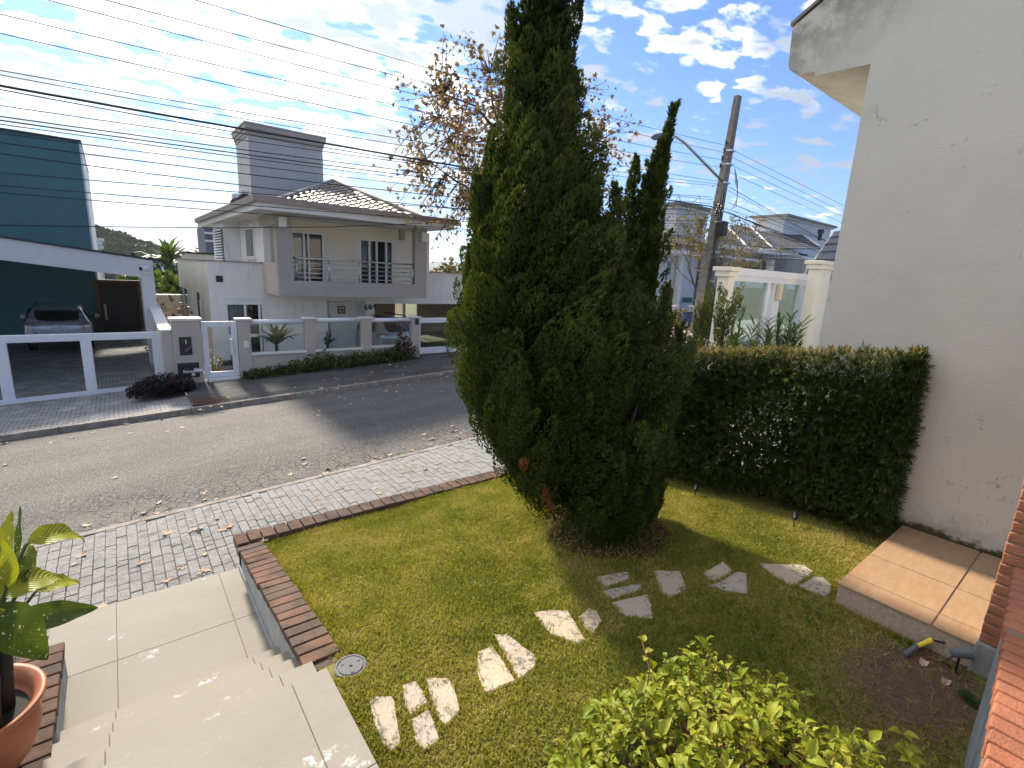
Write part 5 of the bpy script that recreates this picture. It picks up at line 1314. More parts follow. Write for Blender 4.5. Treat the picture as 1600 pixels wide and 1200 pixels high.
for k in range(3):
    x0, x1 = pil[k][1], pil[k + 1][0]
    sl = [Z(z4(425, 450), YFN), Z(z4(762, 432), YFN), Z(z4(1060, 412), YFN)][k]; tr_ = [Z(z4(560, 276), YFN), Z(z4(880, 268), YFN), Z(z4(1165, 268), YFN)][k]
    t_ = thing('glass_fence_panel', ('leftmost', 'middle', 'rightmost')[k] + ' low beige fence wall topped with glass between the pillars', 'fence', ((x0 + x1) / 2, YFN, gz(x0)), 'glass fence panels of the white house')
    box('low_wall', BR, t_, (x0, YFN + .01, gz(x0) - .15), (x1, YFN + TH - .01, sl - .05))
    box('sill', mt['white_stone'], t_, (x0 - .02, YFN - .05, sl - .049), (x1 + .02, YFN + TH + .04, sl), .006)
    MB().tube([(x0, YFN + .08, tr_ - .03), (x1, YFN + .08, tr_ - .03)], .06, 10).build('top_rail', mt['white_metal'], t_, smooth=True)
    box('pane', mt['clear_glass'], t_, (x0 + .01, YFN + .075, sl + .005), (x1 - .01, YFN + .085, tr_ - .06))
# driveway gate
x0 = pil[3][1] + .01; x1 = x0 + 3.6; zg = Z(z4(1400, 262), YFN); zb2 = Z(zB(1090, 700), YFN)
dg_ = thing('driveway_gate', 'white sliding driveway gate with frosted glass, half hidden by the juniper', 'gate', (x0 + 1.5, YFN, zb2))
box('top_rail', mt['white_metal'], dg_, (x0, YFN + .03, zg - .16), (x1, YFN + .13, zg), .02); box('bottom_rail', mt['white_metal'], dg_, (x0, YFN + .03, zb2), (x1, YFN + .13, zb2 + .2), .02)
for q in (x0, x1 - .1): box('stile', mt['white_metal'], dg_, (q, YFN + .03, zb2 + .201), (q + .04, YFN + .13, zg - .161))
box('pane', mt['clear_glass'], dg_, (x0 + .04, YFN + .075, zb2 + .2), (x1 - .1, YFN + .085, zg - .16))
bx0 = x1 + .02; t_ = thing('boundary_wall', 'beige front wall continuing right of the driveway gate behind the juniper', 'wall', (bx0 + 3, YFN, gz(bx0))); box('wall', BR, t_, (bx0, YFN, gz(bx0) - .3), (bx0 + 9, YFN + TH, zg + .1))
# meter pillar and pedestrian gate
mx0, mx1 = fx_(zA, 0, 600), fx_(zA, 305, 600); mx0 = X(z2(1070, 450), YFN); zt = Z(zA(150, 425), YFN)
mp_ = thing('meter_pillar', 'wide beige wall pier with electricity and water meter boxes', 'pier', ((mx0 + mx1) / 2, YFN, gz(mx0)))
box('wall', BR, mp_, (mx0, YFN - .03, gz(mx0) - .2), (mx1, YFN + .3, zt), .01); box('cap', mt['white_stone'], mp_, (mx0 - .03, YFN - .07, zt + .001), (mx1 + .04, YFN + .34, zt + .06), .008)
a, b, c_, d_ = fx_(zA, 70, 700), fx_(zA, 205, 700), Z(zA(130, 600), YFN), Z(zA(140, 798), YFN)
mb_ = box('electricity_meter_box', mt['dark_metal'], mp_, (a, YFN - .045, d_), (b, YFN - .031, c_), .006); box('meter', mt['paper_cream'], mb_, (a + .12, YFN - .07, (c_ + d_) / 2 + .05), (b - .1, YFN - .046, c_ - .06), .01)
MB().tube([(a + .1, YFN - .055, d_ + .1), (a + .25, YFN - .055, d_ + .22), (b - .1, YFN - .055, d_ + .08)], .022, 6).build('wire', mt['grey_plastic'], mb_)
a, b, c_, d_ = fx_(zA, 52, 950), fx_(zA, 288, 950), Z(zA(160, 880), YFN), Z(zA(170, 1042), YFN)
mb_ = box('water_meter_box', mt['dark_metal'], mp_, (a, YFN - .045, d_), (b, YFN - .031, c_), .01)
zc_ = (c_ + d_) / 2; MB().tube([(a + .1, YFN - .07, zc_ - .02), (a + .5, YFN - .07, zc_ - .02), (b - .15, YFN - .07, zc_ + .03), (b - .13, YFN - .07, zc_ - .13)], .04, 8).build('pipe', mt['white_plastic'], mb_); MB().lathe([(.0, 0), (.1, 0), (.1, .1), (0, .1)], ((a + b) / 2, YFN - .1, zc_ + .02), 16).build('meter', mt['black_plastic'], mb_)
g0, g1 = mx1 + .02, pil[0][0] - .01; zt = Z(zA(500, 435), YFN); zb2 = gz(g0) + .08
pg = thing('pedestrian_gate', 'white framed glass pedestrian gate with vertical white handle', 'gate', ((g0 + g1) / 2, YFN, gz(g0)))
for a, b, c_, d_ in ((g0, g0 + .13, zb2, zt), (g1 - .13, g1, zb2, zt), (g0 + .131, g1 - .131, zt - .13, zt), (g0 + .131, g1 - .131, zb2, zb2 + .13)): box('frame', mt['white_metal'], pg, (a, YFN + .02, c_), (b, YFN + .1, d_), .01)
box('pane', mt['clear_glass'], pg, (g0 + .12, YFN + .055, zb2 + .12), (g1 - .12, YFN + .065, zt - .12))
hx = fx_(zA, 640, 700); box('handle', mt['white_plastic'], pg, (hx - .03, YFN - .04, Z(zA(640, 800), YFN)), (hx + .03, YFN + .019, Z(zA(640, 622), YFN)), .01)
box('doorstep', mt['white_stone'], pg, (g0 + .05, YFN - .16, gz(g0) - .1), (g1 - .02, YFN + .1, gz(g0) + .075), .01)
grid('front_yard', [XL - .5, 2.5, 4, XDR1], [YFN + .18, 15, YW - .01], lambda x, y: GF + .02 + .25 * sstep(15.5, 13.9, y), mt['white_stone'])
# sloping white-capped wall between the two plots
bw = thing('party_wall', 'low party wall with sloping white coping between the two plots', 'wall', (mx0 - .1, 14.5, gz(mx0)))
ya_, yb_ = YFN + .0, 17.2; xw = mx0 - .19
zc0 = Z(z2(1040, 470), YFN); 
MB().hexa([(xw, ya_, gz(xw) - .2), (xw + .185, ya_, gz(xw) - .2), (xw + .185, yb_, gz(xw) - .2), (xw, yb_, gz(xw) - .2)], [(xw, ya_, zc0), (xw + .185, ya_, zc0), (xw + .185, yb_, zc0 + .35), (xw, yb_, zc0 + .35)]).build('wall', mt['beige_render'], bw)
MB().hexa([(xw - .05, ya_ - .04, zc0 + .002), (xw + .187, ya_ - .04, zc0 + .002), (xw + .187, yb_, zc0 + .352), (xw - .05, yb_, zc0 + .352)], [(xw - .05, ya_ - .04, zc0 + .042), (xw + .187, ya_ - .04, zc0 + .042), (xw + .187, yb_, zc0 + .392), (xw - .05, yb_, zc0 + .392)]).build('coping', mt['white_stone'], bw)

# ================================================================ TEAL HOUSE AND CARPORT
th = thing('teal_house', 'teal rendered house with white sloping carport beam, left edge of photo', 'house', (-4, 22, -3.4))
YT2 = 25.0; xe = X(z1(545, 600), YT2); ztl = Z(z1(485, 165), YT2)
box('wall', mt['teal_render'], th, (-22, YT2, -4.2), (xe, YT2 + 9, ztl))
box('wall_edge', mt['white_render'], th, (xe + .001, YT2 + .02, -4.2), (xe + .06, YT2 + 9, ztl - .02)); box('wall_cap', mt['dark_metal'], th, (-22, YT2 - .06, ztl + .001), (xe + .08, YT2 + 9, ztl + .06))
YC_ = 16.6
pz = fside(.5, 14.2) - .05
xa_, za_ = X(z1(0, 765), YC_), Z(z1(0, 765), YC_); xb_, zb_ = X(z1(885, 898), YC_), Z(z1(885, 898), YC_); xc_, zc_ = X(z1(0, 905), YC_), Z(z1(0, 905), YC_); xd_, zd_ = X(z1(885, 1015), YC_), Z(z1(885, 1015), YC_)
sl_ = (zb_ - za_) / (xb_ - xa_); sl2 = (zd_ - zc_) / (xd_ - xc_); xl_ = -14
LR = mt['lilac_render']
MB().prism([(xl_, YC_, za_ + sl_ * (xl_ - xa_)), (xb_, YC_, zb_), (xb_, YC_, zd_), (xl_, YC_, zc_ + sl2 * (xl_ - xc_))], (0, .35, 0)).build('carport_beam', LR, th)
MB().prism([(xl_, YC_ - .04, za_ + sl_ * (xl_ - xa_) + .002), (xb_ + .6, YC_ - .04, zb_ + sl_ * .6 + .002), (xb_ + .6, YC_ - .04, zb_ + sl_ * .6 + .05), (xl_, YC_ - .04, za_ + sl_ * (xl_ - xa_) + .05)], (0, YT2 - YC_, 0)).build('carport_roof', mt['dark_metal'], th)
px0, px1 = X(z1(880, 1000), YC_), X(z1(962, 1000), YC_)
box('carport_column', LR, th, (px0, YC_ - .02, pz - .5), (px1, YC_ + .34, zb_ - .01), .01); box('plinth', mt['grey_render'], th, (px0 - .02, YC_ - .05, pz - .5), (px1 + .02, YC_ - .021, pz + .12))
m = MB().prism([(px1 - .18, YC_ + .341, pz - .5), (px1 - .18, YC_ + .341, zb_ - .05), (px1 - .18, YT2 - .01, zb_ - .05), (px1 - .18, YT2 - .01, pz - .5)], (.15, 0, 0)); 
dx0, dx1 = X(z2(600, 300), YT2 - .1), X(z2(885, 300), YT2 - .1); dzt = Z(z2(720, 150), YT2 - .1)
dr_ = box('door', mt['dark_wood'], th, (dx0 + .13, YT2 - .06, -3.6), (dx1 - .08, YT2 - .001, dzt - .1), .01)
for a, b in ((dx0, dx0 + .129), (dx1 - .079, dx1)): box('frame', mt['mid_wood'], dr_, (a, YT2 - .1, -3.6), (b, YT2 - .002, dzt))
box('frame', mt['mid_wood'], dr_, (dx0 + .13, YT2 - .1, dzt - .1), (dx1 - .08, YT2 - .002, dzt))
for k in range(4): z = -3.4 + k * .56; box('panel', mt['dark_wood'], dr_, (dx0 + .42, YT2 - .085, z), (dx1 - .15, YT2 - .061, z + .50), .012)
hx = X(z2(660, 350), YT2 - .2); MB().tube([(hx, YT2 - .16, Z(z2(660, 300), YT2)), (hx, YT2 - .16, Z(z2(668, 395), YT2))], .045, 8).build('pull_handle', mt['steel'], dr_)
box('side_panel', mt['white_render'], th, (dx1 + .02, YT2 - .05, -3.8), (dx1 + .45, YT2 - .002, dzt + .1))
# gate
YG = 14.25
sg = thing('sliding_gate', 'white framed glass sliding gate in front of the teal house carport', 'gate', (-1, YG, gz(-1)))
zt = lambda xp: Z(zC(xp, 355 - xp * .026), YG)
gx0, gx1 = -7.0, X(zC(1560, 400), YG)
zgt = Z(zC(800, 325), YG); zgb = Z(zC(800, 905), YG)
fz0 = lambda x: fside(x, YG) - .004 + .05
m = MB(); 
box('top_rail', mt['white_metal'], sg, (gx0, YG, zgt - .14), (gx1, YG + .09, zgt + .02), .015)
bz = lambda x: Z(zC(800, 900), YG) + SL * .9 * (x - X(zC(800, 900), YG))
MB().hexa([(gx0, YG, bz(gx0) - .12), (gx1, YG, bz(gx1) - .12), (gx1, YG + .09, bz(gx1) - .12), (gx0, YG + .09, bz(gx0) - .12)], [(gx0, YG, bz(gx0) + .06), (gx1, YG, bz(gx1) + .06), (gx1, YG + .09, bz(gx1) + .06), (gx0, YG + .09, bz(gx0) + .06)]).build('bottom_rail', mt['white_metal'], sg)
ps_ = [X(zC(40, 650), YG), X(zC(860, 650), YG), gx1 - .10]; step = ps_[1] - ps_[0]; ps_ = [ps_[0] - 2 * step, ps_[0] - step] + ps_
for q in ps_: box('stile', mt['white_metal'], sg, (q - .10, YG + .003, bz(q) + .05), (q + .09, YG + .087, zgt - .13), .01)
for a, b in zip(ps_, ps_[1:]): MB().prism([(a + .08, YG + .04, bz(a) + .05), (b - .09, YG + .04, bz(b) + .05), (b - .09, YG + .04, zgt - .13), (a + .08, YG + .04, zgt - .13)], (0, .008, 0)).build('pane', mt['smoked_glass'], sg)
q = z1(905, 960); sc_ = thing('security_camera', 'small white security camera on the carport column', 'camera', (X(q, YC_), YC_, Z(q, YC_)))
xx, z = X(q, YC_ - .1), Z(q, YC_ - .1)
box('bracket', mt['white_plastic'], sc_, (xx - .02, YC_ - .1, z - .14), (xx + .1, YC_ - .021, z - .08), .01); MB().tube([(xx - .08, YC_ - .2, z), (xx + .08, YC_ - .08, z + .03)], .055, 12).build('body', mt['white_plastic'], sc_); MB().tube([(xx - .1, YC_ - .215, z - .004), (xx - .081, YC_ - .201, z)], .05, 12).build('lens', mt['black_plastic'], sc_)
box('roof_box', mt['dark_metal'], th, (X(z1(815, 880), YC_ + 1), YC_ + 1, Z(z1(830, 888), YC_ + 1) - .1), (X(z1(845, 880), YC_ + 1), YC_ + 1.3, Z(z1(830, 860), YC_ + 1)))
# ================================================================ CARS (rear view hatchbacks)
def hatchback(name, label, loc, rot, paintm, plate):
    """length runs along +Y from the tail; Z up; origin on the ground under the rear bumper"""
    t_ = thing(name, label, 'car', loc, 'parked hatchbacks', rot); ORG[t_.name] = Vector((0, 0, 0))
    # cross sections along y: (y, half width low, half width belt, z low, z belt, half width roof, z roof)
    sec = [(0.00, .72, .76, .34, .86, .60, .88), (.06, .83, .86, .26, .96, .66, 1.00), (.22, .86, .875, .24, 1.00, .64, 1.20), (.50, .87, .88, .22, 1.01, .62, 1.46), (.85, .87, .88, .22, 1.00, .62, 1.52), (1.5, .87, .88, .22, .98, .63, 1.54), (2.2, .87, .88, .22, .96, .61, 1.50), (2.75, .87, .875, .22, .95, .58, 1.20), (3.1, .86, .87, .22, .94, .55, 1.0), (3.7, .83, .84, .22, .86, .55, .90), (3.98, .70, .72, .30, .70, .50, .74)]
    m = MB(); n = 0; rings = []
    for (y, wl_, wb, zl, zb, wr, zr_) in sec:
        half = [(0, zl), (wl_ * .86, zl), (wl_, zl + .10), (wb, (zl + zb) / 2), (wb * .985, zb - .06), (wb * .955, zb), (wr + (wb - wr) * .35, zb + (zr_ - zb) * .6), (wr + .02, zr_ - .05), (wr - .08, zr_), (0, zr_ + .02)]
        ring = [(-x, y, z) for x, z in half][::1] + [(x, y, z) for x, z in reversed(half[1:-1])]
        rings.append(len(m.v)); m.v += ring; n = len(ring)
    for a, b in zip(rings, rings[1:]):
        for k in range(n): k2 = (k + 1) % n; m.f.append((a + k, b + k, b + k2, a + k2))
    m.f.append(tuple(rings[0] + k for k in range(n))); m.f.append(tuple(rings[-1] + n - 1 - k for k in range(n)))
    body = m.build('body', paintm, t_, smooth=True); md = body.modifiers.new('sub', 'SUBSURF'); md.levels = md.render_levels = 2
    # rear window: a curved dark sheet a little proud of the hatch
    def sheet(name, rows, mat, par, th=.012):
        m = MB(); k = len(rows[0])
        m.v = [q for r in rows for q in r]
        for i in range(len(rows) - 1):
            for j in range(k - 1): m.f.append((i * k + j, i * k + j + 1, (i + 1) * k + j + 1, (i + 1) * k + j))
        o = m.build(name, mat, par, smooth=True); s = o.modifiers.new('solid', 'SOLIDIFY'); s.thickness = th; s.offset = 0; return o
    rows = []
    for i in range(7):
        f = i / 6; y = .105 + .30 * f; z = 1.03 + .37 * f; w = .60 - .04 * f - .10 * (1 - f) ** 4
        if i == 0: w = .46
        rows.append([(w * q, y + .03 * q * q + -.035, z + (.03 * q * q if i < 2 else 0)) for q in np.linspace(-1, 1, 11)])
    sheet('rear_window', rows, mt['car_glass'], t_)
    sp = MB(); sp.hexa([(-.57, .34, 1.47), (.57, .34, 1.47), (.57, .62, 1.52), (-.57, .62, 1.52)], [(-.55, .35, 1.495), (.55, .35, 1.495), (.55, .62, 1.545), (-.55, .62, 1.545)]); sp.build('spoiler', paintm, t_, bevel=.01)
    for s in (-1, 1):
        m = MB(); m.hexa([(s * .60, .0, .78), (s * .84, .05, .78), (s * .86, .14, .78), (s * .62, .12, .78)], [(s * .62, .05, .99), (s * .80, .09, 1.0), (s * .84, .2, 1.0), (s * .62, .16, .99)])
        lamp = m.build('tail_lamp', mt['red_lamp'], t_, bevel=.02)
        MB().box((s * .68, .012, .84), (s * .78, .05, .92)).build('reversing_light', mt['white_plastic'], lamp, bevel=.01)
        m = MB(); m.tube([(s * .86, 2.35, 1.0), (s * .98, 2.33, 1.03)], [.03, .03], 8).build('mirror_arm', mt['black_plastic'], t_)
        MB().hexa([(s * .94, 2.28, .95), (s * 1.10, 2.28, .96), (s * 1.10, 2.40, .96), (s * .94, 2.40, .95)], [(s * .95, 2.28, 1.10), (s * 1.08, 2.28, 1.10), (s * 1.08, 2.40, 1.09), (s * .95, 2.40, 1.09)]).build('mirror', paintm, t_, bevel=.025)
        # side glass
        rows = [[(s * (.862 - .16 * f), y + .12 * f, 1.02 + .40 * f) for y in np.linspace(.55, 2.5, 9)] for f in np.linspace(0, 1, 4)]
        sheet('side_window', rows, mt['car_glass'], t_, .02)
        for yy in (.72, 3.25):
            wl2 = MB().tube([(s * .64, yy, .30), (s * .85, yy, .30)], [.30, .30], 24).build('wheel', mt['rubber'], t_); MB().tube([(s * .851, yy, .30), (s * .862, yy, .30)], [.20, .19], 16).build('rim', mt['steel'], wl2)
        MB().tube([(s * .56, .55, 1.56), (s * .56, .8, 1.60), (s * .56, 2.0, 1.60), (s * .56, 2.2, 1.56)], .018, 6).build('roof_rail', mt['black_plastic'], t_)
    bp = MB(); bp.hexa([(-.84, -.03, .36), (.84, -.03, .36), (.86, .2, .36), (-.86, .2, .36)], [(-.80, -.02, .58), (.80, -.02, .58), (.85, .2, .60), (-.85, .2, .60)]); bumper = bp.build('bumper', paintm, t_, bevel=.04, seg=3)
    MB().hexa([(-.62, -.045, .28), (.62, -.045, .28), (.7, .2, .26), (-.7, .2, .26)], [(-.52, -.042, .52), (.52, -.042, .52), (.52, -.02, .54), (-.52, -.02, .54)]).build('bumper_grille', mt['black_plastic'], bumper)
    lp_ = MB().box((-.24, -.068, .42), (.24, -.046, .54)).build('number_plate', mt['white_plastic'], t_, bevel=.006)
    if plate: 
        q = text(plate, .105, (0, -.071, .48), 0, mt['black_plastic'], t_, .002, 'plate_lettering'); q.parent = lp_
    for s in (-1, 1): MB().box((s * .70 - .09, -.035, .40), (s * .70 + .09, -.02, .45)).build('reflector', mt['red_lamp'], bumper)
    # diamond badge
    MB().prism([(0, -.012, .955), (.035, -.012, .90), (0, -.012, .845), (-.035, -.012, .90)], (0, .03, 0)).build('badge', mt['steel'], t_)
    return t_
c1 = ony((92, 540), 21.0); p_ = Vector((float(ony((93, 520), 21.3)[0]), 21.3, 0)); p_.z = float(ony((93, 520), 21.3)[2]) - .62
h1 = hatchback('parked_car', 'silver hatchback parked under the carport of the teal house', p_, 0.02, mt['car_silver'], 'MFV3H00'); h1.scale = (.95, .95, .93)
h1['label'] = 'silver hatchback parked under the carport of the teal house'
YC2 = 15.9; q = ony(zB(910, 530), YC2); 
h2 = hatchback('parked_car', 'pale grey hatchback behind the glass fence of the white house', Vector((float(q[0]), YC2, float(q[2]) - .80)), .12, mt['car_grey'], 'AWC'); h2.scale = (.92,) * 3
text('SANDERO', .075, (0, -.02, .835), 0, mt['steel'], h1, .003, 'tailgate_lettering')
# ================================================================ PLANE TREE with brown autumn leaves
def hash3(): return Vector((random.uniform(-1, 1), random.uniform(-1, 1), random.uniform(-1, 1)))
LV = []; LF = []
# five-lobed leaf
lobes = [(-90, .12), (-55, .42), (-25, .75), (-5, .38), (20, .85), (48, .45), (90, 1.05), (132, .45), (160, .85), (185, .38), (205, .75), (235, .42)]
LV = [(0, .1, 0)] + [(r * math.cos(rad(a)) * .5, .1 + r * math.sin(rad(a)) * .5, .10 * r * math.cos(rad(a * 2)) ) for a, r in lobes]
LF = [(0, i, i % len(lobes) + 1) for i in range(1, len(lobes) + 1)]
PT = Vector((10.1, 12.75, fside(10.1, 12.75)))
pt = thing('plane_tree', 'half-bare plane tree with brown autumn leaves behind the juniper', 'tree', PT)
segs = []
def grow(p, d, L, r, lvl, tips):
    n = 4; pts = [p]; q = p.copy(); dd = d.copy()
    for i in range(n):
        dd = (dd + hash3() * .16 + Vector((0, 0, .05))).normalized(); q = q + dd * (L / n); pts.append(q.copy())
    segs.append((pts, [r * (1 - .5 * i / n) for i in range(n + 1)], lvl))
    if lvl >= 4: tips.append((pts, dd)); return
    k = (5, 4, 4, 3)[lvl] if lvl < 4 else 0
    for j in range(k):
        f = random.uniform(.35, 1.0) if j else 1.0; i = min(n, max(1, int(f * n + .5)))
        nd = (dd * .75 + hash3().normalized() * (.75 if lvl else .95) + Vector((0, 0, .18))).normalized()
        grow(pts[i], nd, L * random.uniform(.58, .80), r * .5, lvl + 1, tips)
    if lvl == 3: tips.append((pts, dd))
random.seed(21)
CC = Vector(ony((800, 250), 12.75)); CR = Vector((4.0, 3.0, 3.1))
trunk_pts = [PT, PT + Vector((.05, 0, 1.2)), PT + Vector((0, .05, 2.3)), PT.lerp(CC, .62) + Vector((.1, 0, 0)), CC + Vector((0, 0, .6)), CC + Vector((.1, 0, 2.2))]
MB().tube(trunk_pts, [.19, .16, .14, .11, .07, .02], 10).build('trunk', mt['pale_bark'], pt, smooth=True)
nodes = [(trunk_pts[3].lerp(trunk_pts[5], k / 6), .06) for k in range(7)]
for k in range(13):
    an = k * 2.4; el = -.15 + 1.25 * (k / 13); dv = Vector((math.cos(an) * math.cos(el), math.sin(an) * math.cos(el), math.sin(el)))
    b0 = trunk_pts[2].lerp(trunk_pts[4], random.random() * .9); e = CC + Vector((dv.x * CR.x, dv.y * CR.y, dv.z * CR.z)) * .72
    pts = [b0, b0.lerp(e, .33) + hash3() * .25 + Vector((0, 0, .25)), b0.lerp(e, .66) + hash3() * .25 + Vector((0, 0, .2)), e]
    MB().tube(pts, [.065, .048, .03, .014], 6).build('limb', mt['bark'], pt, smooth=True)
    for j in range(1, 9): f = j / 8; i = min(2, int(f * 3)); nodes.append((pts[i].lerp(pts[i + 1], f * 3 - i), .03))
NP = np.array([n[0] for n in nodes]); tw = MB(); P_, D_ = [], []
for k in range(620):
    v = hash3().normalized() * (random.random() ** .38); q = CC + Vector((v.x * CR.x, v.y * CR.y, v.z * CR.z)) * (1 + .12 * math.sin(v.x * 9 + v.z * 7))
    i = int(np.argmin(((NP - np.array(q)) ** 2).sum(1))); b0 = nodes[i][0]; mid = b0.lerp(q, .5) + hash3() * .12 + Vector((0, 0, .08))
    tw.tube([b0, mid, q], [.016, .010, .004], 4, False)
    for j in range(random.choice((6, 9, 12, 15, 18))):
        P_.append(b0.lerp(q, random.uniform(.45, 1.05)) + hash3() * .20); D_.append(hash3() + Vector((0, 0, -.55)))
stuff(tw.build('twigs', mt['bark'], pt))
P_ = np.array(P_); D_ = np.array(D_); N = len(P_); s_ = rng.uniform(.11, .23, N)
scatter('leaves', LV, LF, frames(D_, rng.uniform(0, 6, N), s_, s_, t=s_), P_, mt['plane_leaf'], pt)

# fallen leaves
random.seed(5)
fl_me = []
for k in range(5):
    m = MB(); c_ = .12 * (k + 1)
    m.add([(x * (1 + .1 * k), y, abs(z) * .6 + (.25 + .12 * k) * (x * x + (y - .1) ** 2) * random.uniform(.5, 1.2)) for x, y, z in LV], LF); fl_me.append(m.mesh('fallen_leaf'))
    fl_me[-1].materials.append(mt['fallen_leaf'])
def drop(p, zf, lab, grp, smin=.10, smax=.19):
    o = link('fallen_leaf', random.choice(fl_me)); s = .72 * random.uniform(smin, smax); o.scale = (s, s, s)
    o.location = (p[0], p[1], zf(p[0], p[1]) + .006); o.rotation_euler = (random.uniform(-.25, .25), random.uniform(-.25, .25), random.uniform(0, 6.28)); tag(o, lab, 'leaf', grp)
roadf = lambda x, y: road_z(x, y) + .03 * math.sin((y - KN) / (KF - KN) * math.pi)
z5 = zm(0, 680, .25); z6 = zm(440, 560, .1875); z9 = zm(350, 640, .28125)
def near_pt(p, a, b=0.): return onslope(p, -2.97 + a, SL)
L1 = 'dry brown plane leaf lying on the near paved sidewalk'; L2 = 'dry plane leaf lying on the asphalt road'; L3 = 'dry plane leaf in the near gutter along the kerb'; L4 = 'reddish brown plane leaf on the dark pavement over the street'; L5 = 'dry plane leaf in the far gutter along the dark pavement'
for x, y in ((500, 750), (470, 800), (880, 810), (440, 930), (1150, 830), (1270, 755), (1235, 870), (1310, 845), (1055, 920), (640, 1085), (1050, 620), (1200, 600), (1240, 585), (1450, 570), (1390, 600), (1350, 520)): drop(near_pt(z5(x, y), .11), nside, L1, 'leaves on the near sidewalk')
for x, y in ((830, 440), (870, 465), (430, 575), (1110, 330), (975, 325), (1030, 345), (1180, 320), (40, 650), (490, 505)): drop(near_pt(z9(x, y), .11), nside, L1, 'leaves on the near sidewalk')
for x, y in ((985, 425), (905, 487), (990, 490), (730, 260), (1275, 355), (1270, 405), (40, 165), (630, 595), (760, 585), (545, 560)): drop(near_pt(z5(x, y), .0), roadf, L2, 'leaves on the road', .12, .2)
for x, y in ((435, 272), (452, 305), (365, 358), (578, 328), (660, 333), (920, 250), (1110, 167), (1145, 192), (1285, 148), (1310, 158), (1265, 120), (320, 8), (530, 20), (615, 348)): drop(near_pt(z9(x, y), .0), roadf, L2, 'leaves on the road', .12, .2)
for x, y in ((240, 930), (500, 1060)): pass
for k in range(46):
    x = random.uniform(-1.2, 5.2); drop((x, KN + .05 + abs(random.gauss(0, .12)), 0), roadf, L3, 'leaves in the near gutter', .08, .17)
for x, y in ((85, 378), (320, 458), (570, 398), (685, 345), (865, 280), (950, 288), (985, 315), (1085, 270), (1340, 293), (265, 320), (480, 330), (530, 338), (1180, 680), (1240, 715), (1445, 645), (1485, 662), (1415, 608)): drop(onslope(z6(x, y), -3.06, SL), roadf, L2, 'leaves on the road', .12, .2)
for x, y in ((330, 150), (345, 188), (455, 165), (510, 180), (480, 210), (480, 228), (475, 250), (515, 245), (555, 222), (660, 180), (685, 222), (610, 205), (370, 268), (250, 285), (110, 245), (325, 250), (60, 300), (110, 295), (750, 118), (745, 140), (870, 110), (905, 60), (960, 70), (1030, 75), (1125, 68), (1005, 135), (1160, 118), (1150, 135), (1250, 40), (1235, 50), (1285, 65), (1360, 70), (1305, 120), (1325, 135), (1190, 148), (1435, 70), (830, 70)): drop(onslope(z6(x, y), -2.97 - .11 + .10 + .01, SL), fside, L4, 'leaves on the far pavement', .12, .2)
for x, y in ((895, 205), (970, 225), (1045, 190), (1135, 185), (1060, 222), (1275, 180), (1345, 205), (1330, 170), (405, 290), (400, 310), (1380, 155)): drop(onslope(z6(x, y), -3.06, SL), roadf, L5, 'leaves in the far gutter', .12, .2)
for x, y in ((1430, 885), (1555, 890), (1390, 940), (1310, 940), (1245, 960), (1415, 828), (1225, 830), (520, 965)): drop(onslope(z2(x, y), -2.97, SL), fside, L4, 'leaves on the far pavement', .12, .2)
for x, y in ((805, 1118), (1045, 1105), (1145, 1075), (585, 1102), (320, 1165), (455, 1135), (20, 1170)): drop(onslope(z2(x, y), -3.06, SL), roadf, L2, 'leaves on the road', .12, .2)
for x, y in ((1000, 1022), (890, 1030), (800, 1048)): drop(onslope(z2(x, y), -3.06, SL), roadf, L5, 'leaves in the far gutter', .12, .2)
for p, lab in (((413, 850), 'pale crumpled leaf lying in the inner corner of the brick edging'), ((606, 791), 'pale scrap of leaf on the grass against the front bricks')):
    q = onlawn(p); o = link('fallen_leaf', fl_me[3]); o.location = (q[0], q[1], lawn_z(q[0], q[1]) + .03); o.scale = (.09,) * 3; tag(o, lab, 'leaf')
# cast-iron cover in the far pavement
q = onslope(z2(1320, 905), -2.98, SL); ic = thing('iron_cover', 'rusty rectangular iron cover in the dark pavement', 'cover', (q[0], q[1], fside(q[0], q[1])))
zc = fside(q[0], q[1]); box('plate', mt['rusty_iron'], ic, (q[0] - .36, q[1] - .30, zc - .02), (q[0] + .36, q[1] + .30, zc + .018), .008)
for k in range(5): box('rib', mt['rusty_iron'], ic, (q[0] - .32, q[1] - .24 + .11 * k, zc + .0185), (q[0] + .32, q[1] - .20 + .11 * k, zc + .026))

# ================================================================ SHRUBS ALONG THE FENCE
def tuft(name, lab, cat, base, h, w, n, mat, grp=None, ls=.09, lw=.3, up=.8, bare=0.):
    b = Vector(base); t_ = thing(name, lab, cat, b, grp)
    a = rng.uniform(0, 6.28, n); r_ = w * np.sqrt(rng.random(n)); f = rng.random(n)
    p = np.stack([b.x + r_ * np.cos(a), b.y + r_ * np.sin(a) * .7, b.z + h * (bare + (1 - bare) * f) * (1 - .5 * (r_ / w) ** 2)], 1)
    d_ = np.stack([np.cos(a), np.sin(a), np.full(n, up)], 1) + rng.normal(0, .5, (n, 3)); s_ = ls * rng.uniform(.6, 1.3, n)
    scatter('leaves', OV, OF, frames(d_, rng.uniform(-1, 1, n), s_, s_ * lw, t=s_), p, mat, t_, smooth=True)
    m = MB()
    for k in range(5): an = k * 1.26; m.tube([b - Vector((0, 0, .05)), b + Vector((math.cos(an) * w * .4, math.sin(an) * w * .3, h * .5)), b + Vector((math.cos(an) * w * .6, math.sin(an) * w * .4, h * .85))], [.012, .009, .005], 5, False)
    m.build('stems', mt['twig'], t_); return t_
bed = [(440, .26), (520, .28), (600, .30), (665, .42), (745, .52), (803, .62), (860, .46), (935, .50), (990, .48), (1050, .50), (1110, .46), (1150, .50), (1195, .44), (1255, .62)]
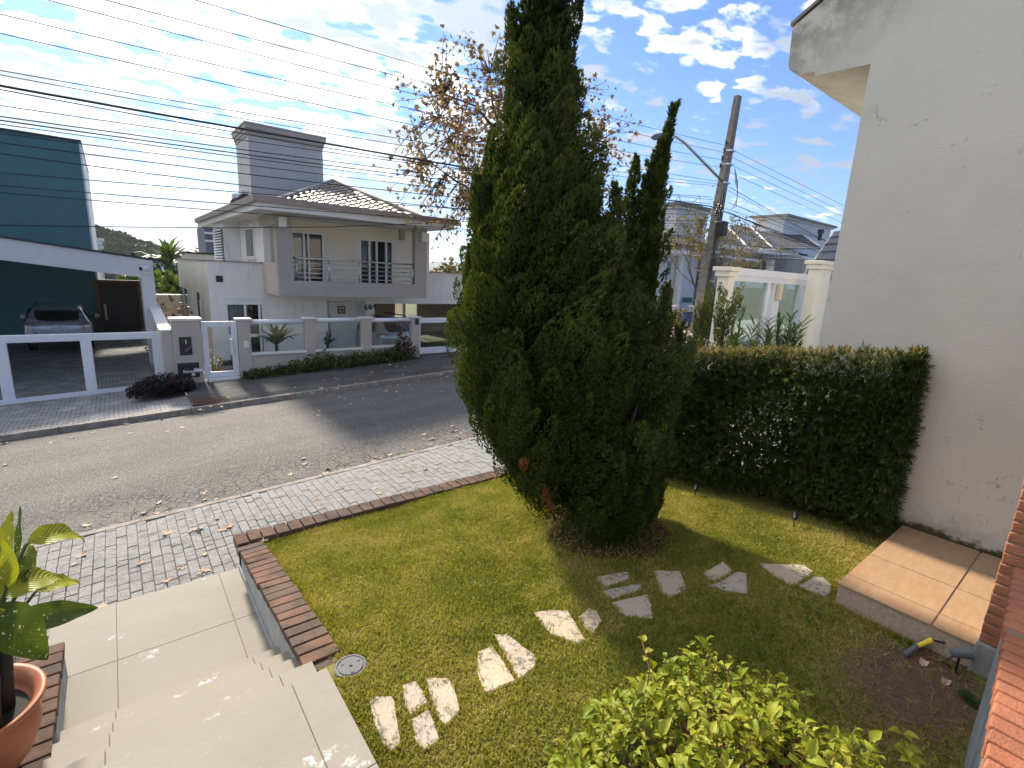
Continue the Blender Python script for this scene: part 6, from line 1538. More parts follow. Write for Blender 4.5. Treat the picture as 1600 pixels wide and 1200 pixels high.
for k, (xz, h) in enumerate(bed):
    yb_ = YFN - .24; yy = 600 - (xz - 440) * .118
    xx = X(z4(xz, yy - 10), yb_); ordn = ('first', 'second', 'third', 'fourth', 'fifth', 'sixth', 'seventh', 'eighth', 'ninth', 'tenth', 'eleventh', 'twelfth', 'thirteenth', 'last')[k]
    tuft('bedding_shrub', ordn + ' green shrub from the left in the row along the beige fence', 'shrub', (xx, yb_, fside(xx, yb_) - .01), h * .85, .28, 170, mt['small_leaf'], 'shrubs along the beige fence', .085, .34)
for xz in (1215, 1240): xx = X(z4(xz, 450), YFN - .2); 
xx = X(z4(1222, 450), YFN - .22); tuft('red_shrub', 'dark red croton rising from the shrubs near the driveway gate', 'shrub', (xx, YFN - .22, fside(xx, YFN)), .85, .22, 130, mt['red_leaf'], None, .11, .28, .9, .4)
q = onslope(z2(1070, 880), -2.99, SL); tuft('purple_shrub', 'low blackish purple shrub mound beside the white sliding gate', 'shrub', (q[0] - .05, q[1] + .42, fside(q[0], q[1])), .42, .55, 3200, mt['dark_purple_leaf'], None, .045, .34, .6)
q = onslope(z2(1010, 890), -2.99, SL); tuft('purple_shrub', 'blackish purple shrub on the setts, left of its twin', 'shrub', (q[0] - .10, q[1] + .25, fside(q[0], q[1])), .34, .48, 2600, mt['dark_purple_leaf'], None, .045, .34, .6)
# potted palm and agave seen through the fence glass, planter in the gateway
def fanplant(name, lab, base, h, n, L, mat, cat='plant'):
    b = Vector(base); t_ = thing(name, lab, cat, b); a = rng.uniform(0, 6.28, n); el = rng.uniform(.25, 1.2, n)
    d_ = np.stack([np.cos(a) * np.cos(el), np.sin(a) * np.cos(el), np.sin(el)], 1)
    V_ = [(-.6, 0, 0), (.6, 0, 0), (1, .4, .10), (-1, .4, .10), (.7, .75, .06), (-.7, .75, .06), (0, 1, -.12)]
    s_ = L * rng.uniform(.6, 1.2, n); scatter('fronds', V_, HF, frames(d_, None, s_, s_ * .07, t=s_), np.tile(np.array(b) + np.array([0, 0, h]), (n, 1)), mat, t_)
    MB().tube([b, b + Vector((0, 0, h))], [.05, .04], 8).build('stem', mt['bark'], t_); return t_
q = ony(zA(1130, 745), 14.6); fanplant('potted_palm', 'dark spiky palm behind the leftmost glass fence panel', (q[0], 14.6, GF + .1), float(q[2]) - GF + .05, 46, .75, mt['small_leaf'])
q = ony(zB(195, 635), 14.8); fanplant('agave', 'small spiky agave behind the middle glass fence panel', (q[0], 14.8, GF + .1), float(q[2]) - GF - .05, 22, .45, mt['small_leaf'])
q = ony(zA(625, 900), 15.4); pl_ = thing('planter_box', 'pale rectangular planter with greenery seen through the pedestrian gate', 'planter', (q[0], 15.4, GF)); 
box('box', mt['concrete'], pl_, (q[0] - .35, 15.2, GF), (q[0] + .45, 15.6, GF + .45), .02)
for k in range(2):
    a = rng.uniform(0, 6.28, 60); s_ = rng.uniform(.08, .14, 60); scatter('leaves', OV, OF, frames(np.stack([np.cos(a), np.sin(a), np.full(60, .7)], 1), None, s_, s_ * .3, t=s_), np.stack([q[0] - .25 + .5 * rng.random(60), 15.25 + .3 * rng.random(60), GF + .45 + .08 * rng.random(60)], 1), mt['small_leaf'], pl_)
q = ony(zA(440, 930), 14.8); tuft('flowering_plant', 'pinkish cream flowering plant just inside the pedestrian gate', 'plant', (q[0] - .05, 14.8, GF + .1), .85, .25, 120, mt['hedge_top_leaf'], None, .08, .5)
q = ony(z2(1060, 300), 18.0); tuft('brown_shrub', 'leggy shrub with russet leaves between the two houses', 'shrub', (q[0], 18, -3.2), 2.2, .7, 170, mt['plane_leaf'], None, .12, .5, .5, .45)

# ================================================================ BETWEEN THE HOUSES, LEFT BACKGROUND
bk = thing('back_wall', 'beige garden wall in the gap behind the two houses', 'wall', (2, 27, -4)); yy = 27.0
box('wall', mt['beige_render'], bk, (X(z1(940, 1200), yy), yy, -4.2), (X(z1(1190, 1200), yy), yy + .15, Z(z1(1050, 1130), yy)))
box('coping', mt['white_stone'], bk, (X(z1(940, 1200), yy), yy - .05, Z(z1(1050, 1130), yy) + .001), (X(z1(1190, 1200), yy), yy + .2, Z(z1(1050, 1130), yy) + .07))
def bushy(name, lab, cat, base, h, w, n, mat, ls, trunk=True, grp=None, shape=1.0):
    b = Vector(base); t_ = thing(name, lab, cat, b, grp); kk = max(8, n // 90)
    v = rng.normal(0, 1, (kk, 3)); v /= np.linalg.norm(v, axis=1, keepdims=True); v *= rng.random((kk, 1)) ** .4
    cc = np.array([b.x, b.y, b.z + h * .58])[None] + v * np.array([w, w, h * .40])[None]; ci = rng.integers(0, kk, n)
    p = cc[ci] + rng.normal(0, w * .17, (n, 3)); s_ = ls * rng.uniform(.6, 1.3, n); d_ = rng.normal(0, 1, (n, 3)) + np.array([0, 0, .4])[None]
    tone = rng.random(kk); scatter('crown', OV, OF, frames(d_, rng.uniform(0, 6, n), s_, s_ * .45, t=s_), p, mat, t_, np.clip(.6 * tone[ci] + .4 * rng.random(n), 0, 1))
    m = MB(); m.tube([b, b + Vector((.05, .02, h * .35)), b + Vector((0, 0, h * .7))], [w * .06 + .02, w * .05 + .01, .02], 7)
    for q in cc[:10]: m.tube([b + Vector((0, 0, h * .3)), (b + Vector((0, 0, h * .3)) + Vector(q)) / 2 + Vector((0, 0, .1)), Vector(q)], [w * .03 + .01, .015, .008], 5, False)
    m.build('trunk', mt['bark'], t_); return t_
def bp(p, y): q = ony(p, y); return q
q = bp(z1(1010, 1100), 36); bushy('garden_tree', 'bright green leafy tree in the gap between the houses', 'tree', (q[0], 36, -5.2), 4.6, 1.6, 1800, mt['palm_leaf'], .35)
q = bp(z1(985, 1030), 52); bushy('garden_tree', 'darker tree farther back between the two houses', 'tree', (q[0], 52, -6.0), 6.0, 2.0, 1800, mt['forest_leaf'], .45)
q = bp(z1(1060, 1000), 46); fanplant('garden_palm', 'palm crown showing between the two houses', (q[0], 46, -6), 5.4, 60, 2.2, mt['palm_leaf'], 'palm')
# dark slate tower and tiled roofs behind the wing
sh_ = thing('slate_house', 'dark grey block with white bands behind the white house wing', 'house', (5, 32, -4)); yy = 32.0
x0, x1 = X(zD(300, 800), yy), X(zD(420, 800), yy); zt_ = Z(zD(330, 705), yy)
box('wall', mt['slate_render'], sh_, (x0, yy, -5), (x1 + 2, yy + 3, zt_)); 
for yv in (780, 872): z = Z(zD(330, yv), yy); box('band', mt['white_metal'], sh_, (x0 - .01, yy - .03, z - .05), (x1 + 2, yy - .001, z + .05))
yy = 30.0; x0, x1 = X(zD(60, 1000), yy), X(zD(440, 1000), yy); zt_ = Z(zD(200, 1025), yy)
box('annex_wall', mt['side_render'], sh_, (x0, yy, -5), (x1 + .5, yy + 1.5, zt_)); box('annex_cap', mt['dark_metal'], sh_, (x0 - .1, yy - .1, zt_ + .001), (x1 + .5, yy + 1.5, zt_ + .08))
def tiled_slope(name, par, a, b, c, d_, rows, W, mat, hgt=.06, kind=True):
    """quad a-b (eave) c-d (ridge above b, a): rows of rolled tiles"""
    a, b, c, d_ = map(Vector, (a, b, c, d_)); nrm = (b - a).cross(d_ - a).normalized(); nrm = nrm if nrm.z > 0 else -nrm
    m = MB(); m.add([a, b, c, d_], [(0, 1, 2, 3)])
    for r_ in range(rows):
        l0, l1 = a.lerp(d_, r_ / rows), a.lerp(d_, (r_ + 1) / rows); q0, q1 = b.lerp(c, r_ / rows), b.lerp(c, (r_ + 1) / rows)
        n = max(1, int((q0 - l0).length / W))
        for k in range(n):
            u0, u1 = k / n, (k + 1) / n; um = (u0 + u1) / 2
            vs = [l0.lerp(q0, u) + nrm * (h + hgt * .6) for u, h in ((u0, 0), (um, hgt), (u1, 0))] + [l1.lerp(q1, u) + nrm * (h + .01) for u, h in ((u0, 0), (um, hgt), (u1, 0))] + [l0.lerp(q0, u) for u in (u0, u1)]
            m.add(vs, [(0, 1, 4, 3), (1, 2, 5, 4), (6, 7, 2, 1, 0)])
    return stuff(m.build(name, mat, par))
yy = 34.0
tiled_slope('roof_tiles', sh_, ony(zD(-40, 1065), yy), ony(zD(420, 1010), yy), ony(zD(420, 940), yy + 3), ony(zD(190, 950), yy + 3), 5, .35, mt['slate_roof_tile'])
fh = thing('far_white_house', 'tiny white stepped house at the foot of the wooded hill', 'house', (-1.5, 60, -6)); yy = 60.0
for k, (a, b, t_) in enumerate(((572, 625, 768), (575, 612, 790), (580, 618, 815))):
    box('storey', mt['white_render'], fh, (X(z1(a, 800), yy), yy - k * .3, -7), (X(z1(b, 800), yy), yy + 3, Z(z1(600, t_), yy) - .25)); box('slab', mt['white_stone'], fh, (X(z1(a, 800), yy) - .3, yy - .4 - k * .3, Z(z1(600, t_), yy) - .249), (X(z1(b, 800), yy) + .3, yy + 3, Z(z1(600, t_), yy)))
for k in range(5):
    yy = 95 + 14 * k; q = ony(z1(965 + 18 * k, 925 - 3 * k), yy); hh = thing('hillside_house', ('nearest', 'second', 'third', 'fourth', 'farthest')[k] + ' of the small pale houses below the wooded hill', 'house', (q[0], yy, q[2] - 3)); box('wall', mt['white_render'], hh, (q[0] - 2, yy, q[2] - 4), (q[0] + 2, yy + 4, q[2])); MB().prism([(q[0] - 2.4, yy - .4, q[2] + .001), (q[0] + 2.4, yy - .4, q[2] + .001), (q[0], yy - .4, q[2] + 1.2)], (0, 5, 0)).build('roof', mt['slate_roof_tile'], hh)

# ---------------------------------------------------------------- hills
def ridge(name, pts, y, depth, mat, amp, kind='structure', base=-30, n=120, seed=1.):
    """pts: skyline pixels; the hill rises from its foot in front to the skyline and falls away behind"""
    w = [ony(p, y) for p in pts]; xs = np.array([q[0] for q in w]); zs = np.array([q[2] for q in w])
    X_ = np.linspace(xs[0] - 1.2 * depth, xs[-1] + 1.2 * depth, n); Zt_ = np.interp(X_, xs, zs); rows = 26; m = MB()
    for j in range(rows):
        f = j / (rows - 1) * 2 - 1
        for i in range(n):
            pr_ = 1 - abs(f) ** 1.6
            zz_ = base + (Zt_[i] - base) * pr_ + amp * pr_ * mnoise.noise(Vector((X_[i] / depth * 9, f * 5, seed))) * .6
            m.v.append((X_[i], y + f * depth, zz_))
    for j in range(rows - 1):
        for i in range(n - 1): m.f.append((j * n + i, j * n + i + 1, (j + 1) * n + i + 1, (j + 1) * n + i))
    o = m.build(name, mat, smooth=True); o['kind'] = kind; return o, X_, Zt_
hill, hx_, hz_ = ridge('hill', [(-600, 300), (-200, 330), (60, 358), (140, 362), (180, 372), (215, 384), (262, 399), (300, 410), (420, 425), (600, 434)], 260, 110, mt['forest_ground'], 4, base=-26)
mo, _, _ = ridge('mountain', [(-900, 360), (-200, 366), (180, 384), (232, 381), (262, 384), (298, 393), (360, 399), (480, 408), (640, 413), (700, 409), (715, 410), (740, 414), (900, 423), (1100, 436), (1500, 455)], 3200, 900, mt['forest_ground'], 14, base=-60, n=200)
# the wood on the hill: rounded crowns of leaf tufts, one mass
N = 1700; ii = rng.uniform(0, 1, N); f = -rng.random(N) ** .8 * .95
xs = ony((-60, 380), 260)[0] + ii * (ony((420, 420), 260)[0] - ony((-60, 380), 260)[0]); zt_ = np.interp(xs, hx_, hz_)
zc_ = -26 + (zt_ + 26) * (1 - np.abs(f) ** 1.6); yc_ = 260 + f * 110
ico = []
for k in range(150):
    v = rng.normal(0, 1, 3); v /= np.linalg.norm(v); ico.append(v)
ico = np.array(ico); M_ = 46; cid = np.repeat(np.arange(N), M_); dv = ico[rng.integers(0, 150, N * M_)]
R0 = rng.uniform(1.6, 3.6, N); pos = np.stack([xs, yc_, zc_], 1)[cid] + dv * (R0[cid] * rng.uniform(.8, 1.08, N * M_))[:, None] * np.array([1, 1, .8])[None]
s_ = R0[cid] * .55; tone = rng.random(N)
w_ = scatter('woodland', [(-.6, -.5, 0), (.6, -.5, 0), (.7, .3, .15), (0, .75, 0), (-.7, .3, .15)], [(0, 1, 2, 3, 4)], frames(dv + rng.normal(0, .35, dv.shape), rng.uniform(0, 6, N * M_), s_, s_, t=s_, upv=(.3, .2, .9)), pos, mt['forest_leaf'], None, np.clip(.6 * tone[cid] + .4 * rng.random(N * M_), 0, 1))
tag(w_, 'dense wood covering the hill behind the houses', 'woodland', kind='stuff')
# tree tops right of the white house
for k, (p, y_, h, w) in enumerate((((690, 428), 40, 3.6, 2.4), ((715, 432), 55, 4.6, 3.0), ((745, 430), 48, 4., 3.))):
    q = ony(p, y_); bushy('distant_tree', ('leftmost', 'middle', 'rightmost')[k] + ' of the round treetops showing over the right wing of the white house', 'tree', (q[0], y_, q[2] - h * .7), h, w, 900, mt['yellowish_leaf'] if k == 0 else mt['forest_leaf'], .4)

# ================================================================ POLE AND CABLES
YP = 12.0
def pp_(p): return Vector(ony(p, YP))
pb = pp_((1083, 560)); ptop = pp_((1153, 150)); pb.z = fside(pb.x, YP) - .3
po = thing('utility_pole', 'tall concrete utility pole with street lamp arm and cables', 'pole', pb)
ax = (ptop - pb)
m = MB(); sec = []
for f, hw in ((0, .27), (.5, .21), (1, .14)):
    c = pb + ax * f; sec.append([(c.x - hw, c.y - hw * .75, c.z), (c.x + hw, c.y - hw * .75, c.z), (c.x + hw, c.y + hw * .75, c.z), (c.x - hw, c.y + hw * .75, c.z)])
m.v = sum(sec, []); m.f = [(0, 1, 2, 3)[::-1], (8, 9, 10, 11)] + [(4 * j + k, 4 * j + (k + 1) % 4, 4 * j + 4 + (k + 1) % 4, 4 * j + 4 + k) for j in range(2) for k in range(4)]
m.build('shaft', mt['pole_concrete'], po, bevel=.02)
tdir = Vector((-R[0][0], -R[1][0], 0)).normalized()     # towards the left of the picture
for k in range(3):
    off = Vector((-.20 + .13 * k, -.27, 0)); MB().tube([pb + off + Vector((0, 0, .2)), pb + ax * .40 + off * .9, pb + ax * (.62 - .06 * k) + off * .8], .045 - .008 * k, 8).build('riser_pipe', mt['grey_plastic'] if k else mt['dark_metal'], po)
for yv in (230, 253, 284, 330, 395, 440, 470):
    f = (Z((1120, yv), YP) - pb.z) / ax.z; c = pb + ax * f; hw = .24 - .10 * f + .01; box('clamp_band', mt['steel'], po, (c.x - hw, c.y - hw - .06, c.z - .03), (c.x + hw, c.y + hw, c.z + .03))
for yv in (226, 237, 249, 261): 
    q = pp_((1134 - (yv - 226) * .25, yv)); MB().tube([q + Vector((0, -.12, 0)), q + Vector((-.18, -.12, 0))], .02, 6).build('insulator_pin', mt['dark_metal'], po); MB().lathe([(.02, -.09), (.05, -.07), (.03, -.03), (.055, 0), (.03, .04), (.05, .07), (.02, .09)], q + Vector((-.2, -.12, 0)), 10).build('insulator', mt['black_plastic'], po)
for q_ in ((1113, 322), (1108, 334), (1110, 330), (1117, 325)):
    q = pp_(q_); MB().lathe([(.02, -.10), (.06, -.06), (.03, -.02), (.06, .03), (.02, .10)], q + Vector((0, -.3, 0)), 8).build('insulator', mt['black_plastic'], po)
q = pp_((1112, 358)); box('splice_box', mt['black_plastic'], po, (q.x - .22, q.y - .62, q.z - .30), (q.x + .2, q.y - .22, q.z + .30), .06); q = pp_((1102, 412)); box('splice_case', mt['black_plastic'], po, (q.x - .1, q.y - .45, q.z - .28), (q.x + .08, q.y - .25, q.z + .28), .05)
a0 = pp_((1128, 283)); a1 = pp_((1062, 215)); a2 = pp_((1045, 211)); a1.y = a2.y = YP - .9; a1 = Vector(ony((1062, 215), YP - .9)); a2 = Vector(ony((1045, 211), YP - 1.0)); a3 = Vector(ony((1018, 215), YP - 1.15))
arm = MB().tube([a0, a0.lerp(a1, .5), a0.lerp(a1, .88), a1.lerp(a2, .35), a2], [.05, .05, .045, .04, .035], 8).build('lamp_arm', mt['steel'], po, smooth=True)
MB().tube([a2, a2.lerp(a3, .15), a2.lerp(a3, .8), a3], [.05, .11, .10, .03], 10).build('lamp_head', mt['grey_plastic'], arm, smooth=True)
MB().lathe([(.05, 0), (.05, .1), (0, .1)], a2.lerp(a3, .2) + Vector((0, 0, .09)), 8).build('photocell', mt['black_plastic'], arm)
m = MB()
for k in range(4):
    a = pp_((1136, 262 + 6 * k)) + Vector((.25, -.2, 0)); b = pp_((1139 - 2 * k, 318 + 3 * k)) + Vector((.1, -.2, 0)); MB().tube([a, a.lerp(b, .4) + Vector((.04 + .05 * k, -.1, .05)), a.lerp(b, .8) + Vector((.05 + .06 * k, -.1, -.1)), b], .012, 5).build('jumper_cable', mt['black_plastic'], po)
# cables: visible pixels on the cable plane; a parabola through three of them
def cable(left, mid, right, r, lab, x_from=-24., Y=YP, cont=None, name='overhead_cable'):
    A, Mq, B = [ony(p, Y) for p in (left, mid, right)]
    cf = np.polyfit([A[0], Mq[0], B[0]], [A[2], Mq[2], B[2]], 2)
    if cf[0] < 0.0002: cf = np.polyfit([A[0], B[0]], [A[2], B[2]], 1); cf = np.array([.0008, cf[0] - .0008 * (A[0] + B[0]), cf[1] + .0008 * A[0] * B[0]])
    pts = [(x, Y, float(np.polyval(cf, x))) for x in np.linspace(x_from, B[0], 40)]
    if cont is not None:
        Cq = ony(cont, Y); d0 = Cq[0] - B[0]
        for x in np.linspace(B[0], B[0] + 3.2 * d0, 24)[1:]:
            t_ = (x - B[0]) / (3.2 * d0); pts.append((x, Y, B[2] + (Cq[2] - B[2]) * 3.2 * t_ - .0 + 1.1 * (-t_ * (1 - t_)) * .6 + 1.1 * .6 * (1 / 3.2) * (1 - 1 / 3.2) * t_ * 3.2 * .0))
    o = MB().tube(pts, r * .8, 5, False).build(name, mt['black_plastic'], org=pts[len(pts) // 2]); tag(o, lab, 'cable', 'overhead cables along the street'); return o
ORD = ('topmost', 'second', 'third', 'fourth', 'fifth', 'sixth', 'seventh', 'eighth', 'ninth', 'tenth', 'eleventh', 'twelfth', 'thirteenth', 'fourteenth', 'fifteenth', 'sixteenth', 'seventeenth', 'eighteenth', 'nineteenth')
wires = [((305, 0), (700, 115), (1129, 226), .010, (1315, 315)), ((165, 0), (685, 135), (1127, 237), .010, (1315, 325)), ((75, 0), (660, 150), (1124, 249), .010, (1315, 333)), ((0, 22), (620, 165), (1122, 261), .010, (1312, 342)), ((0, 52), (620, 190), (1120, 283), .010, None),
 ((0, 110), (615, 215), (1118, 287), .010, (1250, 352)), ((0, 117), (615, 225), (1118, 290), .009, None), ((0, 134), (370, 200), (1108, 322), .026, (1300, 388)), ((0, 140), (375, 208), (1112, 308), .012, None), ((0, 165), (375, 215), (1112, 312), .010, None), ((0, 182), (620, 265), (1110, 318), .012, (1300, 375)), ((0, 188), (620, 272), (1110, 322), .014, (1300, 392)), ((0, 194), (620, 277), (1110, 326), .010, None), ((0, 208), (620, 286), (1108, 330), .010, None), ((0, 223), (620, 299), (1108, 336), .012, None), ((0, 240), (375, 289), (1106, 345), .012, (1300, 408)), ((0, 270), (370, 300), (1104, 352), .010, None), ((0, 290), (350, 318), (1102, 370), .010, None), ((0, 301), (350, 321), (1100, 380), .010, None)]
for k, (a, b, c, r, cont) in enumerate(wires):
    cable(a, b, c, r, ORD[k] + ' from the top of the cables at the left edge of photo' + (', much the thickest' if r > .02 else ''), cont=cont)
# service drop to the white house
A = ony((0, 352), 12.5); pts = []
for px, py, y_ in ((-400, 352, 11.), (0, 352, 12.5), (180, 354.5, 13.2), (360, 356, 13.9), (520, 354.5, 14.4), (660, 349, 14.25)): pts.append(ony((px, py), y_))
o = MB().tube(pts, .010, 5, False).build('service_cable', mt['black_plastic'], org=pts[2]); tag(o, 'thin service cable running level to the eave of the white house', 'cable')
for k, (a, b) in enumerate((((1140, 292), (1252, 352)), ((1138, 316), (1290, 372)), ((1136, 330), (1296, 398)), ((1130, 345), (1240, 372)))):
    A, B = ony(a, YP), ony(b, YP); d_ = B - A; pts = [A + d_ * t_ * 2.2 + np.array([0, 0, -.5 * t_ * (1 - t_)]) for t_ in np.linspace(0, 1, 16)]
    o = MB().tube(pts, .012, 5, False).build('overhead_cable', mt['black_plastic'], org=pts[0]); tag(o, ('first', 'second', 'third', 'fourth')[k] + ' from the top of the low cables leaving the pole to the right', 'cable', 'overhead cables along the street')
# tangle of telephone line left of the pole
pts = [Vector(ony((1040 + 4 * i, 318 + 10 * math.sin(i * .9) + 6 * math.sin(i * 2.3)), YP - .15 - .1 * math.sin(i))) for i in range(17)]
o = MB().tube(pts, .010, 5, False).build('cable_coil', mt['black_plastic'], org=pts[0]); tag(o, 'loose coil of telephone line hanging left of the pole', 'cable')

# ================================================================ RIGHT BACKGROUND: houses up the street
YH = 17.0
rh_ = thing('corner_house', 'pale grey house with slate tiled roofs and chimneys beyond the utility pole', 'house', (30, YH, -2))
BG = mt['bluegrey_render']
def hx(px, y=YH): return X((px, 400), y)
h0, h1_, h2_ = X((1012, 420), YH), X((1108, 420), YH), X((1316, 420), YH)
zg_ = -2.6
ze = Z((1060, 390), YH); box('wall', BG, rh_, (h0, YH, zg_), (h1_, YH + 9, ze + .2)); zeb = Z((1200, 402), YH + .6)
box('right_wall', mt['greige_render'], rh_, (h1_ + .001, YH + .6, zg_), (h2_ + 8, YH + 9, zeb + .2))  # porch shade put into this wall's darker colour
box('pier', mt['slate_render'], rh_, (X((1087, 440), YH), YH - .15, zg_), (X((1098, 440), YH), YH - .001, ze))
box('pier', mt['white_render'], rh_, (X((1060, 440), YH - .3), YH - .3, zg_), (X((1066, 440), YH - .3), YH - .05, ze + .1))
# roofs
er = X((1122, 388), YH - .5)
tiled_slope('roof_tiles', rh_, (h0 - .5, YH - .6, ze + .2), (h1_ + .5, YH - .6, ze + .2), (h1_ + .5, YH + 4.5, ze + 1.6), (h0 + 1.5, YH + 4.5, ze + 1.6), 10, .35, mt['slate_roof_tile'])
zA0 = Z((1150, 386), YH); 
roofs = [((1105, 388), (1165, 385), (1130, 350), (1118, 350)), ((1150, 384), (1205, 388), (1172, 356), (1140, 352)), ((1190, 388), (1285, 390), (1245, 362), (1180, 362))]
for k, (a, b, c, d_) in enumerate(roofs):
    y_ = YH - .2 + .3 * k; tiled_slope('roof_tiles', rh_, ony(a, y_), ony(b, y_), ony(c, y_ + 4.), ony(d_, y_ + 4.), 9, .4, mt['slate_roof_tile'])
    MB().tube([ony(b, y_), ony(c, y_ + 4.)], .14, 6).build('ridge_cap', mt['white_render'], rh_)
y_ = YH + .2; tiled_slope('lower_roof_tiles', rh_, ony((1190, 404), y_ - 1.6), ony((1262, 407), y_ - 1.6), ony((1240, 393), y_), ony((1196, 392), y_), 5, .4, mt['slate_roof_tile'])
for (a, b, yv, h_) in ((1105, 1285, 391, .22), (1105, 1190, 401, .14), (1020, 1105, 391, .2)):
    y_ = YH - .75; z = Z(((a + b) / 2, yv), y_); box('eave_board', mt['white_render'], rh_, (X((a, yv), y_), y_, z - h_), (X((b, yv), y_), y_ + .1, z))
for (a, b, t_, y_, lab) in ((1058, 1107, 330, YH + 2.5, 0), (1225, 1300, 350, YH + 3.5, 1)):
    x0, x1, zt = X((a, t_), y_), X((b, t_), y_), Z(((a + b) / 2, t_), y_); tw = box('chimney', BG, rh_, (x0, y_, ze), (x1, y_ + 2.5, zt)); 
    box('cornice', mt['white_render'], tw, (x0 - .2, y_ - .2, zt + .001), (x1 + .2, y_ + 2.7, zt + .14)); box('cornice', mt['concrete'], tw, (x0 - .4, y_ - .4, zt + .141), (x1 + .4, y_ + 2.9, zt + .32))
for p, y_ in (((1094, 352), YH + 1), ((1282, 365), YH + 2.5)):
    q = Vector(ony(p, y_)); MB().tube([q + Vector((0, 0, -.6)), q, q + Vector((0, 0, .02)), q + Vector((0, 0, .35))], [.16, .16, .27, .24], 10).build('flue', mt['dark_metal'], rh_)
# windows, balcony bands, porch posts
for (a, b, t_, bt, m_) in ((1041, 1049, 408, 428, 'car_glass'), (1045, 1056, 450, 478, 'car_glass'), (1158, 1192, 415, 440, 'room_dark'), (1245, 1262, 395, 402, 'room_dark'), (1190, 1204, 410, 440, 'mid_wood'), (1130, 1150, 412, 432, 'car_glass'), (1150, 1180, 448, 500, 'car_glass'), (1196, 1208, 445, 505, 'mid_wood'), (1222, 1246, 450, 500, 'car_glass'), (1185, 1192, 448, 505, 'white_metal'), (1250, 1258, 445, 505, 'white_metal')):
    y_ = YH - .02 if b < 1108 else YH + .58; wq = box('window', mt[m_], rh_, (X((a, t_), y_), y_ - .02, Z((a, bt), y_)), (X((b, t_), y_), y_ - .001, Z((a, t_), y_))); box('frame', mt['white_metal'], wq, (X((a, t_), y_) - .12, y_ - .05, Z((a, bt), y_) - .1), (X((a, t_), y_) - .001, y_ - .001, Z((a, t_), y_) + .1))
for (a, b, yv) in ((1012, 1045, 437), (1012, 1060, 392)): y_ = YH - .1; z = Z((a, yv), y_); box('band', mt['white_render'], rh_, (X((a, yv), y_), y_, z - .1), (X((b, yv), y_), y_ + .09, z + .1))
for a in (1206, 1262): y_ = YH - 1.2; box('porch_post', mt['white_render'], rh_, (X((a - 3, 420), y_), y_, zg_), (X((a + 3, 420), y_), y_ + .3, Z((a, 404), y_)))
q0, q1 = X((1068, 468), YH - .4), X((1082, 468), YH - .4); sgn = box('wall_sign', mt['green_sign'], None, (q0, YH - .4, Z((1075, 473), YH - .4)), (q1, YH - .35, Z((1075, 465), YH - .4))); tag(sgn, 'small dark green sign plate on the pale wall behind the pole', 'sign')
q = thing('corner_fence', 'low glass and pillar front wall of the corner house up the street', 'fence', (24, 14, -2)); yfc = 14.2
for a in (1051, 1083, 1112): xx = X((a, 500), yfc); box('pillar', mt['white_render'], q, (xx - .14, yfc - .1, -2.8), (xx + .14, yfc + .18, Z((a, 480), yfc))); box('cap', mt['white_stone'], q, (xx - .2, yfc - .16, Z((a, 480), yfc) + .001), (xx + .2, yfc + .24, Z((a, 480), yfc) + .08))
for a, b in ((1020, 1051), (1051, 1083), (1083, 1112)): xa__, xb__ = X((a, 500), yfc) + .15, X((b, 500), yfc) - .15; box('pane', mt['green_glass'], q, (xa__, yfc, Z((a, 515), yfc)), (xb__, yfc + .02, Z((a, 488), yfc))); box('low_wall', mt['white_render'], q, (xa__, yfc - .02, -2.8), (xb__, yfc + .12, Z((a, 515), yfc) - .001))
grid('brick_pavement', [18, 22, 26, 34, 44], [11.7, 13.4, 14.2], lambda x, y: fside(x, y) + .012, mt['brick_paving'])
xx = X((1062, 510), 13.6); tuft('border_plant', 'yellow-green border plant in front of the corner house wall', 'plant', (xx, 13.7, fside(xx, 13.7)), .8, .8, 220, mt['yellowish_leaf'], None, .2, .3)
# scooter parked by the pole
q = Vector(ony((1079, 527), 12.9)); q.z = fside(q.x, 12.9) + .012; sco = thing('motor_scooter', 'small blue scooter parked beside the utility pole', 'scooter', q)
for dx in (-.55, .55):
    w_ = MB().tube([q + Vector((dx, -.05, .24)), q + Vector((dx, .05, .24))], .24, 18).build('wheel', mt['rubber'], sco); MB().tube([q + Vector((dx, -.055, .24)), q + Vector((dx, .055, .24))], .13, 12).build('rim', mt['steel'], w_)
MB().prism([q + Vector((-.75, -.12, .35)), q + Vector((-.1, -.12, .30)), q + Vector((.28, -.12, .30)), q + Vector((.34, -.12, .38)), q + Vector((-.05, -.12, .42)), q + Vector((-.15, -.12, .70)), q + Vector((-.7, -.12, .70))], (0, .24, 0)).build('body', mt['blue_paint'], sco, bevel=.03)
MB().prism([q + Vector((.30, -.16, .30)), q + Vector((.42, -.16, .95)), q + Vector((.48, -.16, .95)), q + Vector((.42, -.16, .32))], (0, .32, 0)).build('leg_shield', mt['blue_paint'], sco, bevel=.02)
box('saddle', mt['black_plastic'], sco, q + Vector((-.72, -.13, .705)), q + Vector((-.12, .13, .78)), .03); MB().tube([q + Vector((.44, -.3, 1.02)), q + Vector((.45, 0, .97)), q + Vector((.44, .3, 1.02))], .018, 6).build('handlebar', mt['dark_metal'], sco); MB().tube([q + Vector((.55, 0, .24)), q + Vector((.45, 0, .95))], .03, 8).build('fork', mt['steel'], sco)
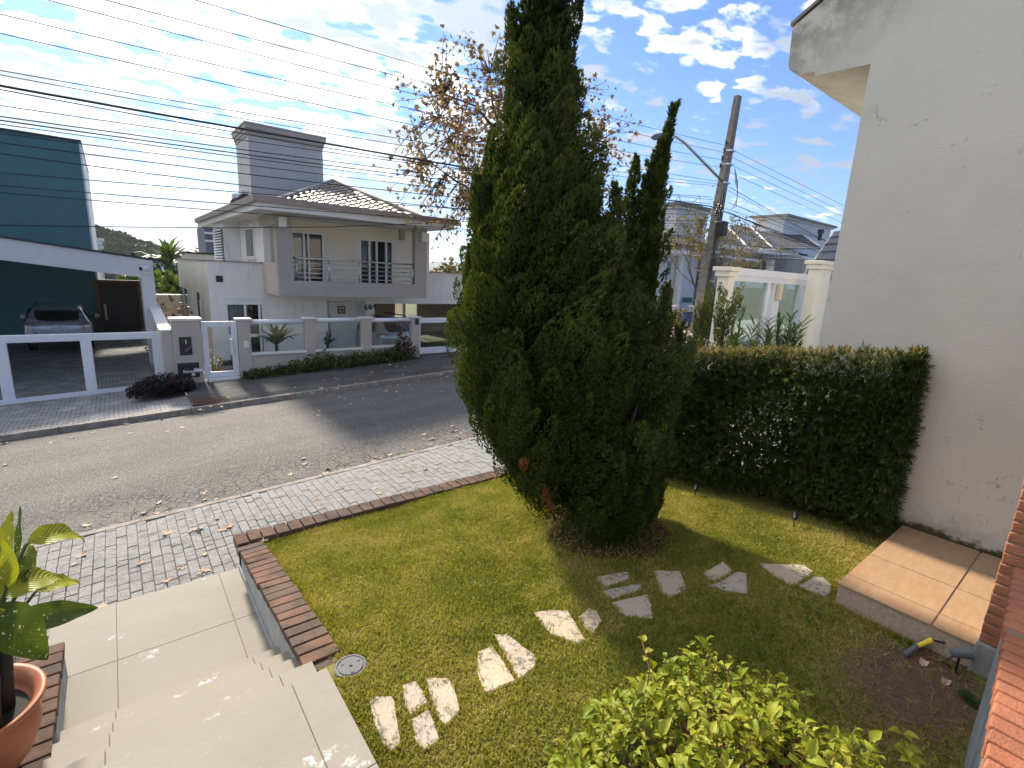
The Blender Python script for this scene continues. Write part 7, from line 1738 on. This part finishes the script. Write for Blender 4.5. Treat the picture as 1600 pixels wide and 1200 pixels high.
# yellowing small tree around the pole
q = ony((1075, 430), 13.4); yt = thing('sparse_tree', 'sparse small tree with yellowing leaves beside the utility pole', 'tree', (q[0] + 1.0, 13.2, -2.2)); b = Vector((q[0] + 1.0, 13.2, fside(q[0], 13.2)))
segs.clear(); tips = []; random.seed(4)
for b0, d0, L0, r0, nm in ((b, Vector((0, 0, 1)), 2.2, .09, 'trunk'), (b + Vector((0, 0, 1.4)), Vector((-.8, 0, .6)), 2.0, .05, 'limb'), (b + Vector((0, 0, 1.6)), Vector((.9, .1, .5)), 2.4, .05, 'limb'), (b + Vector((0, 0, 1.2)), Vector((.2, -.7, .5)), 1.6, .05, 'limb')):
    segs.clear(); grow(b0, d0.normalized(), L0, r0, 1, tips); m = MB()
    for pts, rs, lvl in segs: m.tube(pts, rs, 5, False)
    m.build(nm, mt['pale_bark'], yt, smooth=True)
P_ = []
for pts, dd in tips:
    if random.random() < .6:
        for k in range(16): P_.append(pts[random.randint(1, 4)] + hash3() * .22)
P_ = np.array(P_); N = len(P_); s_ = rng.uniform(.07, .15, N); scatter('leaves', OV, OF, frames(rng.normal(0, 1, (N, 3)), None, s_, s_ * .4, t=s_), P_, mt['yellowish_leaf'], yt)

# neighbour's glazed front wall beyond the hedge
YN = 4.9
zN = zm(1120, 400, .125)
def nx_(x, y=600): return X(zN(x, y), YN)
gnd = -2.5
for k, (a, b, t_, lab) in enumerate(((100, 222, 190, 'cream gate pillar left of the glazed front wall beyond the hedge'), (1195, 1385, 95, 'cream gate pillar right of the glazed front wall, against the cracked wall'))):
    yy = YN if k == 0 else YN - .4; x0, x1 = (X(zN(150, 260), yy), X(zN(215, 260), yy)) if k == 0 else (X(zN(1285, 180), yy), X(zN(1440, 180), yy)); zt = Z(zN((a + b) / 2, t_ + 70), yy)
    t_p = thing('cream_pillar', lab, 'pillar', ((x0 + x1) / 2, yy, gnd), 'cream gate pillars beyond the hedge'); w = x1 - x0
    box('shaft', mt['cream_render'], t_p, (x0, yy, gnd - .3), (x1, yy + .22, zt), .01); box('cap', mt['cream_render'], t_p, (x0 - .04, yy - .04, zt + .001), (x1 + .04, yy + .26, zt + .10), .01); box('cap', mt['cream_render'], t_p, (x0 - .08, yy - .08, zt + .101), (x1 + .08, yy + .30, zt + .18), .01)
gw = thing('glazed_front_wall', 'white framed glass front wall between cream pillars beyond the hedge', 'screen', (nx_(650), YN, gnd))
x0, x1 = nx_(235), X(zN(1235, 300), YN); zt = Z(zN(700, 265), YN); zlo = Z(zN(600, 960), YN)
box('top_beam', mt['white_metal'], gw, (x0, YN + .1, zt - .02), (x1, YN + .26, zt + .13), .01); box('top_beam', mt['white_metal'], gw, (x0, YN + .12, zt - .12), (x1, YN + .24, zt - .021))
for a, w in ((238, .14), (712, .12), (800, .30), (1110, .14)): xx = X(zN(a, 330), YN); box('post', mt['white_metal'], gw, (xx, YN + .1, gnd), (xx + w, YN + .22, zt - .121), .008)
xx = [X(zN(a, 330), YN) for a in (238, 712, 800, 1110)]
box('pane', mt['green_glass'], gw, (xx[0] + .14, YN + .15, gnd), (xx[1], YN + .16, zt - .121)); box('pane', mt['green_glass'], gw, (xx[2] + .30, YN + .15, gnd), (xx[3], YN + .16, zt - .121))
for k in range(14): z = gnd + .02 + k * .19; (box('weatherboard', mt['white_metal'], gw, (xx[3] + .15, YN + .14, z), (x1 + .1, YN + .18, z + .18), .006) if z < zt - .3 else None)
box('low_wall', mt['white_render'], gw, (xx[0] + .14, YN + .17, gnd), (xx[1], YN + .3, zlo))
xl_ = X(zN(812, 455), YN); zl_ = Z(zN(812, 455), YN); lm = box('bulkhead_lamp', mt['paper_cream'], None, (xl_ - .08, YN + .0, zl_ - .18), (xl_ + .08, YN + .099, zl_ + .18), .03); tag(lm, 'yellowed oval bulkhead lamp on the white post beyond the hedge', 'lamp')
# brown shingle roof beyond
sr = thing('shingle_roof_kiosk', 'small kiosk with brown shingle roof beyond the glazed front wall', 'kiosk', (15, 6.5, -2)); yy = 6.6
a_, b_, c_, d_ = [Vector(ony(p, y_)) for p, y_ in (((1250, 436), yy), ((1345, 436), yy), ((1345, 355), yy + 1.6), ((1302, 362), yy + 1.6))]
for r_ in range(6):
    l0, l1, q0, q1 = a_.lerp(d_, r_ / 6), a_.lerp(d_, (r_ + 1) / 6), b_.lerp(c_, r_ / 6), b_.lerp(c_, (r_ + 1) / 6); n = 9
    for k in range(n):
        u0, u1 = (k + .02) / n, (k + .98) / n; h = Vector((0, -.03, .02)); MB().hexa([l0.lerp(q0, u0), l0.lerp(q0, u1), l1.lerp(q1, u1), l1.lerp(q1, u0)], [l0.lerp(q0, u0) + h * 2, l0.lerp(q0, u1) + h * 2, l1.lerp(q1, u1) + h * .5, l1.lerp(q1, u0) + h * .5]).build('shingle', mt['brown_shingle'], sr)
box('wall', mt['cream_render'], sr, (a_.x + .8, yy + .3, -2.6), (b_.x, yy + 2.5, a_.z - .02))
# plants behind the hedge
def juniper_small(lab, p, y_, h, w, n):
    q = ony(p, y_); b = Vector((q[0], y_, -2.5)); t_ = thing('young_juniper', lab, 'tree', b, 'young junipers beyond the hedge'); zt = q[2]; H = zt - b.z
    k = rng.random(n) ** .8; a = rng.uniform(0, 6.28, n); o_ = np.stack([np.cos(a), np.sin(a), 0 * a], 1)
    pos = np.array(b)[None] + o_ * (w * (1 - k * .85) * rng.uniform(.3, 1, n))[:, None]; pos[:, 2] = b.z + .3 + (H - .35) * k
    d_ = np.array([.15, 0, 1.])[None] + o_ * .45 + rng.normal(0, .1, (n, 3)); L = rng.uniform(.25, .45, n)
    A, B, C = clumps(pos, d_, L, rng.uniform(.05, .08, n), 90, .04, .008, .7); scatter('crown', TV, TF, B, A, mt['juniper_leaf'], t_, np.clip(C + .25, 0, 1)); MB().tube([b, b + Vector((0, 0, H * .8))], [.06, .02], 7).build('trunk', mt['bark'], t_)
juniper_small('young juniper spire left of the cream gate pillar', (1118, 462), 5.3, 1, .42, 70); juniper_small('young juniper leaning in front of the cream gate pillar', (1138, 460), 4.6, 1, .30, 50); juniper_small('short young juniper next to the tall one, far left over the hedge', (1100, 490), 5.6, 1, .4, 50)
def frond_plant(lab, p, y_, n, L, spread):
    q = ony(p, y_); b = Vector((q[0], y_, -2.5)); t_ = thing('reed_palm', lab, 'plant', b, 'feathery plants behind the hedge'); H = q[2] - b.z
    m = MB(); P_, D_ = [], []
    for k in range(n):
        a = rng.uniform(0, 6.28); e = b + Vector((math.cos(a) * spread * rng.random(), math.sin(a) * spread * rng.random(), H * rng.uniform(.7, 1.0))); mid = (b + e) / 2 + Vector((0, 0, .1)); m.tube([b, mid, e], [.012, .008, .003], 4, False)
        for j in range(26):
            f = .35 + .65 * j / 26; c = b.lerp(e, f); s = 1 if j % 2 else -1; P_.append(c); D_.append((s * math.cos(a + 1.57) + random.uniform(-.2, .2), s * math.sin(a + 1.57) + random.uniform(-.2, .2), .75))
    N = len(P_); s_ = L * rng.uniform(.6, 1.1, N); scatter('leaflets', HV, HF, frames(np.array(D_), None, s_, s_ * .07, t=s_), np.array(P_), mt['palm_leaf'], t_); m.build('stalks', mt['plant_stem'], t_)
for p, y_, n, sp, lab in (((1152, 482), 4.3, 4, .12, 'thin feathery plant in front of the left glass pane'), ((1168, 503), 4.3, 6, .25, 'bushy feathery plant below the left glass pane'), ((1207, 488), 4.2, 4, .10, 'thin feathery plant in front of the white middle post'), ((1190, 498), 4.4, 5, .2, 'low feathery plant left of the middle post'), ((1232, 490), 4.2, 16, .34, 'dense feathery clump in front of the right glass pane')): frond_plant(lab, p, y_, n, .30, sp)
# ---------------------------------------------------------------- air
t = bpy.data.materials.new('air'); t.use_nodes = True; nt = t.node_tree; nt.nodes.clear()
ou = nt.nodes.new('ShaderNodeOutputMaterial'); pv = nt.nodes.new('ShaderNodeVolumePrincipled'); pv.inputs['Color'].default_value = (.78, .86, .96, 1); pv.inputs['Density'].default_value = .00022; pv.inputs['Anisotropy'].default_value = .3
nt.links.new(pv.outputs[0], ou.inputs['Volume'])
hz = MB().box((-4300, -4300, -70), (4300, 4300, 330)).build('haze', t); hz['kind'] = 'stuff'; hz['label'] = 'thin pale haze over the whole scene'; hz['category'] = 'haze'
scene.render.engine = 'CYCLES'
scene.cycles.max_bounces = 6; scene.cycles.transparent_max_bounces = 16
scene.cycles.diffuse_bounces = 3; scene.cycles.glossy_bounces = 3
scene.cycles.use_denoising = True
scene.cycles.use_adaptive_sampling = True; scene.cycles.adaptive_threshold = 0.02
